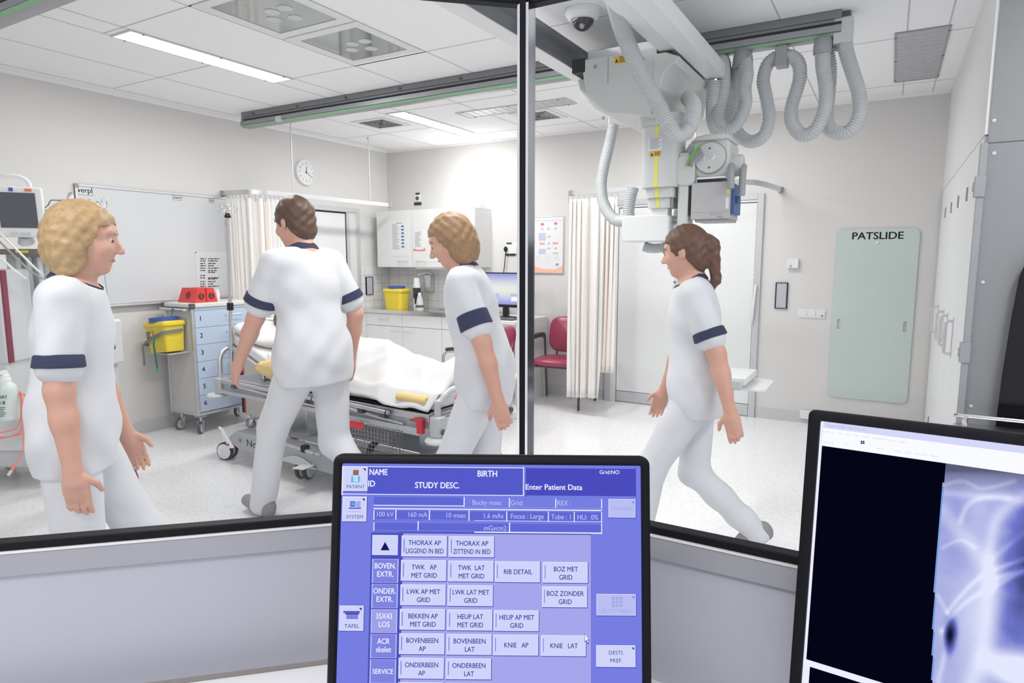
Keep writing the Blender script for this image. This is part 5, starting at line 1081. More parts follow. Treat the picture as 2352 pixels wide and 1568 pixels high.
hose('festoon_hose', [Zc(1799, 129, 4.0), Zc(1820, 131, 4.0), Zc(1835, 148, 4.0), Zc(1837, 178, 4.0), Zc(1828, 212, 4.0), Zc(1817, 250, 4.0), Zc(1820, 285, 3.98), Zc(1843, 310, 3.95), Zc(1872, 298, 3.93), Zc(1893, 255, 3.92), Zc(1897, 205, 3.92), Zc(1890, 150, 3.93), Zc(1891, 105, 3.97)], .038, 'fourth festoon hose loop, right of the square middle clamp', 'festoon hose loops under the ceiling rail', dip=.15)
hose('festoon_hose', [Zc(1897, 110, 4.03), Zc(1906, 160, 4.08), Zc(1903, 215, 4.1), Zc(1898, 262, 4.08), Zc(1905, 295, 4.04), Zc(1928, 306, 4.0), Zc(1955, 298, 3.98), Zc(1974, 262, 3.97), Zc(1973, 215, 3.97), Zc(1958, 165, 3.97), Zc(1943, 115, 3.98), Zc(1938, 66, 4.0)], .038, 'fifth festoon hose loop, rightmost and ending at the grey rail box', 'festoon hose loops under the ceiling rail', dip=.15)
for k, px in enumerate((1658, 1708, 1798, 1893)):
    py = {1658: 128, 1708: 113, 1798: 100, 1893: 84}[px]; q = Zc(px, py)
    t = thing('hose_hanger', ['leftmost hose hanger clip on the ceiling rail', 'second hose hanger clip from the left on the ceiling rail', 'hose hanger with a square grey clamp on the ceiling rail', 'rightmost hose hanger clip, nearest the grey rail box'][k], 'hanger', (q[0], HY2, 2.5), 'hose hangers on the ceiling rail')
    MB().box(q[0]-.02, q[0]+.02, HY2-.03, HY2+.03, 2.595, 2.618).box(q[0]-.016, q[0]+.016, HY2-.02, HY2+.02, 2.565, 2.6).build('runner', M_lgrey, t, bevel=.003)
    MB().cyl((q[0]+.02, HY2-.032, 2.603), (q[0]+.02, HY2-.04, 2.603), .009, n=12).build('roller', M_grey, t)
    if k == 2:
        zc = Zc(1798, 130)[2]; MB().box(q[0]-.032, q[0]+.032, HY2-.05, HY2+.05, zc-.055, zc+.045).build('clamp', M_grey, t, bevel=.006)
    else:
        zc = Zc(px, py)[2]-.055; m = MB()
        pts = [(q[0]+.0, HY2+.05*math.cos(a)*1.0, zc-.02+.05*math.sin(a)) for a in np.linspace(0, PI, 9)]
        m.tube([(q[0], HY2-.05*math.cos(a), zc-.03+.055*math.sin(a)) for a in np.linspace(-.3, PI+.3, 11)], .046, 14); m.build('saddle', M_grey, t)
t = thing('rail_end_box', 'grey square hose box at the right end of the ceiling rail', 'rail end box', (-.27, 4.0, 2.5))
q0 = Zc(1938, 68); MB().box(q0[0]-.045, q0[0]+.045, HY2-.055, HY2+.055, 2.575, 2.705).build('box', M_lgrey, t, bevel=.006)
MB().lathe([(.04, 0), (.043, -.02)], (q0[0], HY2, 2.577), (0, 0, 1), 20).build('hose_collar', M_grey, t); MB().box(q0[0]-.03, q0[0]+.03, HY2-.03, HY2+.04, 2.70, ZC-.002).build('wall_conduit', M_dgrey, t)
# ================================================================== anaesthesia / monitoring trolley at the left
ru = np.array([math.cos(YAW), math.sin(YAW), 0]); rv = np.array([-math.sin(YAW), math.cos(YAW), 0])
B = lambda px, py, d=3.7: dep(px, py, d)
RB = np.array([ru, rv, Z_]).T
M_mach = mat('machine_enamel', (.62, .63, .65), .4, noise=.03, nscale=8)
M_mdark = mat('machine_slate', (.12, .125, .16), .5, noise=.06, nscale=12)
M_purple = mat('crimson_wheel', (.26, .02, .075), .45, noise=.08)
def obx(c, sz, Rr=RB): return MB().obox(c, sz, Rr)
gc = onz(150, 1095, 0); t = thing('medical_trolley', 'anaesthesia trolley with keyboard, hoses and crimson wheels at the left edge', 'medical trolley', (gc[0], gc[1], 0)); mt = t
base = np.array([gc[0], gc[1], 0])-ru*.12
G = lambda a, b, z: base+ru*a+rv*b+Z_*z
obx(G(-.1, .0, .18), (.55, .42, .10)).build('base', M_mach, t, bevel=.02)
obx(G(-.12, .05, .42), (.46, .40, .40)).build('lower_body', M_mach, t, bevel=.012)
for k, z in enumerate((.33, .47)):
    d = obx(G(-.12, -.16, z), (.42, .02, .125)).build('drawer', M_wplast, t, bevel=.004); obx(G(-.12, -.178, z+.03), (.18, .015, .012)).build('handle', M_grey, d, bevel=.003)
# keyboard shelf, rounded handle
sh = B(105, 880); zs = .745
obx(G(-.06, -.10, zs), (.62, .42, .03)).build('shelf', M_mach, t, bevel=.01)
kb = obx(G(-.1, -.18, zs+.022), (.40, .15, .02)).build('keyboard', M_mdark, t, bevel=.004)
m = MB()
for i in range(13):
    for j in range(4): m.obox(G(-.275+.029*i, -.235+.034*j, zs+.036), (.024, .028, .008), RB)
m.build('keys', mat('key_grey', (.06, .063, .08), .5, noise=.05), kb)
h0 = [G(.24, -.30, zs-.01), G(.32, -.30, zs-.005), G(.40, -.27, zs), G(.44, -.2, zs), G(.44, -.08, zs), G(.40, .0, zs), G(.26, .03, zs)]
MB().tube(smooth_path(h0, 6), .02, 14).build('handle_bar', M_mach, t)
obx(G(-.1, .11, .86), (.50, .05, .22)).build('back_panel', M_mdark, t, bevel=.008)
# ventilator module with panel on the right
pc = B(232, 785, 3.78); o = obx(pc, (.19, .12, .26)).build('ventilator_module', M_mach, t, bevel=.012)
m = MB()
O = pc-rv*.061; m.obox(O+ru*.045-Z_*.085, (.03, .004, .03), RB)
for k in range(4): m.obox(O+ru*.03+Z_*(.09-.03*k), (.08-.012*(k % 2), .002, .005), RB)
m.build('module_marks', M_grey, o)
obx(pc-Z_*.22+rv*.0, (.12, .1, .22)).build('module_support', M_mach, t, bevel=.008)
# grey cabinet column at the left with air vents
pc = B(6, 724, 3.5); cbn = obx(pc, (.18, .22, .50)).build('gas_cabinet', M_mach, t, bevel=.012)
obx(pc+ru*.094-rv*.09, (.014, .03, .49)).build('red_edge', mat('dull_red_trim', (.22, .03, .06), .5), cbn, bevel=.002)
m = MB(); 
for k in range(7): m.obox(pc-rv*.111-ru*.04+Z_*(-.02+.016*k), (.05, .004, .006), RB)
m.build('air_vents', M_dgrey, cbn)
obx(pc-Z_*.40, (.16, .2, .34)).build('cabinet_support', M_mach, t, bevel=.01)
tb = B(50, 578, 3.62); sb = obx(tb+rv*.06, (.42, .22, .03)).build('top_shelf', mat('bronze_shelf', (.22, .19, .16), .5, .3, noise=.05), t, bevel=.006)
for q in (-.12, .04): obx(tb-rv*.052+ru*q+Z_*.0, (.07, .003, .014)).build('yellow_sticker', M_yellow, sb)
obx(tb+rv*.1-Z_*.17, (.30, .06, .34)).build('flow_column', M_lgrey, t, bevel=.008)
for k, q in enumerate((-.06, 0, .06)): MB().cyl(tb+ru*(q)+rv*.05-Z_*.32, tb+ru*q+rv*.05-Z_*.03, .014, n=14).build('flow_tube', mat('clear_tube', (.72, .74, .74), .1, noise=.02), t)
# patient monitor on top
mc = B(42, 488, 3.45); al = math.radians(26)
n_ = -rv*math.cos(al)+ru*math.sin(al); uu = ru*math.cos(al)+rv*math.sin(al); tilt = math.radians(-9)
up = Z_*math.cos(tilt)-n_*math.sin(tilt)*1.0; nn_ = np.cross(uu, up); RM = np.array([uu, -nn_, up]).T
mo = thing('patient_monitor', 'white patient monitor with dark screen on top of the left trolley', 'monitor', mc-Z_*.15)
LM = lambda a, b, c_: mc+uu*a-nn_*b+up*c_
hx, hz = .115, .135
m = MB(); m.hexa([LM(-hx, 0, -hz), LM(hx, 0, -hz), LM(hx*.8, .16, -hz*.8), LM(-hx*.8, .16, -hz*.8), LM(-hx, 0, hz), LM(hx, 0, hz), LM(hx*.8, .16, hz*.9), LM(-hx*.8, .16, hz*.9)]); m.build('housing', M_wplast, mo, bevel=.012, seg=3)
m = MB(); m.hexa([LM(-hx*.82, .14, -hz*.7), LM(hx*.82, .14, -hz*.7), LM(hx*.6, .24, -hz*.6), LM(-hx*.6, .24, -hz*.6), LM(-hx*.82, .14, hz*.8), LM(hx*.82, .14, hz*.8), LM(hx*.6, .24, hz*.7), LM(-hx*.6, .24, hz*.7)]); m.build('rear_housing', M_dgrey, mo, bevel=.01)
MB().obox(LM(-.0, -.0025, .012), (.165, .006, .185), RM).build('screen', mat('dead_screen', (.07, .075, .09), .12, noise=.2, nscale=6), mo, bevel=.002)
MB().obox(LM(.055, -.002, .12), (.03, .004, .014), RM).build('orange_sticker', mat('orange_sticker', (.85, .16, .05), .5), mo); MB().obox(LM(-.02, -.002, .12), (.018, .004, .018), RM).build('blue_sticker', M_blue, mo)
m = MB(); m.obox(LM(-.03, -.004, -.11), (.03, .008, .012), RM).obox(LM(.02, -.004, -.112), (.045, .008, .014), RM); m.build('key_row', M_lgrey, mo)
MB().tube(smooth_path([LM(-.085, .06, hz-.01), LM(-.08, .06, hz+.03), LM(-.04, .06, hz+.05), LM(.02, .06, hz+.045), LM(.05, .06, hz+.02), LM(.055, .06, hz-.02)], 5), .011, 10).build('carry_handle', M_wplast, mo)
MB().cyl(LM(0, .08, -hz), LM(0, .10, -hz-.035), .03, .04, 18).build('mount', M_mach, mo)
# pole with hooks, ring of black cable, gauge, fluid bag
pp = B(163, 462, 3.7); pf = np.array([pp[0], pp[1], .2])
MB().cyl(pf, pp+Z_*.03, .012, n=14).build('pole', M_steel, t)
m = MB(); z0 = pp+Z_*.005
for s in (-1, 1):
    for dd, ln in ((rv*0, .15), (rv*.12, .11)):
        m.tube(smooth_path([z0, z0+ru*s*.07+dd*.5, z0+ru*s*(ln*.75)+dd+Z_*.0, z0+ru*s*(ln*.9)+dd-Z_*.03, z0+ru*s*(ln*1.05)+dd-Z_*.04, z0+ru*s*(ln*1.18)+dd-Z_*.01, z0+ru*s*(ln*1.16)+dd+Z_*.02], 5), .0045, 8)
m.build('hook_arms', M_chrome, t); MB().lathe([(.016, -.02), (.018, .0), (.008, .03)], pp+Z_*.02, (0, 0, 1), 14).build('hook_hub', M_chrome, t)
tag(MB().tube([pp+ru*(.035*math.sin(a))-rv*.02+Z_*(-.05+.055*math.cos(a)) for a in np.linspace(-2.6, 2.6, 22)], .006, 8).tube([pp+ru*(.03*math.sin(a)-.02)-rv*.03+Z_*(-.06+.05*math.cos(a)) for a in np.linspace(-2.2, 2.8, 20)], .006, 8).build('cable_coil', M_black), 'coil of black cable hung on the hooks of the left trolley', 'cable')
gp = B(116, 490, 3.6); g_ = thing('pressure_gauge', 'small round white pressure gauge beside the patient monitor', 'gauge', gp-Z_*.04)
MB().lathe([(.032, -.02), (.034, 0), (.034, .012), (.028, .013)], gp, -rv, 26).build('case', M_wplast, g_)
m = MB(); m.disc(gp-rv*.0135, ru, Z_, 0, 0, .027); m.mi(1); m.quad(gp-rv*.0145, ru*.7+Z_*.7, Z_*.7-ru*.7, -.004, .022, -.001, .001)
for k in range(9): a = -2.3+k*.57; m.quad(gp-rv*.0142, ru*math.cos(a)+Z_*math.sin(a), Z_*math.cos(a)-ru*math.sin(a), .019, .025, -.0012, .0012)
m.build('dial', [M_paper, M_ink], g_); MB().cyl(gp-Z_*.034, gp-Z_*.11, .012, .009, 12).build('stem', M_lgrey, g_)
bgp = B(238, 552, 3.75); bg = thing('infusion_bag', 'clear infusion bag with small label hanging from the right hook of trolley', 'infusion bag', bgp-Z_*.1)
lump('bag', .05, .012, .085, bgp, RB, mat('clear_bag', (.70, .71, .73), .15, noise=.03), bg, seed=4); MB().obox(bgp-rv*.013+Z_*.035+ru*.01, (.035, .003, .03), RB).build('bag_label', M_paper, bg)
MB().tube(smooth_path([bgp+Z_*.085, bgp+Z_*.12-ru*.02, B(228, 466, 3.72)], 5), .003, 6).build('hanger_tape', M_wplast, bg); MB().tube(smooth_path([bgp-Z_*.085, bgp-Z_*.2-ru*.01, bgp-Z_*.38, bgp-Z_*.46-ru*.02], 6), .002, 6).build('drip_line', M_greyink, bg)
bl_ = B(216, 712, 3.72); m = MB(); m.lathe([(.012, .10), (.015, .07), (.04, .03), (.045, -.02), (.03, -.07), (.012, -.09), (.012, -.11)], bl_, (0, 0, 1), 20); o = m.build('breathing_bag', M_grey, t)
m = MB(); corrugated(m, [B(232, 822, 3.72), B(250, 850, 3.72), B(256, 900, 3.72), B(250, 950, 3.72), B(248, 990, 3.72), B(258, 1020, 3.72)], .026, .013, .14, 16); m.build('breathing_hose', M_wplast, t, sharp=75)
MB().tube([B(233, 770, 3.68), B(236, 880, 3.68)], .006, 8).build('vertical_pipe', M_grey, t)
# legs and wheels
for k, (px, py) in enumerate(((299, 1083), (306, 1113))):
    w_ = onz(px, py, 0); s_ = G(.05, .08-.16*k, .16); e_ = np.array([w_[0], w_[1], .135])
    MB().tube([s_, e_], .016, 10).build('leg', M_mach, t); caster(t, w_[0], w_[1], .052, .028, .4+2.6*k, .15, M_purple, M_lgrey, M_steel)
for a, b in ((-.35, -.15), (-.35, .16)): w_ = G(a, b, 0); caster(t, w_[0], w_[1], .052, .028, .5, .15, M_purple, M_lgrey, M_steel)
# cables over the front of the cabinet
for k, (pts, r, mt_) in enumerate((([B(-15, 522, 3.35), B(30, 565, 3.36), B(75, 610, 3.38), B(100, 632, 3.45)], .0055, M_wplast), ([B(-15, 540, 3.34), B(25, 580, 3.35), B(70, 622, 3.38), B(98, 640, 3.44)], .005, M_grey), ([B(-15, 585, 3.34), B(10, 600, 3.34), B(35, 622, 3.36), B(60, 640, 3.4)], .006, M_wplast))):
    tag(MB().tube(smooth_path(pts, 8), r, 8).build('sensor_cable', mt_), ['upper white sensor cable slanting below the patient monitor', 'grey sensor cable slanting below the patient monitor', 'lower white sensor cable beside the grey cabinet'][k], 'cable', 'sensor cables')
# spray bottle with lettering, pocket, orange network cable
sp_ = B(20, 962, 3.3); t = thing('spray_bottle', 'pale green spray bottle with white pump and dark lettering at left edge', 'spray bottle', sp_)
MB().lathe([(.046, 0), (.05, .01), (.05, .15), (.044, .175), (.028, .19)], sp_, (0, 0, 1), 30).build('bottle', mat('pale_mint_plastic', (.60, .68, .66), .35, noise=.02), t)
m = MB(); m.lathe([(.028, .188), (.028, .21), (.022, .212), (.022, .228), (.016, .232), (.016, .25), (.01, .252)], sp_, (0, 0, 1), 22).obox(sp_+Z_*.24-rv*.015, (.018, .035, .014), RB); m.build('pump', M_wplast, t)
m = MB(); O = sp_-rv*.0505
m.text('T-SPRAY', O, ru, Z_, .0, .125, .024, -rv, .001, bold=.02); m.text('II', O, ru, Z_, .024, .095, .026, -rv, .001, bold=.03); m.tube([O+ru*(-.008+.018*math.cos(a))+Z_*(.095+.008*math.sin(a))-rv*.001 for a in np.linspace(0, 2*PI, 20, endpoint=False)], .0012, 4, True)
for k in range(6): m.quad(O, ru, Z_, -.03, .03-.006*(k % 3), .07-.009*k, .073-.009*k, -rv, .001)
m.build('lettering', mat('dark_green_ink', (.02, .10, .07), .6), t)
pk = B(45, 985, 3.45); t2 = thing('document_tray', 'grey plastic pocket tray on the trolley front holding the spray bottle', 'tray', pk-Z_*.1)
m = MB(); m.prism(rrect(-.16, .10, -.12, .055, .03, 4), pk-rv*.02, ru, Z_, rv*.006); m.build('front', M_lgrey, t2, bevel=.002)
m = MB(); m.prism(rrect(-.16, .10, -.12, .09, .02, 4), pk+rv*.10, ru, Z_, rv*.006); m.obox(pk+rv*.04-Z_*.115-ru*.03, (.25, .12, .008), RB); m.build('back', M_lgrey, t2, bevel=.002)
M_cab = mat('salmon_cable', (.85, .22, .18), .45, noise=.04)
t = thing('network_cable', 'salmon pink network cable looped over the tray with plug hanging down', 'cable', B(45, 1000, 3.3)-Z_*.2)
m = MB()
for pts in ([B(38, 898, 3.36), B(50, 905, 3.3), B(53, 940, 3.28), B(50, 985, 3.28), B(30, 1000, 3.28), B(-10, 1010, 3.28)], [B(40, 900, 3.36), B(70, 915, 3.3), B(83, 945, 3.29), B(75, 980, 3.28), B(50, 996, 3.28), B(10, 1004, 3.28), B(-12, 998, 3.28)], [B(36, 896, 3.36), B(46, 908, 3.3), B(48, 950, 3.28), B(40, 980, 3.27), B(10, 992, 3.27), B(-12, 994, 3.27)], [B(40, 897, 3.36), B(52, 912, 3.29), B(54, 960, 3.27), B(54, 1010, 3.27), B(48, 1045, 3.27), B(34, 1068, 3.27)]): m.tube(smooth_path(pts, 8), .0035, 8)
m.build('cord', M_cab, t); q0, q1 = B(34, 1068, 3.27), B(22, 1086, 3.27); MB().cyl(q0, q0+(q1-q0)*.6, .007, .008, 10).build('boot', M_cab, t); MB().cyl(q0+(q1-q0)*.6, q1+(q1-q0)*.25, .008, n=8).build('plug', mat('clear_plug', (.6, .62, .62), .2), t)
# low steel stand by the wall
w0 = onz(276, 1029, 0); w1 = onz(286, 1028, 0)
t = thing('steel_stand', 'low bent steel tube stand by the left wall behind the trolley', 'stand', (w0[0], w0[1], 0))
for k, w_ in enumerate((w0, w1)):
    m = MB(); top = .30-.06*(1-k); e_ = w_-ru*.28+rv*.02*(1-k); m.tube(smooth_path([w_, w_+Z_*(top-.1), w_+Z_*(top-.03)-ru*.03, w_+Z_*top-ru*.09, e_+Z_*(top-.03)+ru*.06, e_+Z_*(top-.1), e_], 6), .012, 12); m.build('leg', M_chrome, t)
obx((w0+w1)/2-ru*.14+Z_*.285, (.22, .16, .02)).build('step', M_lgrey, t, bevel=.006)
# ================================================================== people
def nets(D, o, h):
    s = D < 0; nx, ny, nz = D.shape; c = [s[i:nx-1+i, j:ny-1+j, k:nz-1+k] for i in (0, 1) for j in (0, 1) for k in (0, 1)]
    n = sum(a.astype(np.int8) for a in c); act = (n > 0) & (n < 8); ids = -np.ones(act.shape, np.int64); A = np.argwhere(act); ids[act] = np.arange(len(A))
    off = np.array([(i, j, k) for i in (0, 1) for j in (0, 1) for k in (0, 1)]); val = np.stack([D[A[:, 0]+a, A[:, 1]+b, A[:, 2]+c_] for a, b, c_ in off], 1)
    P = np.zeros((len(A), 3)); W_ = np.zeros(len(A))
    for a in range(8):
        for b in range(a+1, 8):
            if np.abs(off[a]-off[b]).sum() != 1: continue
            va, vb = val[:, a], val[:, b]; mk = (va < 0) != (vb < 0); t = np.where(mk, va/np.where(mk, va-vb, 1), 0)
            P += mk[:, None]*(off[a]+t[:, None]*(off[b]-off[a])); W_ += mk
    V = (A+P/W_[:, None])*h+o; F = []
    for ax in range(3):
        sl0 = [slice(1, -1)]*3; sl1 = [slice(1, -1)]*3; sl0[ax] = slice(0, -1); sl1[ax] = slice(1, None)
        a, b = s[tuple(sl0)], s[tuple(sl1)]; e = np.argwhere(a != b)
        if not len(e): continue
        base = e.copy(); oth = [q for q in range(3) if q != ax]
        for q in oth: base[:, q] += 1
        fl = a[tuple(e.T)]; u, v = oth; q4 = []
        for du, dv in ((-1, -1), (0, -1), (0, 0), (-1, 0)):
            p = base.copy(); p[:, u] += du; p[:, v] += dv; q4.append(ids[p[:, 0], p[:, 1], p[:, 2]])
        Q4 = np.stack(q4, 1); flip = fl if ax != 1 else ~fl
        Q4[~flip] = Q4[~flip][:, ::-1]; F.append(Q4)
    F = np.concatenate(F); F = F[(F >= 0).all(1)]; return V, F
def sdf(prims, h, k=.02, post=None):
    """prims: ('c',a,b,ra,rb[,k]) limb, ('e',centre,radii,R[,k]) ellipsoid; post(D, X, Y, Z) may carve the field"""
    lo = np.full(3, 9e9); hi = -lo
    for p in prims:
        if p[0] == 'c': r = max(p[3], p[4]); lo = np.minimum(lo, np.minimum(p[1], p[2])-r); hi = np.maximum(hi, np.maximum(p[1], p[2])+r)
        else: r = max(p[2]); lo = np.minimum(lo, np.array(p[1])-r); hi = np.maximum(hi, np.array(p[1])+r)
    lo -= 4*h; hi += 4*h; n = np.ceil((hi-lo)/h).astype(int)+1
    ax = [(lo[i]+h*np.arange(n[i])).astype(np.float32) for i in range(3)]; D = np.full(n, .2, np.float32)
    for p in prims:
        kk = p[5] if p[0] == 'c' and len(p) > 5 else p[4] if p[0] == 'e' and len(p) > 4 else k
        if p[0] == 'c': r = max(p[3], p[4]); l = np.minimum(p[1], p[2])-r-kk*1.5-2*h; g = np.maximum(p[1], p[2])+r+kk*1.5+2*h
        else: r = max(p[2]); l = np.array(p[1])-r-kk*1.5-2*h; g = np.array(p[1])+r+kk*1.5+2*h
        i0 = np.clip(((l-lo)/h).astype(int), 0, n); i1 = np.clip(((g-lo)/h).astype(int)+2, 0, n); S_ = tuple(slice(a, b) for a, b in zip(i0, i1))
        X, Y, Z = ax[0][S_[0]][:, None, None], ax[1][S_[1]][None, :, None], ax[2][S_[2]][None, None, :]
        if p[0] == 'c':
            a, b = np.array(p[1], float), np.array(p[2], float); d = b-a; L = d@d+1e-12; t = np.clip(((X-a[0])*d[0]+(Y-a[1])*d[1]+(Z-a[2])*d[2])/L, 0, 1)
            f = np.sqrt((X-a[0]-t*d[0])**2+(Y-a[1]-t*d[1])**2+(Z-a[2]-t*d[2])**2)-(p[3]+(p[4]-p[3])*t)
        else:
            R = np.eye(3) if p[3] is None else np.array(p[3]); q = [X-p[1][0], Y-p[1][1], Z-p[1][2]]; lc = [q[0]*R[0, i]+q[1]*R[1, i]+q[2]*R[2, i] for i in range(3)]
            k0 = np.sqrt(sum((lc[i]/p[2][i])**2 for i in range(3))); k1 = np.sqrt(sum((lc[i]/p[2][i]**2)**2 for i in range(3)))+1e-9; f = k0*(k0-1)/k1
        o = D[S_]; hh = np.clip(.5+.5*(o-f)/kk, 0, 1); D[S_] = o*(1-hh)+f*hh-kk*hh*(1-hh)
    if post is not None: D = post(D, ax[0][:, None, None], ax[1][None, :, None], ax[2][None, None, :])
    D[[0, -1]] = .1; D[:, [0, -1]] = .1; D[:, :, [0, -1]] = .1
    return nets(D, lo, h)
def rotm(yaw=0, pitch=0, roll=0):   # yaw about z, pitch nods forward (x towards -z), roll tips to the left
    c, s = math.cos(yaw), math.sin(yaw); A1 = np.array([[c, -s, 0], [s, c, 0], [0, 0, 1]]); c, s = math.cos(pitch), math.sin(pitch); A2 = np.array([[c, 0, s], [0, 1, 0], [-s, 0, c]])
    c, s = math.cos(roll), math.sin(roll); A3 = np.array([[1, 0, 0], [0, c, -s], [0, s, c]]); return A1@A2@A3
def ik(a, b, l1, l2, hint):
    a, b, hint = np.array(a, float), np.array(b, float), np.array(hint, float); d = b-a; L = np.linalg.norm(d)
    if L > (l1+l2)*.998: b = a+d/L*(l1+l2)*.998; d = b-a; L = np.linalg.norm(d)
    u = d/L; x = (l1*l1-l2*l2+L*L)/(2*L); y = math.sqrt(max(l1*l1-x*x, 0)); v = hint-u*(hint@u); v /= np.linalg.norm(v)+1e-9; return a+u*x+v*y, b
def hand_prims(w, d, nrm, thumb_side, s, curl):
    """palm, four fingers of different lengths and a thumb leaving the side of the palm; d along the forearm, nrm out of the palm"""
    d = d/np.linalg.norm(d); nrm = nrm-d*(nrm@d); nrm /= np.linalg.norm(nrm); sd = np.cross(d, nrm)*thumb_side; out = []
    k0 = w+d*.055*s; out.append(('e', k0, (.050*s, .038*s, .017*s), np.array([d, sd, nrm]).T, .012)); out.append(('c', w, w+d*.04*s, .024*s, .028*s, .015))
    for i, (off, ln) in enumerate(((.029, .068), (.010, .078), (-.009, .072), (-.027, .055))):
        b = w+d*.092*s+sd*off*s; c = curl*(.8+.15*i); d1 = d*math.cos(c*.55)+nrm*math.sin(c*.55); d2 = d*math.cos(c*1.35)+nrm*math.sin(c*1.35); d3 = d*math.cos(c*2.0)+nrm*math.sin(c*2.0)
        p1 = b+d1*ln*.45*s; p2 = p1+d2*ln*.32*s; p3 = p2+d3*ln*.24*s; b0 = b-d*.02*s
        out += [('c', b0, p1, .0095*s, .0088*s, .004), ('c', p1, p2, .0088*s, .0080*s, .004), ('c', p2, p3, .0080*s, .0068*s, .004)]
    b = w+d*.03*s+sd*.026*s; t1 = d*.62+sd*.66+nrm*.30; t1 /= np.linalg.norm(t1); t2 = d*.86+sd*.30+nrm*.42; t2 /= np.linalg.norm(t2)
    p1 = b+t1*.042*s; p2 = p1+t2*.032*s; out += [('c', b, p1, .014*s, .0108*s, .008), ('c', p1, p2, .0105*s, .0082*s, .004)]; return out
def person(label, loc, heading, height, head_rot=(0, 0, 0), lean=0., twist=0., feet=None, hands=None, hair='short', hairm=None, shoe=None, girth=1., res=.0065, curl=.5, collar=True, skirt=False, tunic_hem=.80, group='people in white uniforms', drop=0., band=.60, shift=0.):
    loc = np.array([loc[0]+shift*ru[0], loc[1]+shift*ru[1], -drop])
    s = height/1.72; T = lambda a: np.array(a, float)*s
    t = thing('person', label, 'person', (loc[0], loc[1], 0), group)
    Rl = rotm(twist, lean)             # upper body about the hips
    hip = T((0, 0, .93)); up = lambda a: hip+Rl@(T(a)-hip)
    ft = feet or {'l': (.0, .09, 0, 0), 'r': (.0, -.09, 0, 0)}; hd = hands or {'l': (.05, .26, .78), 'r': (.05, -.26, .78)}
    g = girth; body = []; tun = []; trs = []; cuffs = []; shoes = {}
    H0 = up((.03, 0, 1.585)); HR = Rl@rotm(*head_rot); hh = lambda a: H0+HR@T(a)
    # head with brow, cheeks, jaw, nose, chin, ears; neck
    body += [('e', hh((-.005, 0, .025)), T((.098, .077, .095)), HR, .02), ('e', hh((.028, 0, -.035)), T((.066, .06, .085)), HR, .025), ('e', hh((.058, 0, -.092)), T((.024, .026, .02)), HR, .018), ('e', hh((.078, 0, .035)), T((.016, .052, .014)), HR, .014)]
    body += [('c', hh((.088, 0, .012)), hh((.112, 0, -.028)), .0085*s, .0125*s, .008), ('e', hh((.104, .011, -.032)), T((.009, .008, .007)), HR, .006), ('e', hh((.104, -.011, -.032)), T((.009, .008, .007)), HR, .006), ('e', hh((.070, .036, -.025)), T((.022, .022, .02)), HR, .02), ('e', hh((.070, -.036, -.025)), T((.022, .022, .02)), HR, .02)]
    for q in (1, -1): body += [('e', hh((-.005, .079*q, -.005)), T((.018, .008, .031)), HR@rotm(q*-.3), .006)]
    nb = up((.0, 0, 1.42)); body += [('c', up((-.012, 0, 1.40)), hh((-.015, 0, -.055)), .062*s, .054*s, .025)]
    # trunk
    tr = [('e', up((.0, 0, 1.255)), T((.112*g, .158*g, .19)), Rl, .05), ('e', up((.0, 0, 1.08)), T((.10*g, .142*g, .16)), Rl, .05), ('c', up((-.005, .115, 1.385)), up((-.005, -.115, 1.385)), .066*s, .066*s, .05), ('e', T((.0, 0, .945)), T((.112*g, .170*g, .125)), None, .05)]
    body += tr; tun += [(p[0], p[1], p[2]+.013, p[3], p[4]) if p[0] == 'e' else (p[0], p[1], p[2], p[3]+.012, p[4]+.012, p[5]) for p in tr]
    if skirt is not None: tun += [('e', T((0, 0, .90)), T((.136*g, .202*g, .30)), None, .05)]
    for side, q in (('l', 1), ('r', -1)):
        sh = up((-.005, .168*q, 1.385)); hp = T((0, .088*q, .90))
        wx, wy, wz = hd[side][:3]; hint = T(hd[side][3]) if len(hd[side]) > 3 else np.array((-1., .35*q, -.1)); el, wr = ik(sh, T((wx, wy, wz)), .285*s, .255*s, hint)
        body += [('c', sh, el, .049*s*g, .040*s, .03), ('c', el, el+(wr-el)*.4, .041*s, .039*s, .02), ('c', el+(wr-el)*.35, wr, .039*s, .026*s, .015)]
        nrm = hd[side][4] if len(hd[side]) > 4 else (0, -q, 0); body += hand_prims(wr, wr-el, np.array(nrm, float), q*(1 if np.cross((wr-el), np.array(nrm, float))@np.array((1., 0, 0))*q > 0 else -1), s, curl)
        m_ = sh+(el-sh)*.72; tun += [('c', sh, m_, .064*s*g, .068*s*g, .03)]; cuffs.append((sh+(el-sh)*band, sh+(el-sh)*.735, .0705*s*g, .0725*s*g))
        fx, fy, fz, fp = ft[side]; an0 = T((fx, fy, 0))+np.array([0, 0, fz+.085*s+drop]); kn, an = ik(hp, an0, .43*s, .405*s, np.array((1., 0, 0)))
        body += [('c', hp, kn, .078*s*g, .056*s, .03), ('c', kn, kn+(an-kn)*.4, .054*s, .052*s, .02), ('c', kn+(an-kn)*.3, an, .052*s, .035*s, .02)]
        trs += [('c', hp, kn, .098*s*g, .074*s, .04), ('c', kn, an+(an-kn)*.06, .074*s, .062*s, .03)]
        c, s_ = math.cos(fp), math.sin(fp); f = np.array([c, 0, -s_]); u = np.array([s_, 0, c]); toe = an+f*.135*s-u*.045*s; heel = an-f*.045*s-u*.045*s
        body += [('c', an, an+f*.08*s-u*.03*s, .035*s, .028*s, .02)]
        shoes[side] = [('c', heel, an+f*.06*s-u*.048*s, .034*s, .036*s, .02), ('c', an+f*.05*s-u*.048*s, toe, .037*s, .033*s, .02), ('c', an-u*.005*s, heel+u*.03*s, .038*s, .036*s, .03), ('c', an, an+f*.07*s-u*.025*s, .036*s, .03*s, .03)], an, u, c, s_
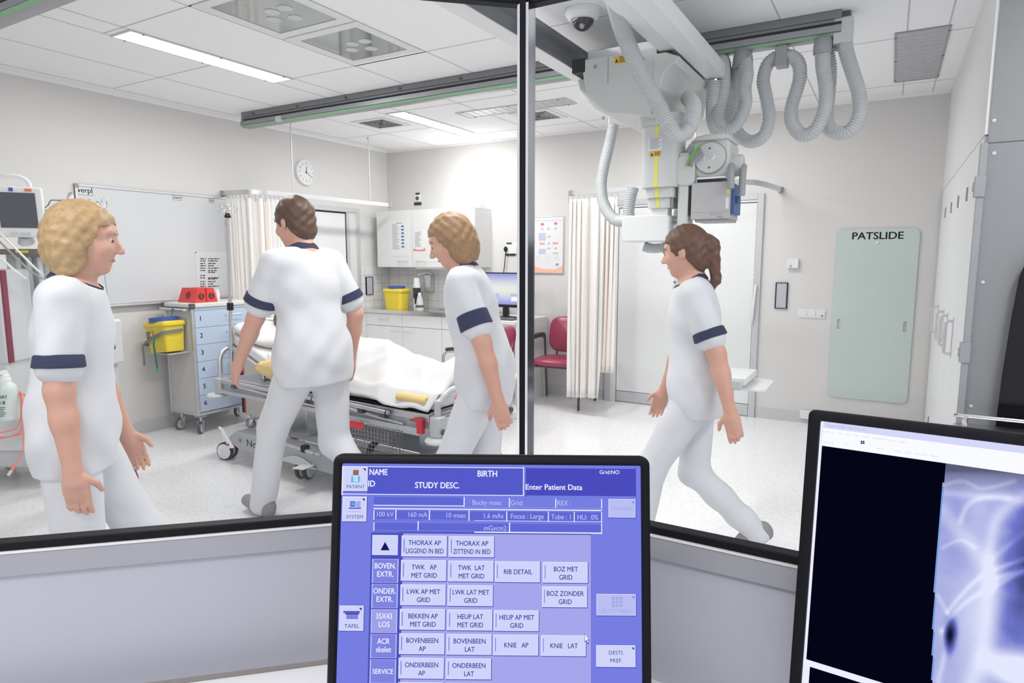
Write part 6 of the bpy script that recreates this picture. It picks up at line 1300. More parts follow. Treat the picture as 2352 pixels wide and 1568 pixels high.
    trs += [('e', T((.0, 0, .94)), T((.122*g, .182*g, .13)), None, .05)]
    def make(name, pr, mt, par, h=res, k=.02, post=None):
        V, F = sdf(pr, h, k, post); m = MB(); m.add(np.array(V)+np.array(loc), F.tolist()); return m.build(name, mt, par, sharp=180)
    bd = make('body', body, M_skin, t)
    # eyes, brows, lips
    for q in (1, -1):
        e = MB().ball(hh((.079, .031*q, .004))+loc, .0118*s, 14).build('eye', mat('eye_white', (.55, .52, .50), .35, noise=.02), t); MB().ball(hh((.0872, .0315*q, .004))+loc, .0066*s, 10).build('iris', mat('dark_iris', (.05, .04, .04), .2), e)
        MB().tube(smooth_path([hh((.094, .014*q, .026))+loc, hh((.091, .032*q, .032))+loc, hh((.078, .050*q, .026))+loc], 4), .0035*s, 6).build('eyebrow', hairm, t)
    MB().tube(smooth_path([hh((.079, .021, -.063))+loc, hh((.088, .010, -.061))+loc, hh((.091, 0, -.062))+loc, hh((.088, -.010, -.061))+loc, hh((.079, -.021, -.063))+loc], 4), [.0025*s]+[.0055*s]*15+[.0025*s], 8).build('lips', M_lip, t)
    # hair
    hp_ = [('e', hh((-.012, 0, .035)), T((.106, .087, .098)), HR, .02)]
    if hair in ('short', 'crop'): hp_ += [('e', hh((-.055, 0, -.035)), T((.05, .07, .07)), HR, .03)]
    if hair == 'bob': hp_ += [('e', hh((-.045, 0, -.03)), T((.078, .096, .105)), HR, .04), ('e', hh((-.03, .07, -.06)), T((.05, .03, .075)), HR, .03), ('e', hh((-.03, -.07, -.06)), T((.05, .03, .075)), HR, .03)]
    if hair == 'tail': hp_ += [('e', hh((-.06, 0, -.03)), T((.05, .072, .08)), HR, .03), ('e', hh((-.118, 0, .02)), T((.04, .035, .04)), HR, .02), ('c', hh((-.13, 0, .0)), hh((-.125, 0, -.15)), .034*s, .022*s, .02), ('c', hh((-.125, 0, -.15)), hh((-.105, 0, -.20)), .022*s, .008*s, .02)]
    if hair == 'bun': hp_ += [('e', hh((-.06, 0, -.03)), T((.05, .072, .08)), HR, .03), ('e', hh((-.115, 0, .03)), T((.042, .042, .042)), HR, .015)]
    inv = HR.T
    def face_cut(D, X, Y, Z):
        q = [(X-H0[0]), (Y-H0[1]), (Z-H0[2])]; lx = (inv[0, 0]*q[0]+inv[0, 1]*q[1]+inv[0, 2]*q[2])/s; ly = (inv[1, 0]*q[0]+inv[1, 1]*q[1]+inv[1, 2]*q[2])/s; lz = (inv[2, 0]*q[0]+inv[2, 1]*q[1]+inv[2, 2]*q[2])/s
        D = D+.0022*np.sin(95*ly+30*lx+8*np.sin(20*lz))+.0014*np.sin(160*lx-90*lz)
        fc = np.maximum(np.maximum(-(lx-.052-.35*np.maximum(lz-.03, 0)*0), (lz-.062+.25*np.abs(ly))), -1)   # open in front below the hairline
        side = np.maximum(-(lx+(.0 if hair != 'bob' else -.03)), np.maximum(lz-(-.015 if hair != 'bob' else -.5), -1))
        cut = np.minimum(fc, side if hair != 'bob' else np.maximum(-(lx-.03), lz+.02)); return np.maximum(D, -cut*s)
    make('hair', hp_, hairm, t, .005, .02, face_cut)
    # tunic with navy sleeve ends and collar
    hem = tunic_hem*s
    nb2 = up((.01, 0, 1.455)); nrm_n = Rl@np.array((.45, 0, .9)); nrm_n /= np.linalg.norm(nrm_n)
    def tcut(D, X, Y, Z):
        D = D+.004*np.sin(34*Y+14*Z+3*np.sin(9*X+7*Z))*np.clip((1.25*s-Z)*3, .15, 1)+.0018*np.sin(52*X-38*Z+2*np.sin(11*Y))
        D = np.maximum(D, hem-Z); w_ = (X-nb2[0])*nrm_n[0]+(Y-nb2[1])*nrm_n[1]+(Z-nb2[2])*nrm_n[2]; r_ = np.sqrt((X-up((.005, 0, 1.44))[0])**2+(Y-up((.005, 0, 1.44))[1])**2); return np.maximum(D, np.where(r_ < .12*s, w_, -1))
    tn = make('tunic', tun, M_tunic, t, res, .03, tcut)
    for i, (a, b, ra, rb) in enumerate(cuffs):
        m = MB(); d = (b-a)/np.linalg.norm(b-a); m.lathe([(ra*.97, 0), (ra+.002, .004), (rb+.004, np.linalg.norm(b-a)), (rb-.004, np.linalg.norm(b-a)+.004)], a+loc, d, 24); m.build('sleeve_band', M_navy, tn)
    if collar:
        m = MB(); u_, v_, n_2 = m.frame(nrm_n); c0 = up((.004, 0, 1.435)); xx = Rl@np.array((1., 0, 0)); xx = xx-nrm_n*(xx@nrm_n); xx /= np.linalg.norm(xx); yy_ = np.cross(nrm_n, xx); n = 30
        vs = [c0+loc+(xx*math.cos(2*PI*k/n)*(.082 if math.cos(2*PI*k/n) > 0 else .070)+yy_*math.sin(2*PI*k/n)*.084)*s*f+nrm_n*hh_*s for f, hh_ in ((1.12, -.018), (1.06, .012), (.97, .026), (.90, .012), (.95, -.015)) for k in range(n)]
        m.add(vs, [(j*n+k, j*n+(k+1) % n, (j+1)*n+(k+1) % n, (j+1)*n+k) for j in range(4) for k in range(n)]); m.build('collar', M_navy, tn, sharp=60)
    def lcut(D, X, Y, Z): return D+.004*np.sin(30*Z+24*X+4*np.sin(8*Y+6*Z))*np.clip((.85*s-Z)*3, 0, 1)
    make('trousers', trs, M_tunic, t, res, .03, lcut)
    for side in shoes:
        pr, an, u, c, s_ = shoes[side]
        def scut(D, X, Y, Z, an=an, u=u): w_ = (X-an[0])*u[0]+(Z-an[2])*u[2]; return np.maximum(np.maximum(D, -.0835*s-w_), w_-.03*s)
        make('shoe', pr, shoe or M_shoe, t, .006, .02, scut)
    t.rotation_euler = (0, 0, heading); return t
# a floor spot for each, facing as in the photograph
person('person nearest the left trolley with light brown bob, white uniform, facing right', (-2.30, 1.10, 0), math.radians(52), 1.66, head_rot=(0, .06, 0), lean=.07, hair='bob', hairm=M_lblond,
       feet={'l': (.16, .09, 0, 0), 'r': (-.2, -.09, .03, .25)}, hands={'l': (.12, .20, .86, (-.8, .5, -.4), (0, -1, 0)), 'r': (.04, -.23, .84)}, girth=.95, shift=-.03, drop=.01)
person('tall person with short brown hair striding along the bed, seen from behind, white uniform', (-2.93, 2.25, 0), math.radians(176), 1.86, head_rot=(.1, .12, 0), lean=.12, hair='short', hairm=M_brown,
       feet={'l': (.33, .10, 0, -.12), 'r': (-.34, -.10, .09, .65)}, hands={'l': (.32, .22, .86, (-.7, .5, -.3), (-.2, -1, 0)), 'r': (.06, -.29, .88)}, girth=1.06, shoe=M_gshoe, shift=.345, drop=.065)
person('person with dark blond hair beside the bed foot, navy sleeve edge, arm hanging, facing left', (-1.76, 2.46, 0), math.radians(204), 1.70, head_rot=(.1, .22, 0), lean=.20, hair='bob', hairm=M_blond,
       feet={'l': (.14, .09, 0, 0), 'r': (-.14, -.09, .0, .1)}, hands={'l': (-.12, .25, .78, (-.8, .6, 0), (0, -1, 0)), 'r': (.12, -.24, .84)}, curl=.75, shift=.16, drop=.015, band=.5)
person('person with reddish brown hair walking left in front of the white door, dark sleeve edges', (-.83, 2.98, 0), math.radians(195), 1.65, head_rot=(-.25, .10, 0), lean=.07, hair='tail', hairm=M_auburn,
       feet={'l': (.26, .09, 0, -.05), 'r': (-.30, -.08, .07, .55)}, hands={'l': (-.16, .26, .82), 'r': (.16, -.22, .86)}, shoe=M_gshoe, shift=.09, drop=.035)

# the patient: head on the pillow, upper body raised, the rest under the blanket
def patient():
    A_ = lambda a, b, h: o_b+ub*a+Y_*b+nb*h
    o_b = np.array([-3.57, 3.2, .612]); loc = np.array([-3.9, 3.2, .9]); t = thing('person', 'patient lying in the bed, head on the pillow and covered by the white blanket', 'person', loc)
    hc = A_(.40, 0, .275); R = np.array([nb*.9+ub*(.35), -Y_*1.0, np.cross(nb*.9+ub*.35, -Y_)]).T; R = np.linalg.qr(R)[0]
    Rh = np.array([nb, -Y_, ub]).T    # head: front = nb (up), left, crown = ub
    if np.linalg.det(Rh) < 0: Rh = np.array([nb, Y_, ub]).T
    h_ = lambda a: hc+Rh@np.array(a, float)
    pr = [('e', h_((-.005, 0, .025)), (.098, .077, .095), Rh, .02), ('e', h_((.028, 0, -.035)), (.066, .06, .085), Rh, .025), ('e', h_((.058, 0, -.092)), (.024, .026, .02), Rh, .018), ('e', h_((.078, 0, .035)), (.016, .052, .014), Rh, .014), ('c', h_((.088, 0, .012)), h_((.112, 0, -.028)), .0085, .0125, .008)]
    for q in (1, -1): pr += [('e', h_((-.005, .079*q, -.005)), (.018, .008, .031), Rh, .006), ('e', h_((.070, .036*q, -.025)), (.022, .022, .02), Rh, .02)]
    pr += [('c', h_((-.015, 0, -.06)), A_(.22, 0, .19), .055, .06, .03), ('c', A_(.16, .13, .18), A_(.16, -.13, .18), .065, .065, .04), ('e', A_(.02, 0, .19), (.19, .15, .095), np.array([ub, Y_, nb]).T, .05), ('e', np.array([-3.42, 3.2, .77]), (.2, .15, .085), None, .05)]
    for q in (1, -1):
        pr += [('c', np.array([-3.25, 3.2+.07*q, .755]), np.array([-2.85, 3.2+.07*q, .755]), .07, .055, .03), ('c', np.array([-2.85, 3.2+.07*q, .755]), np.array([-2.42, 3.2+.06*q, .74]), .05, .035, .03), ('c', np.array([-2.42, 3.2+.06*q, .74]), np.array([-2.36, 3.2+.06*q, .77]), .035, .03, .02)]
        pr += [('c', A_(.15, .18*q, .17), A_(-.10, .22*q, .15), .045, .038, .03), ('c', A_(-.10, .22*q, .15), np.array([-3.30, 3.2+.15*q, .735]), .038, .026, .02)]
        pr += hand_prims(np.array([-3.30, 3.2+.15*q, .735]), np.array([1., -.5*q, .05]), np.array([0, 0, -1.]), 1, 1., .35)
    V, F = sdf(pr, .007, .02); m = MB(); m.add(V, F.tolist()); m.build('body', M_skin, t, sharp=180)
    def cut(D, X, Y, Z):
        q = [X-hc[0], Y-hc[1], Z-hc[2]]; lx, ly, lz = [Rh[0, i]*q[0]+Rh[1, i]*q[1]+Rh[2, i]*q[2] for i in range(3)]
        D = D+.002*np.sin(90*ly+30*lx); return np.maximum(D, -np.minimum(np.maximum(-(lx-.05), lz-.06), np.maximum(-lx, lz+.01)))
    V, F = sdf([('e', h_((-.012, 0, .035)), (.106, .087, .098), Rh, .02)], .006, .02, cut); m = MB(); m.add(V, F.tolist()); m.build('hair', M_brown, t, sharp=180)
    for q in (1, -1): MB().ball(h_((.079, .031*q, .004)), .012, 10).build('eye', mat('eye_white'), t)
    MB().tube(smooth_path([h_((.086, .022, -.062)), h_((.098, 0, -.061)), h_((.086, -.022, -.062))], 4), .005, 8).build('lips', M_lip, t)
    V, F = sdf([('c', A_(.16, .14, .18), A_(.16, -.14, .18), .078, .078, .05), ('e', A_(.02, 0, .19), (.20, .165, .108), np.array([ub, Y_, nb]).T, .05), ('c', A_(.15, .18, .17), A_(.02, .21, .16), .06, .062, .03), ('c', A_(.15, -.18, .17), A_(.02, -.21, .16), .06, .062, .03)], .007, .03); m = MB(); m.add(V, F.tolist()); m.build('gown', M_sheet, t, sharp=180)
    d_ = np.array(t.location)-_c; t.location = _c+np.array([d_[0]*math.cos(_a)-d_[1]*math.sin(_a)+.08, d_[0]*math.sin(_a)+d_[1]*math.cos(_a), d_[2]]); t.rotation_euler = (0, 0, _a)
patient()
# ================================================================== booth: desk, two screens, apron, steel table
M_desk = mat('white_desk_laminate', (.72, .72, .74), .4, noise=.015, nscale=3)
nL, dL = PANES[0][1], PANES[0][0]
b0 = MU+nL*.042+np.array([.0, -.042, 0])*.0
c0 = np.array([-.555, .990, 0])
pts = [(c0[0], c0[1]), (c0[0]+dL[0]*1.5, c0[1]+dL[1]*1.5), (c0[0]+dL[0]*1.5+nL[0]*.75, c0[1]+dL[1]*1.5+nL[1]*.75), (-.45, .20), (1.0, .20), (1.0, .990)]
t = thing('booth_desk', 'white control booth desk below the window with the screens on it', 'desk', (-.3, .5, 0))
MB().prism(pts[::-1], (0, 0, .72), X_, Y_, (0, 0, .03)).build('desktop', M_desk, t, bevel=.003)
m = MB(); m.prism([(a, .752) if 0 else (a, b) for a, b in [(c0[0], c0[1]), (c0[0]+dL[0]*1.5, c0[1]+dL[1]*1.5), (c0[0]+dL[0]*1.5+nL[0]*.012, c0[1]+dL[1]*1.5+nL[1]*.012), (c0[0]+nL[0]*.012, c0[1]+nL[1]*.012)]][::-1], (0, 0, .7495), X_, Y_, (0, 0, .003)); m.build('edge_shadow_band', mat('brown_grey_shadow', (.26, .23, .22), .6, noise=.15, nscale=60), t)  # brown-grey band draws the shadow in the gap behind the desk edge
for x, y in ((-1.2, .0), (-.5, .3), (.9, .3)): MB().box(x-.03, x+.03, y-.03, y+.03, 0, .72).build('leg', M_grey, t, bevel=.004)

# ---- console screen
d0, d1 = .836, .814
TL, TR, BM = dep(765, 1042, d0), dep(1493, 1048, d0), dep(1123, 1568, d1)
ux = (TR-TL)/np.linalg.norm(TR-TL); vm = (TL+TR)/2-BM; vy = vm-ux*(vm@ux); vy /= np.linalg.norm(vy); nz = np.cross(ux, vy)
if nz @ (EYE-TL) < 0: nz = -nz
Wd = np.linalg.norm(TR-TL); Ht = .345
RMn = np.array([ux, vy, nz]).T
cen = TL+ux*Wd/2-vy*Ht/2
t = thing('console_screen', 'console screen with violet button menu in front of the corner post', 'screen', (cen[0], cen[1], .7505))
Q = lambda a, b, h=0: TL+ux*a-vy*b+nz*h
fr = .0115
m = MB(); ring_o = rrect(0, Wd, -Ht, 0, .012, 5); ring_i = rrect(fr, Wd-fr, -Ht+.02, -.0125, .002, 5)
n = len(ring_o)
lay = [[Q(a, -b, -.045) for a, b in rrect(.01, Wd-.01, -Ht+.01, -.01, .012, 5)], [Q(a, -b, -.012) for a, b in ring_o], [Q(a, -b, -.003) for a, b in ring_o], [Q(a, -b, 0) for a, b in rrect(.003, Wd-.003, -Ht+.003, -.003, .010, 5)], [Q(a, -b, 0) for a, b in rrect(fr-.003, Wd-fr+.003, -Ht+.017, -.0095, .003, 5)], [Q(a, -b, -.004) for a, b in ring_i]]
vs = [p for l in lay for p in l]; m.add(vs, [(i*n+k, i*n+(k+1) % n, (i+1)*n+(k+1) % n, (i+1)*n+k) for i in range(len(lay)-1) for k in range(n)]+[tuple(range(n-1, -1, -1))]); m.build('bezel', M_black, t, sharp=50)
sO = Q(0, 0, -.0038)
def uvp(px, py): p = onp(px, py, sO, nz)-TL; return p@ux, -(p@vy)
K = 2.862
def cu(cx, cy): return uvp(740+cx/K, 1020+cy/K)
C_ = lambda nm, c, s=1.0: emitm('screen_'+nm, srgb(*c), s)
PAL = [C_('violet', (118, 126, 226)), C_('lilac', (167, 166, 236)), C_('header', (84, 90, 202)), C_('message', (74, 76, 190)), C_('button', (208, 212, 250)), C_('shadow', (74, 82, 188)), C_('white', (236, 238, 255)), C_('text', (40, 56, 150)), C_('pale', (186, 190, 242)), C_('tab', (128, 132, 224)), C_('faint', (164, 170, 232)), C_('navy', (20, 26, 90)), C_('tabon', (158, 160, 232)), C_('skinbrown', (150, 110, 90)), C_('cyan', (90, 190, 230)), C_('table', (96, 104, 212))]
m = MB()
a0, b0_ = uvp(782, 1063); a1, b1_ = uvp(1474, 1072); b0_ = (b0_+b1_)/2
m.mi(0).add([Q(fr-.001, .0115, -.004), Q(Wd-fr+.001, .0115, -.004), Q(Wd-fr+.001, Ht-.019, -.004), Q(fr-.001, Ht-.019, -.004)], [(3, 2, 1, 0)])
def rc(mi, x0, y0, x1, y1, h=1):
    (p, q), (r, s) = cu(x0, y0), cu(x1, y1); m.mi(mi).add([Q(p, q, -.004+.00012*h), Q(r, q, -.004+.00012*h), Q(r, s, -.004+.00012*h), Q(p, s, -.004+.00012*h)], [(3, 2, 1, 0)])
def tx(mi, s, cx, cy, cap, h=5, al='CENTER', bold=.0, sx=1.0):
    p, q = cu(cx, cy); k = (cu(cx+100, cy)[0]-p)/100; sz = cap*k/.72
    ob = m.mi(mi); vs, fs = text_geo(s, al, 0., 1.0)
    for bq in ((-bold, 0), (bold, 0), (0, -bold*.6), (0, bold*.6)) if bold else ((0, 0),): ob.add([Q(p+(x+bq[0])*sz*sx, q-(y+bq[1])*sz, -.004+.00012*h) for x, y in vs], [tuple(f) for f in fs])
def outline(mi, x0, y0, x1, y1, w=4, h=2): rc(mi, x0, y0, x1, y0+w, h); rc(mi, x0, y1-w, x1, y1, h); rc(mi, x0, y0, x0+w, y1, h); rc(mi, x1-w, y0, x1, y1, h)
rc(2, 300, 150, 1325, 338); outline(6, 130, 148, 1326, 334, 5)
rc(3, 1340, 156, 2062, 342); outline(5, 1338, 154, 2064, 345, 6)
def btn(x0, y0, x1, y1, mi=4):
    rc(5, x0-3, y0-2, x1+5, y1+6, 2); rc(6, x0-3, y0-3, x1, y1, 3); rc(mi, x0, y0, x1-2, y1-2, 4)
def tri(x, y, s=18, mi=11):
    ps = [cu(x-s, y), cu(x, y), cu(x, y+s)]; m.mi(mi).add([Q(a, b, -.0033) for a, b in ps], [(2, 1, 0)])
btn(145, 148, 297, 308); tri(287, 158); tx(7, 'PATIENT', 220, 279, 22)
for mi, x0, y0, x1, y1 in ((14, 192, 208, 248, 250), (6, 205, 204, 235, 246), (13, 204, 168, 240, 204)): rc(mi, x0, y0, x1, y1, 5)
btn(138, 345, 290, 507); tri(280, 356); tx(7, 'SYSTEM', 214, 478, 24)
for mi, x0, y0, x1, y1 in ((2, 185, 374, 216, 410), (14, 190, 380, 212, 402), (10, 222, 374, 252, 414), (2, 175, 415, 256, 424), (10, 175, 440, 256, 444)): rc(mi, x0, y0, x1, y1, 5)
btn(118, 1062, 270, 1226); tri(260, 1074); tx(7, 'TAFEL', 195, 1195, 26)
for mi, x0, y0, x1, y1 in ((2, 140, 1094, 248, 1108), (7, 152, 1108, 242, 1118), (9, 160, 1118, 236, 1148)): rc(mi, x0, y0, x1, y1, 5)
tx(6, 'NAME', 370, 184, 40, bold=.025, sx=.80); tx(6, 'ID', 325, 260, 40, bold=.025, sx=.9); tx(6, 'BIRTH', 1086, 195, 40, bold=.025, sx=.88); tx(6, 'STUDY DESC.', 757, 271, 40, bold=.025, sx=.88)
tx(6, 'Enter Patient Data', 1523, 283, 36, bold=.02); tx(6, 'Grid:NO', 1888, 184, 26, bold=.01)
rc(15, 340, 345, 930, 400); rc(15, 340, 436, 1838, 510); rc(15, 340, 515, 1838, 588)
for x0, y0, x1, y1 in ((338, 398, 930, 408), (930, 345, 936, 410), (930, 412, 1838, 420), (1228, 352, 1234, 415), (1532, 356, 1538, 418), (1834, 358, 1840, 425), (338, 426, 1838, 431), (338, 432, 343, 495), (482, 430, 487, 495), (702, 432, 708, 498), (962, 434, 968, 503), (1210, 440, 1216, 508), (1484, 442, 1490, 510), (1654, 444, 1660, 512), (1834, 446, 1840, 516), (338, 492, 1000, 498), (1000, 500, 1840, 510), (338, 512, 343, 568), (338, 564, 1000, 570), (1000, 573, 1840, 588), (628, 505, 634, 565), (1228, 515, 1235, 580), (1834, 520, 1840, 590)): rc(6, x0, y0, x1, y1, 3) if y1-y0 > 20 or True else None
for s, x, y in (('Bucky msec', 1084, 384), ('Grid:', 1280, 386), ('REX :', 1590, 388), ('100 kV', 412, 460), ('160 mA', 626, 463), ('10 msec', 878, 468), ('1.6 mAs', 1124, 471), ('Focus : Large', 1348, 474), ('Tube : 1', 1573, 478), ('HU:  0%', 1745, 481), ('mGycm2', 1137, 552)): tx(8, s, x, y, 33, bold=.01, sx=.9)
rc(1, 510, 586, 1768, 1640, 1); outline(5, 508, 584, 1770, 1640, 3)
rc(5, 322, 580, 500, 1640, 1)
btn(334, 598, 496, 728); ps = [cu(384, 696), cu(414, 640), cu(444, 696)]; m.mi(11).add([Q(a, b, -.0033) for a, b in ps], [(2, 1, 0), (0, 1, 2)])
for k, (s1, s2) in enumerate((('BOVEN.', 'EXTR.'), ('ONDER.', 'EXTR.'), ('35X43', 'LOS'), ('ACR', 'skelet'), ('SERVICE', None))):
    y0 = 752+165*k; x0 = 330-4*k; rc(12 if k == 2 else 9, x0, y0, x0+170, y0+158, 3); outline(8, x0, y0, x0+170, y0+158, 4, 4)
    if s2: tx(6, s1, x0+85, y0+48, 36, bold=.02, sx=.82); tx(6, s2, x0+85, y0+102, 36, bold=.02, sx=.85)
    else: tx(6, s1, x0+85, y0+82, 32, bold=.02, sx=.85)
cols = (526, 837, 1143, 1457); cw = 292
grid = {(0, 0): ('THORAX AP', 'LIGGEND IN BED'), (0, 1): ('THORAX AP', 'ZITTEND IN BED'), (1, 0): ('TWK   AP', 'MET GRID'), (1, 1): ('TWK  LAT', 'MET GRID'), (1, 2): ('RIB DETAIL',), (1, 3): ('BOZ MET', 'GRID'), (2, 0): ('LWK AP MET', 'GRID'), (2, 1): ('LWK LAT MET', 'GRID'), (2, 3): ('BOZ ZONDER', 'GRID'), (3, 0): ('BEKKEN AP', 'MET GRID'), (3, 1): ('HEUP LAT', 'MET GRID'), (3, 2): ('HEUP AP MET', 'GRID'), (4, 0): ('BOVENBEEN', 'AP'), (4, 1): ('BOVENBEEN', 'LAT'), (4, 2): ('KNIE   AP',), (4, 3): ('KNIE   LAT',), (5, 0): ('ONDERBEEN', 'AP'), (5, 1): ('ONDERBEEN', 'LAT'), (6, 0): ('', ''), (6, 1): ('', '')}
for (r, c), tt in grid.items():
    x0 = cols[c]-4*r; y0 = 602+160.5*r+4.2*c; btn(x0, y0, x0+cw, y0+136); rc(9, x0+10, y0+18, x0+15, y0+108, 5)
    for k, s in enumerate(tt):
        if s: tx(7, s, x0+cw/2+2, y0+(68 if len(tt) == 1 else 46+54*k), 32, 6, bold=.012, sx=.74 if 'IN BED' in s else .86)
for x0, y0, x1, y1, mi, tt in ((1885, 362, 2060, 482, 8, ('CHANGE',)), (1806, 986, 2062, 1126, 8, ('MULTI VIEW',)), (1804, 1322, 2060, 1464, 4, ('DESTI.', 'PREF.'))):
    btn(x0, y0, x1, y1, mi); tri(x1-10, y0+12, 18, 7 if mi == 4 else 9)
    for k, s in enumerate(tt): tx(7 if mi == 4 else 10, s, (x0+x1)/2, (y0+y1)/2+(40 if s[0] == 'M' else 0) if len(tt) == 1 else y0+48+52*k, 26, 6)
for i in range(3):
    for j in range(3): rc(10, 1902+26*i, 1002+24*j, 1922+26*i, 1021+24*j, 5)
for mi, dx_, sc_ in ((11, 0, 1.0), (6, 2, .8)):
    ps = [(1725, 1240), (1725, 1300), (1736, 1290), (1746, 1310), (1752, 1306), (1742, 1286), (1756, 1286)]; ps = [(1725+dx_+(a-1725)*sc_, 1240+dx_*2.2+(b-1240)*sc_) for a, b in ps]
    m.mi(mi).add([Q(*cu(a, b), -.0030+.0001*(mi == 6)) for a, b in ps], [tuple(range(7)), tuple(range(6, -1, -1))])
m.build('screen', PAL, t)
m = MB(); m.obox(Q(Wd/2, Ht*.55, -.06), (.12, .12, .03), RMn); ft = Q(Wd/2, Ht*.6, -.07); m.hexa([ft+ux*a+rv*b+Z_*c for c, w_ in ((0, .03), (.7505-ft[2], .035)) for a, b in ((-w_, 0), (w_, 0), (w_, .03), (-w_, .03))]); m.build('stand_column', M_black, t)
MB().lathe([(.12, 0), (.12, .006), (.05, .014)], (ft[0], ft[1], .7505), (0, 0, 1), 30).build('stand_foot', M_black, t)

# ---- image screen with the shoulder x-ray
TL = onz(1858, 940, 1.245); hd = math.radians(-3.0)
ux = np.array([math.cos(hd), math.sin(hd), 0]); hz_ = np.array([-ux[1], ux[0], 0]); ta = math.radians(5.0); vy = Z_*math.cos(ta)+hz_*math.sin(ta); nz = np.cross(ux, vy)
Wd, Ht = .56, .44
t = thing('image_screen', 'large screen showing a blue shoulder x-ray at the right corner', 'screen', (TL+ux*Wd/2-vy*Ht)*[1, 1, 0]+[0, 0, .7505])
sO = Q(0, 0, -.004); frx, fry = .0155, .0145
lay = [[Q(a, -b, -.04) for a, b in rrect(.01, Wd-.01, -Ht+.01, -.01, .008, 4)], [Q(a, -b, -.008) for a, b in rrect(0, Wd, -Ht, 0, .008, 4)], [Q(a, -b, -.001) for a, b in rrect(0, Wd, -Ht, 0, .008, 4)], [Q(a, -b, 0) for a, b in rrect(.002, Wd-.002, -Ht+.002, -.002, .007, 4)], [Q(a, -b, 0) for a, b in rrect(frx-.001, Wd-frx+.001, -Ht+.02, -fry+.001, .002, 4)], [Q(a, -b, -.004) for a, b in rrect(frx, Wd-frx, -Ht+.021, -fry, .002, 4)]]
n = len(lay[0]); m = MB(); m.add([p for l in lay for p in l], [(i*n+k, i*n+(k+1) % n, (i+1)*n+(k+1) % n, (i+1)*n+k) for i in range(5) for k in range(n)]+[tuple(range(n-1, -1, -1))]); m.build('bezel', M_black, t, sharp=50)
# the displayed image: one colour per cell, drawn in the panel's own coordinates
NX, NY = 300, 230; w0, h0 = Wd-2*frx, Ht-.021-fry
us = np.linspace(frx, Wd-frx, NX+1); vs_ = np.linspace(fry, Ht-.021, NY+1); UU, VV = np.meshgrid((us[1:]+us[:-1])/2, (vs_[1:]+vs_[:-1])/2)
# panel coordinates of a few guide marks (cx, cy: positions read off the photograph once)
k0 = uvp(1882, 963); kx = uvp(2300, 1013); ky = uvp(1836, 1480)
def toim(U_, V_):   # -> picture units used for the drawing below
    a = np.array([[kx[0]-k0[0], ky[0]-k0[0]], [kx[1]-k0[1], ky[1]-k0[1]]]); ai = np.linalg.inv(a); du, dv = U_-k0[0], V_-k0[1]
    s = ai[0, 0]*du+ai[0, 1]*dv; r = ai[1, 0]*du+ai[1, 1]*dv
    return s, r
def im(px, py): u, v = uvp(px, py); s, r = toim(u, v); return float(s), float(r)
Sg, Rg = toim(UU, VV)
def segd(pts, S_, R_):
    d = np.full(S_.shape, 9.)
    for (x0, y0), (x1, y1) in zip(pts[:-1], pts[1:]):
        dx_, dy_ = x1-x0, y1-y0; tt = np.clip(((S_-x0)*dx_+(R_-y0)*dy_)/(dx_*dx_+dy_*dy_+1e-12), 0, 1); d = np.minimum(d, np.hypot(S_-x0-tt*dx_, (R_-y0-tt*dy_)*1.24))
    return d
KC = 2.348
ic = lambda cx, cy: im(1780+cx/KC, 900+cy/KC)
def curve(pts): return [tuple(p[:2]) for p in smooth_path([(*ic(a, b), 0) for a, b in pts], 8)]
val = np.full(Sg.shape, .70)
def band(pts, wd, amp):
    global val; val = val+amp*np.exp(-(segd(curve(pts), Sg, Rg)/wd)**2)
def blob(cx, cy, rx, ry, amp, pw=2.0):
    global val; c1 = ic(cx, cy); ax = abs(ic(cx+rx, cy)[0]-c1[0]); ay = abs(ic(cx, cy+ry)[1]-c1[1]); val = val+amp*np.exp(-(((Sg-c1[0])/ax)**2+((Rg-c1[1])/ay)**2)**(pw/2))
blob(1340, 900, 120, 380, -.26, 2.6); blob(1560, 900, 230, 520, -.3, 3); blob(1260, 1300, 110, 180, -.14); blob(1345, 1000, 50, 180, -.14)
blob(1000, 700, 120, 120, -.10); blob(1010, 880, 130, 90, -.06); blob(930, 620, 60, 120, -.08)
blob(945, 1310, 34, 90, -.7, 2.6); blob(1080, 1200, 110, 260, .16); blob(1090, 680, 70, 120, .10); blob(1320, 1500, 190, 90, .55, 3)
band([(905, 505), (1010, 480), (1120, 520), (1290, 480)], .010, .14); band([(905, 540), (1080, 560), (1230, 560), (1330, 590)], .020, .11); band([(1000, 700), (1040, 610), (1130, 570), (1260, 575)], .014, .16)
band([(910, 640), (1000, 760), (1090, 860), (1150, 980), (1150, 1200), (1120, 1420), (1060, 1570)], .05, .20); band([(1340, 560), (1200, 680), (1160, 860), (1165, 1050)], .03, .18)
band([(905, 840), (1000, 800), (1080, 840)], .01, .12); band([(930, 1190), (1000, 1100), (1120, 990), (1340, 900)], .012, .17); band([(900, 1290), (960, 1200), (1080, 1100), (1343, 970)], .012, .15)
band([(880, 1100), (930, 1190)], .012, .12); band([(900, 1290), (915, 1400), (880, 1560)], .016, .15); band([(1170, 1010), (1343, 960)], .014, .2); band([(1170, 900), (1343, 760)], .014, .1)
rng = np.random.RandomState(3); nz0 = rng.rand(NY//6+2, NX//6+2); yy, xx = np.mgrid[0:NY, 0:NX]/6.; yi, xi = yy.astype(int), xx.astype(int); fy_, fx_ = yy-yi, xx-xi
nzv = nz0[yi, xi]*(1-fy_)*(1-fx_)+nz0[yi+1, xi]*fy_*(1-fx_)+nz0[yi, xi+1]*(1-fy_)*fx_+nz0[yi+1, xi+1]*fy_*fx_
val = np.clip(val+.12*(nzv-.5)*np.exp(-((val-.3)/.35)**2)+.02*(rng.rand(NY, NX)-.5), 0, 1)
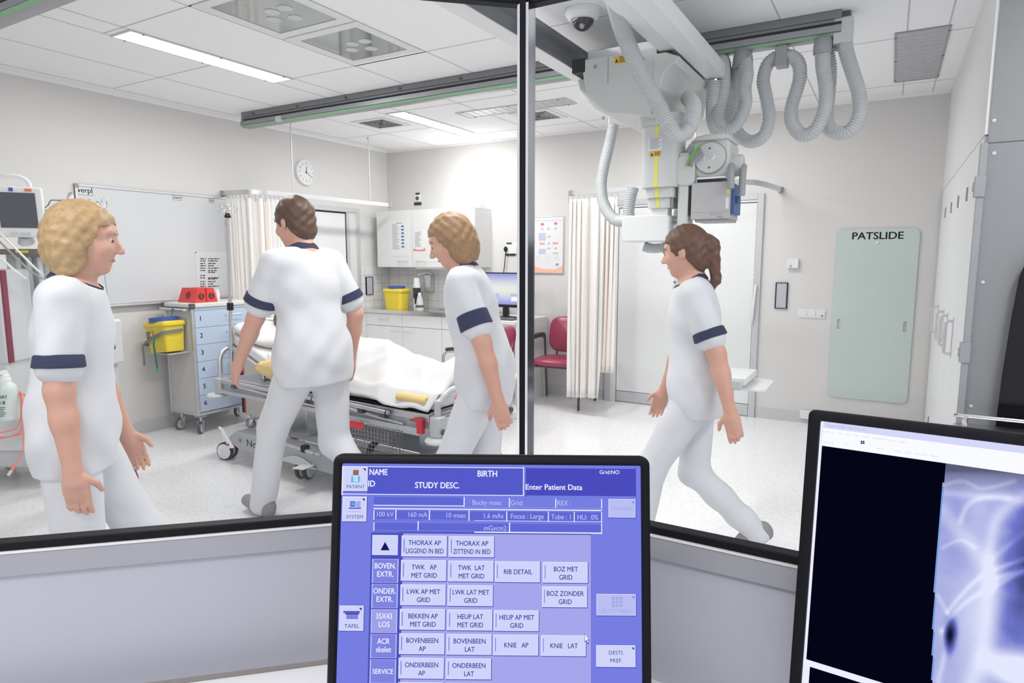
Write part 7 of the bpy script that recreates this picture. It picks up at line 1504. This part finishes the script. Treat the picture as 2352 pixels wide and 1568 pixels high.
lo, hi = np.array(srgb(6, 6, 28)), np.array(srgb(228, 232, 255)); midc = np.array(srgb(112, 120, 205))
vv = val[..., None]; col = np.where(vv < .5, lo+(midc-lo)*(vv/.5)**1.2, midc+(hi-midc)*((vv-.5)/.5))
qd = lambda cx, cy: uvp(1780+cx/KC, 900+cy/KC)
(e0u, e0v), (e1u, e1v) = qd(918, 400), qd(846, 1560); ex = e0u+(VV-e0v)/(e1v-e0v)*(e1u-e0u)-.0035*np.sin(np.clip((VV-e0v)/(e1v-e0v), 0, 1)*PI)
dark = np.array(srgb(5, 5, 24)); col[UU < ex] = dark; topv = qd(245, 287)[1]
col[(UU < ex+.0016) & (UU > ex) & (VV > topv+.03)] = srgb(120, 160, 220)
fade = np.clip((VV-topv-.010+.02*np.clip((UU-ex)/.12, 0, 1))/.03, 0, 1)**.7; im_ = UU >= ex; col[im_] = (col*(.25+.75*fade[..., None]))[im_]
tb_ = VV < topv; col[tb_] = srgb(250, 251, 255); col[VV < qd(240, 190)[1]] = srgb(214, 216, 250)
col[UU < frx+.0042] = srgb(236, 238, 255)
br0 = qd(148, 1435)[1]; col[(VV > br0) & (VV < br0+.008)] = srgb(238, 240, 255); col[(VV > br0+.008) & (UU > frx+.008)] = dark; col[(VV > br0+.008) & (UU < frx+.008)] = srgb(236, 238, 255)
V = [Q(us[i], vs_[j], -.004) for j in range(NY+1) for i in range(NX+1)]
m = MB(); m.add(V, [(j*(NX+1)+i, (j+1)*(NX+1)+i, (j+1)*(NX+1)+i+1, j*(NX+1)+i+1) for j in range(NY) for i in range(NX)])
M_img = bpy.data.materials.new('displayed_image'); M_img.use_nodes = True; nt = M_img.node_tree; nt.nodes.clear()
at = nt.nodes.new('ShaderNodeAttribute'); at.attribute_name = 'picture'; em = nt.nodes.new('ShaderNodeEmission'); em.inputs[1].default_value = 1.0; ou = nt.nodes.new('ShaderNodeOutputMaterial')
nt.links.new(at.outputs['Color'], em.inputs[0]); nt.links.new(em.outputs[0], ou.inputs[0])
o = m.build('screen', M_img, t, sharp=180); ca = o.data.color_attributes.new('picture', 'FLOAT_COLOR', 'CORNER')
cc = np.ones((NY*NX, 4, 4), np.float32); cc[:, :, :3] = col.reshape(-1, 3)[:, None, :]; ca.data.foreach_set('color', cc.ravel())
def t2(s, cx, cy, cap, mt_, nm, bold=0):
    p, q_ = qd(cx, cy); k = (qd(cx+100, cy)[0]-p)/100; mm = MB(); vs2, fs2 = text_geo(s, 'LEFT', bold, 1.0); sz = cap*k/.72; mm.add([Q(p+x*sz, q_-y*sz, -.0036) for x, y in vs2], fs2); mm.build(nm, mt_, t)
M_t1 = emitm('menu_text', srgb(176, 180, 222)); M_t2 = emitm('menu_text_faint', srgb(205, 208, 236))
t2('Rogan Delft View Pro X', 280, 178, 15, M_t1, 'title_text'); t2('View Pro X    Edit    View    Info    Tools    Hanging Protocols    Image', 250, 210, 11, M_t2, 'menu_text')
t2('Worklist', 258, 268, 12, M_t2, 'tool_text'); t2('F1', 375, 280, 12, M_t2, 'tool_text'); t2('Layout', 545, 300, 11, M_t2, 'tool_text'); t2('Length     Angle    Reset W/L   Magnify', 640, 315, 11, M_t2, 'tool_text')
mm = MB()
for x, y in ((463, 262), (463, 271), (474, 262), (474, 271)): p, q_ = qd(x, y); mm.add([Q(p, q_, -.0036), Q(p+.002, q_, -.0036), Q(p+.002, q_+.002, -.0036), Q(p, q_+.002, -.0036)], [(3, 2, 1, 0)])
mm.build('tool_icon', emitm('icon_dark', srgb(40, 40, 110)), t)
m = MB(); m.obox(Q(Wd/2, Ht*.6, -.055), (.14, .03, .14), np.array([ux, hz_, Z_]).T); ft = Q(Wd/2, Ht*.6, -.055); m.hexa([np.array([ft[0], ft[1], 0])+ux*a+hz_*b+Z_*z for z in (.7505, ft[2]) for a, b in ((-.04, -.012), (.04, -.012), (.04, .012), (-.04, .012))]); m.build('stand_column', M_black, t)
m = MB(); m.prism(rrect(-.15, .15, -.17, .02, .03, 5), [ft[0], ft[1], .7505], ux, hz_, Z_*.01); m.build('stand_foot', M_black, t)

# ---- black apron hung on the grey end panel, steel table below it
M_apr = mat('black_woven_apron', (.008, .008, .012), .9, noise=.6, nscale=90, bump=.6, bscale=180, spec=.1)
out = [(.447, .60), (.455, .95), (.468, 1.2), (.482, 1.38), (.50, 1.44), (.54, 1.47), (.62, 1.52), (.72, 1.56), (.80, 1.55), (.9, 1.5), (.98, 1.40), (1.0, 1.2), (1.02, .6)]
t = thing('lead_apron', 'black woven lead apron hanging on the grey panel behind the image screen', 'apron', (.73, 3.5, .6))
MB().prism(out, (0, 3.485, 0), X_, Z_, (0, .03, 0)).build('apron_body', M_apr, t, bevel=.012, seg=3); m = MB(); m.tube([(.72, 3.549, 1.62), (.72, 3.5, 1.62), (.72, 3.49, 1.56)], .008, 8); m.build('hook', M_steel, t)
t = thing('steel_table', 'stainless steel side table with rounded edge below the black apron', 'table', (.75, 3.2, 0))
MB().prism(rrect(.285, 1.3, 3.02, 3.44, .03, 5), (0, 0, .70), X_, Y_, (0, 0, .028)).build('top', M_steel, t, bevel=.008, seg=3)
m = MB(); m.tube(smooth_path([(.33, 3.40, .725), (.325, 3.40, .75), (.335, 3.40, .765), (.36, 3.40, .768), (1.25, 3.40, .768)], 5), .010, 10); m.build('gallery_rail', M_chrome, t)
for x in (.34, 1.25):
    for y in (3.06, 3.40): MB().cyl((x, y, 0), (x, y, .70), .014, n=14).build('leg', M_steel, t)
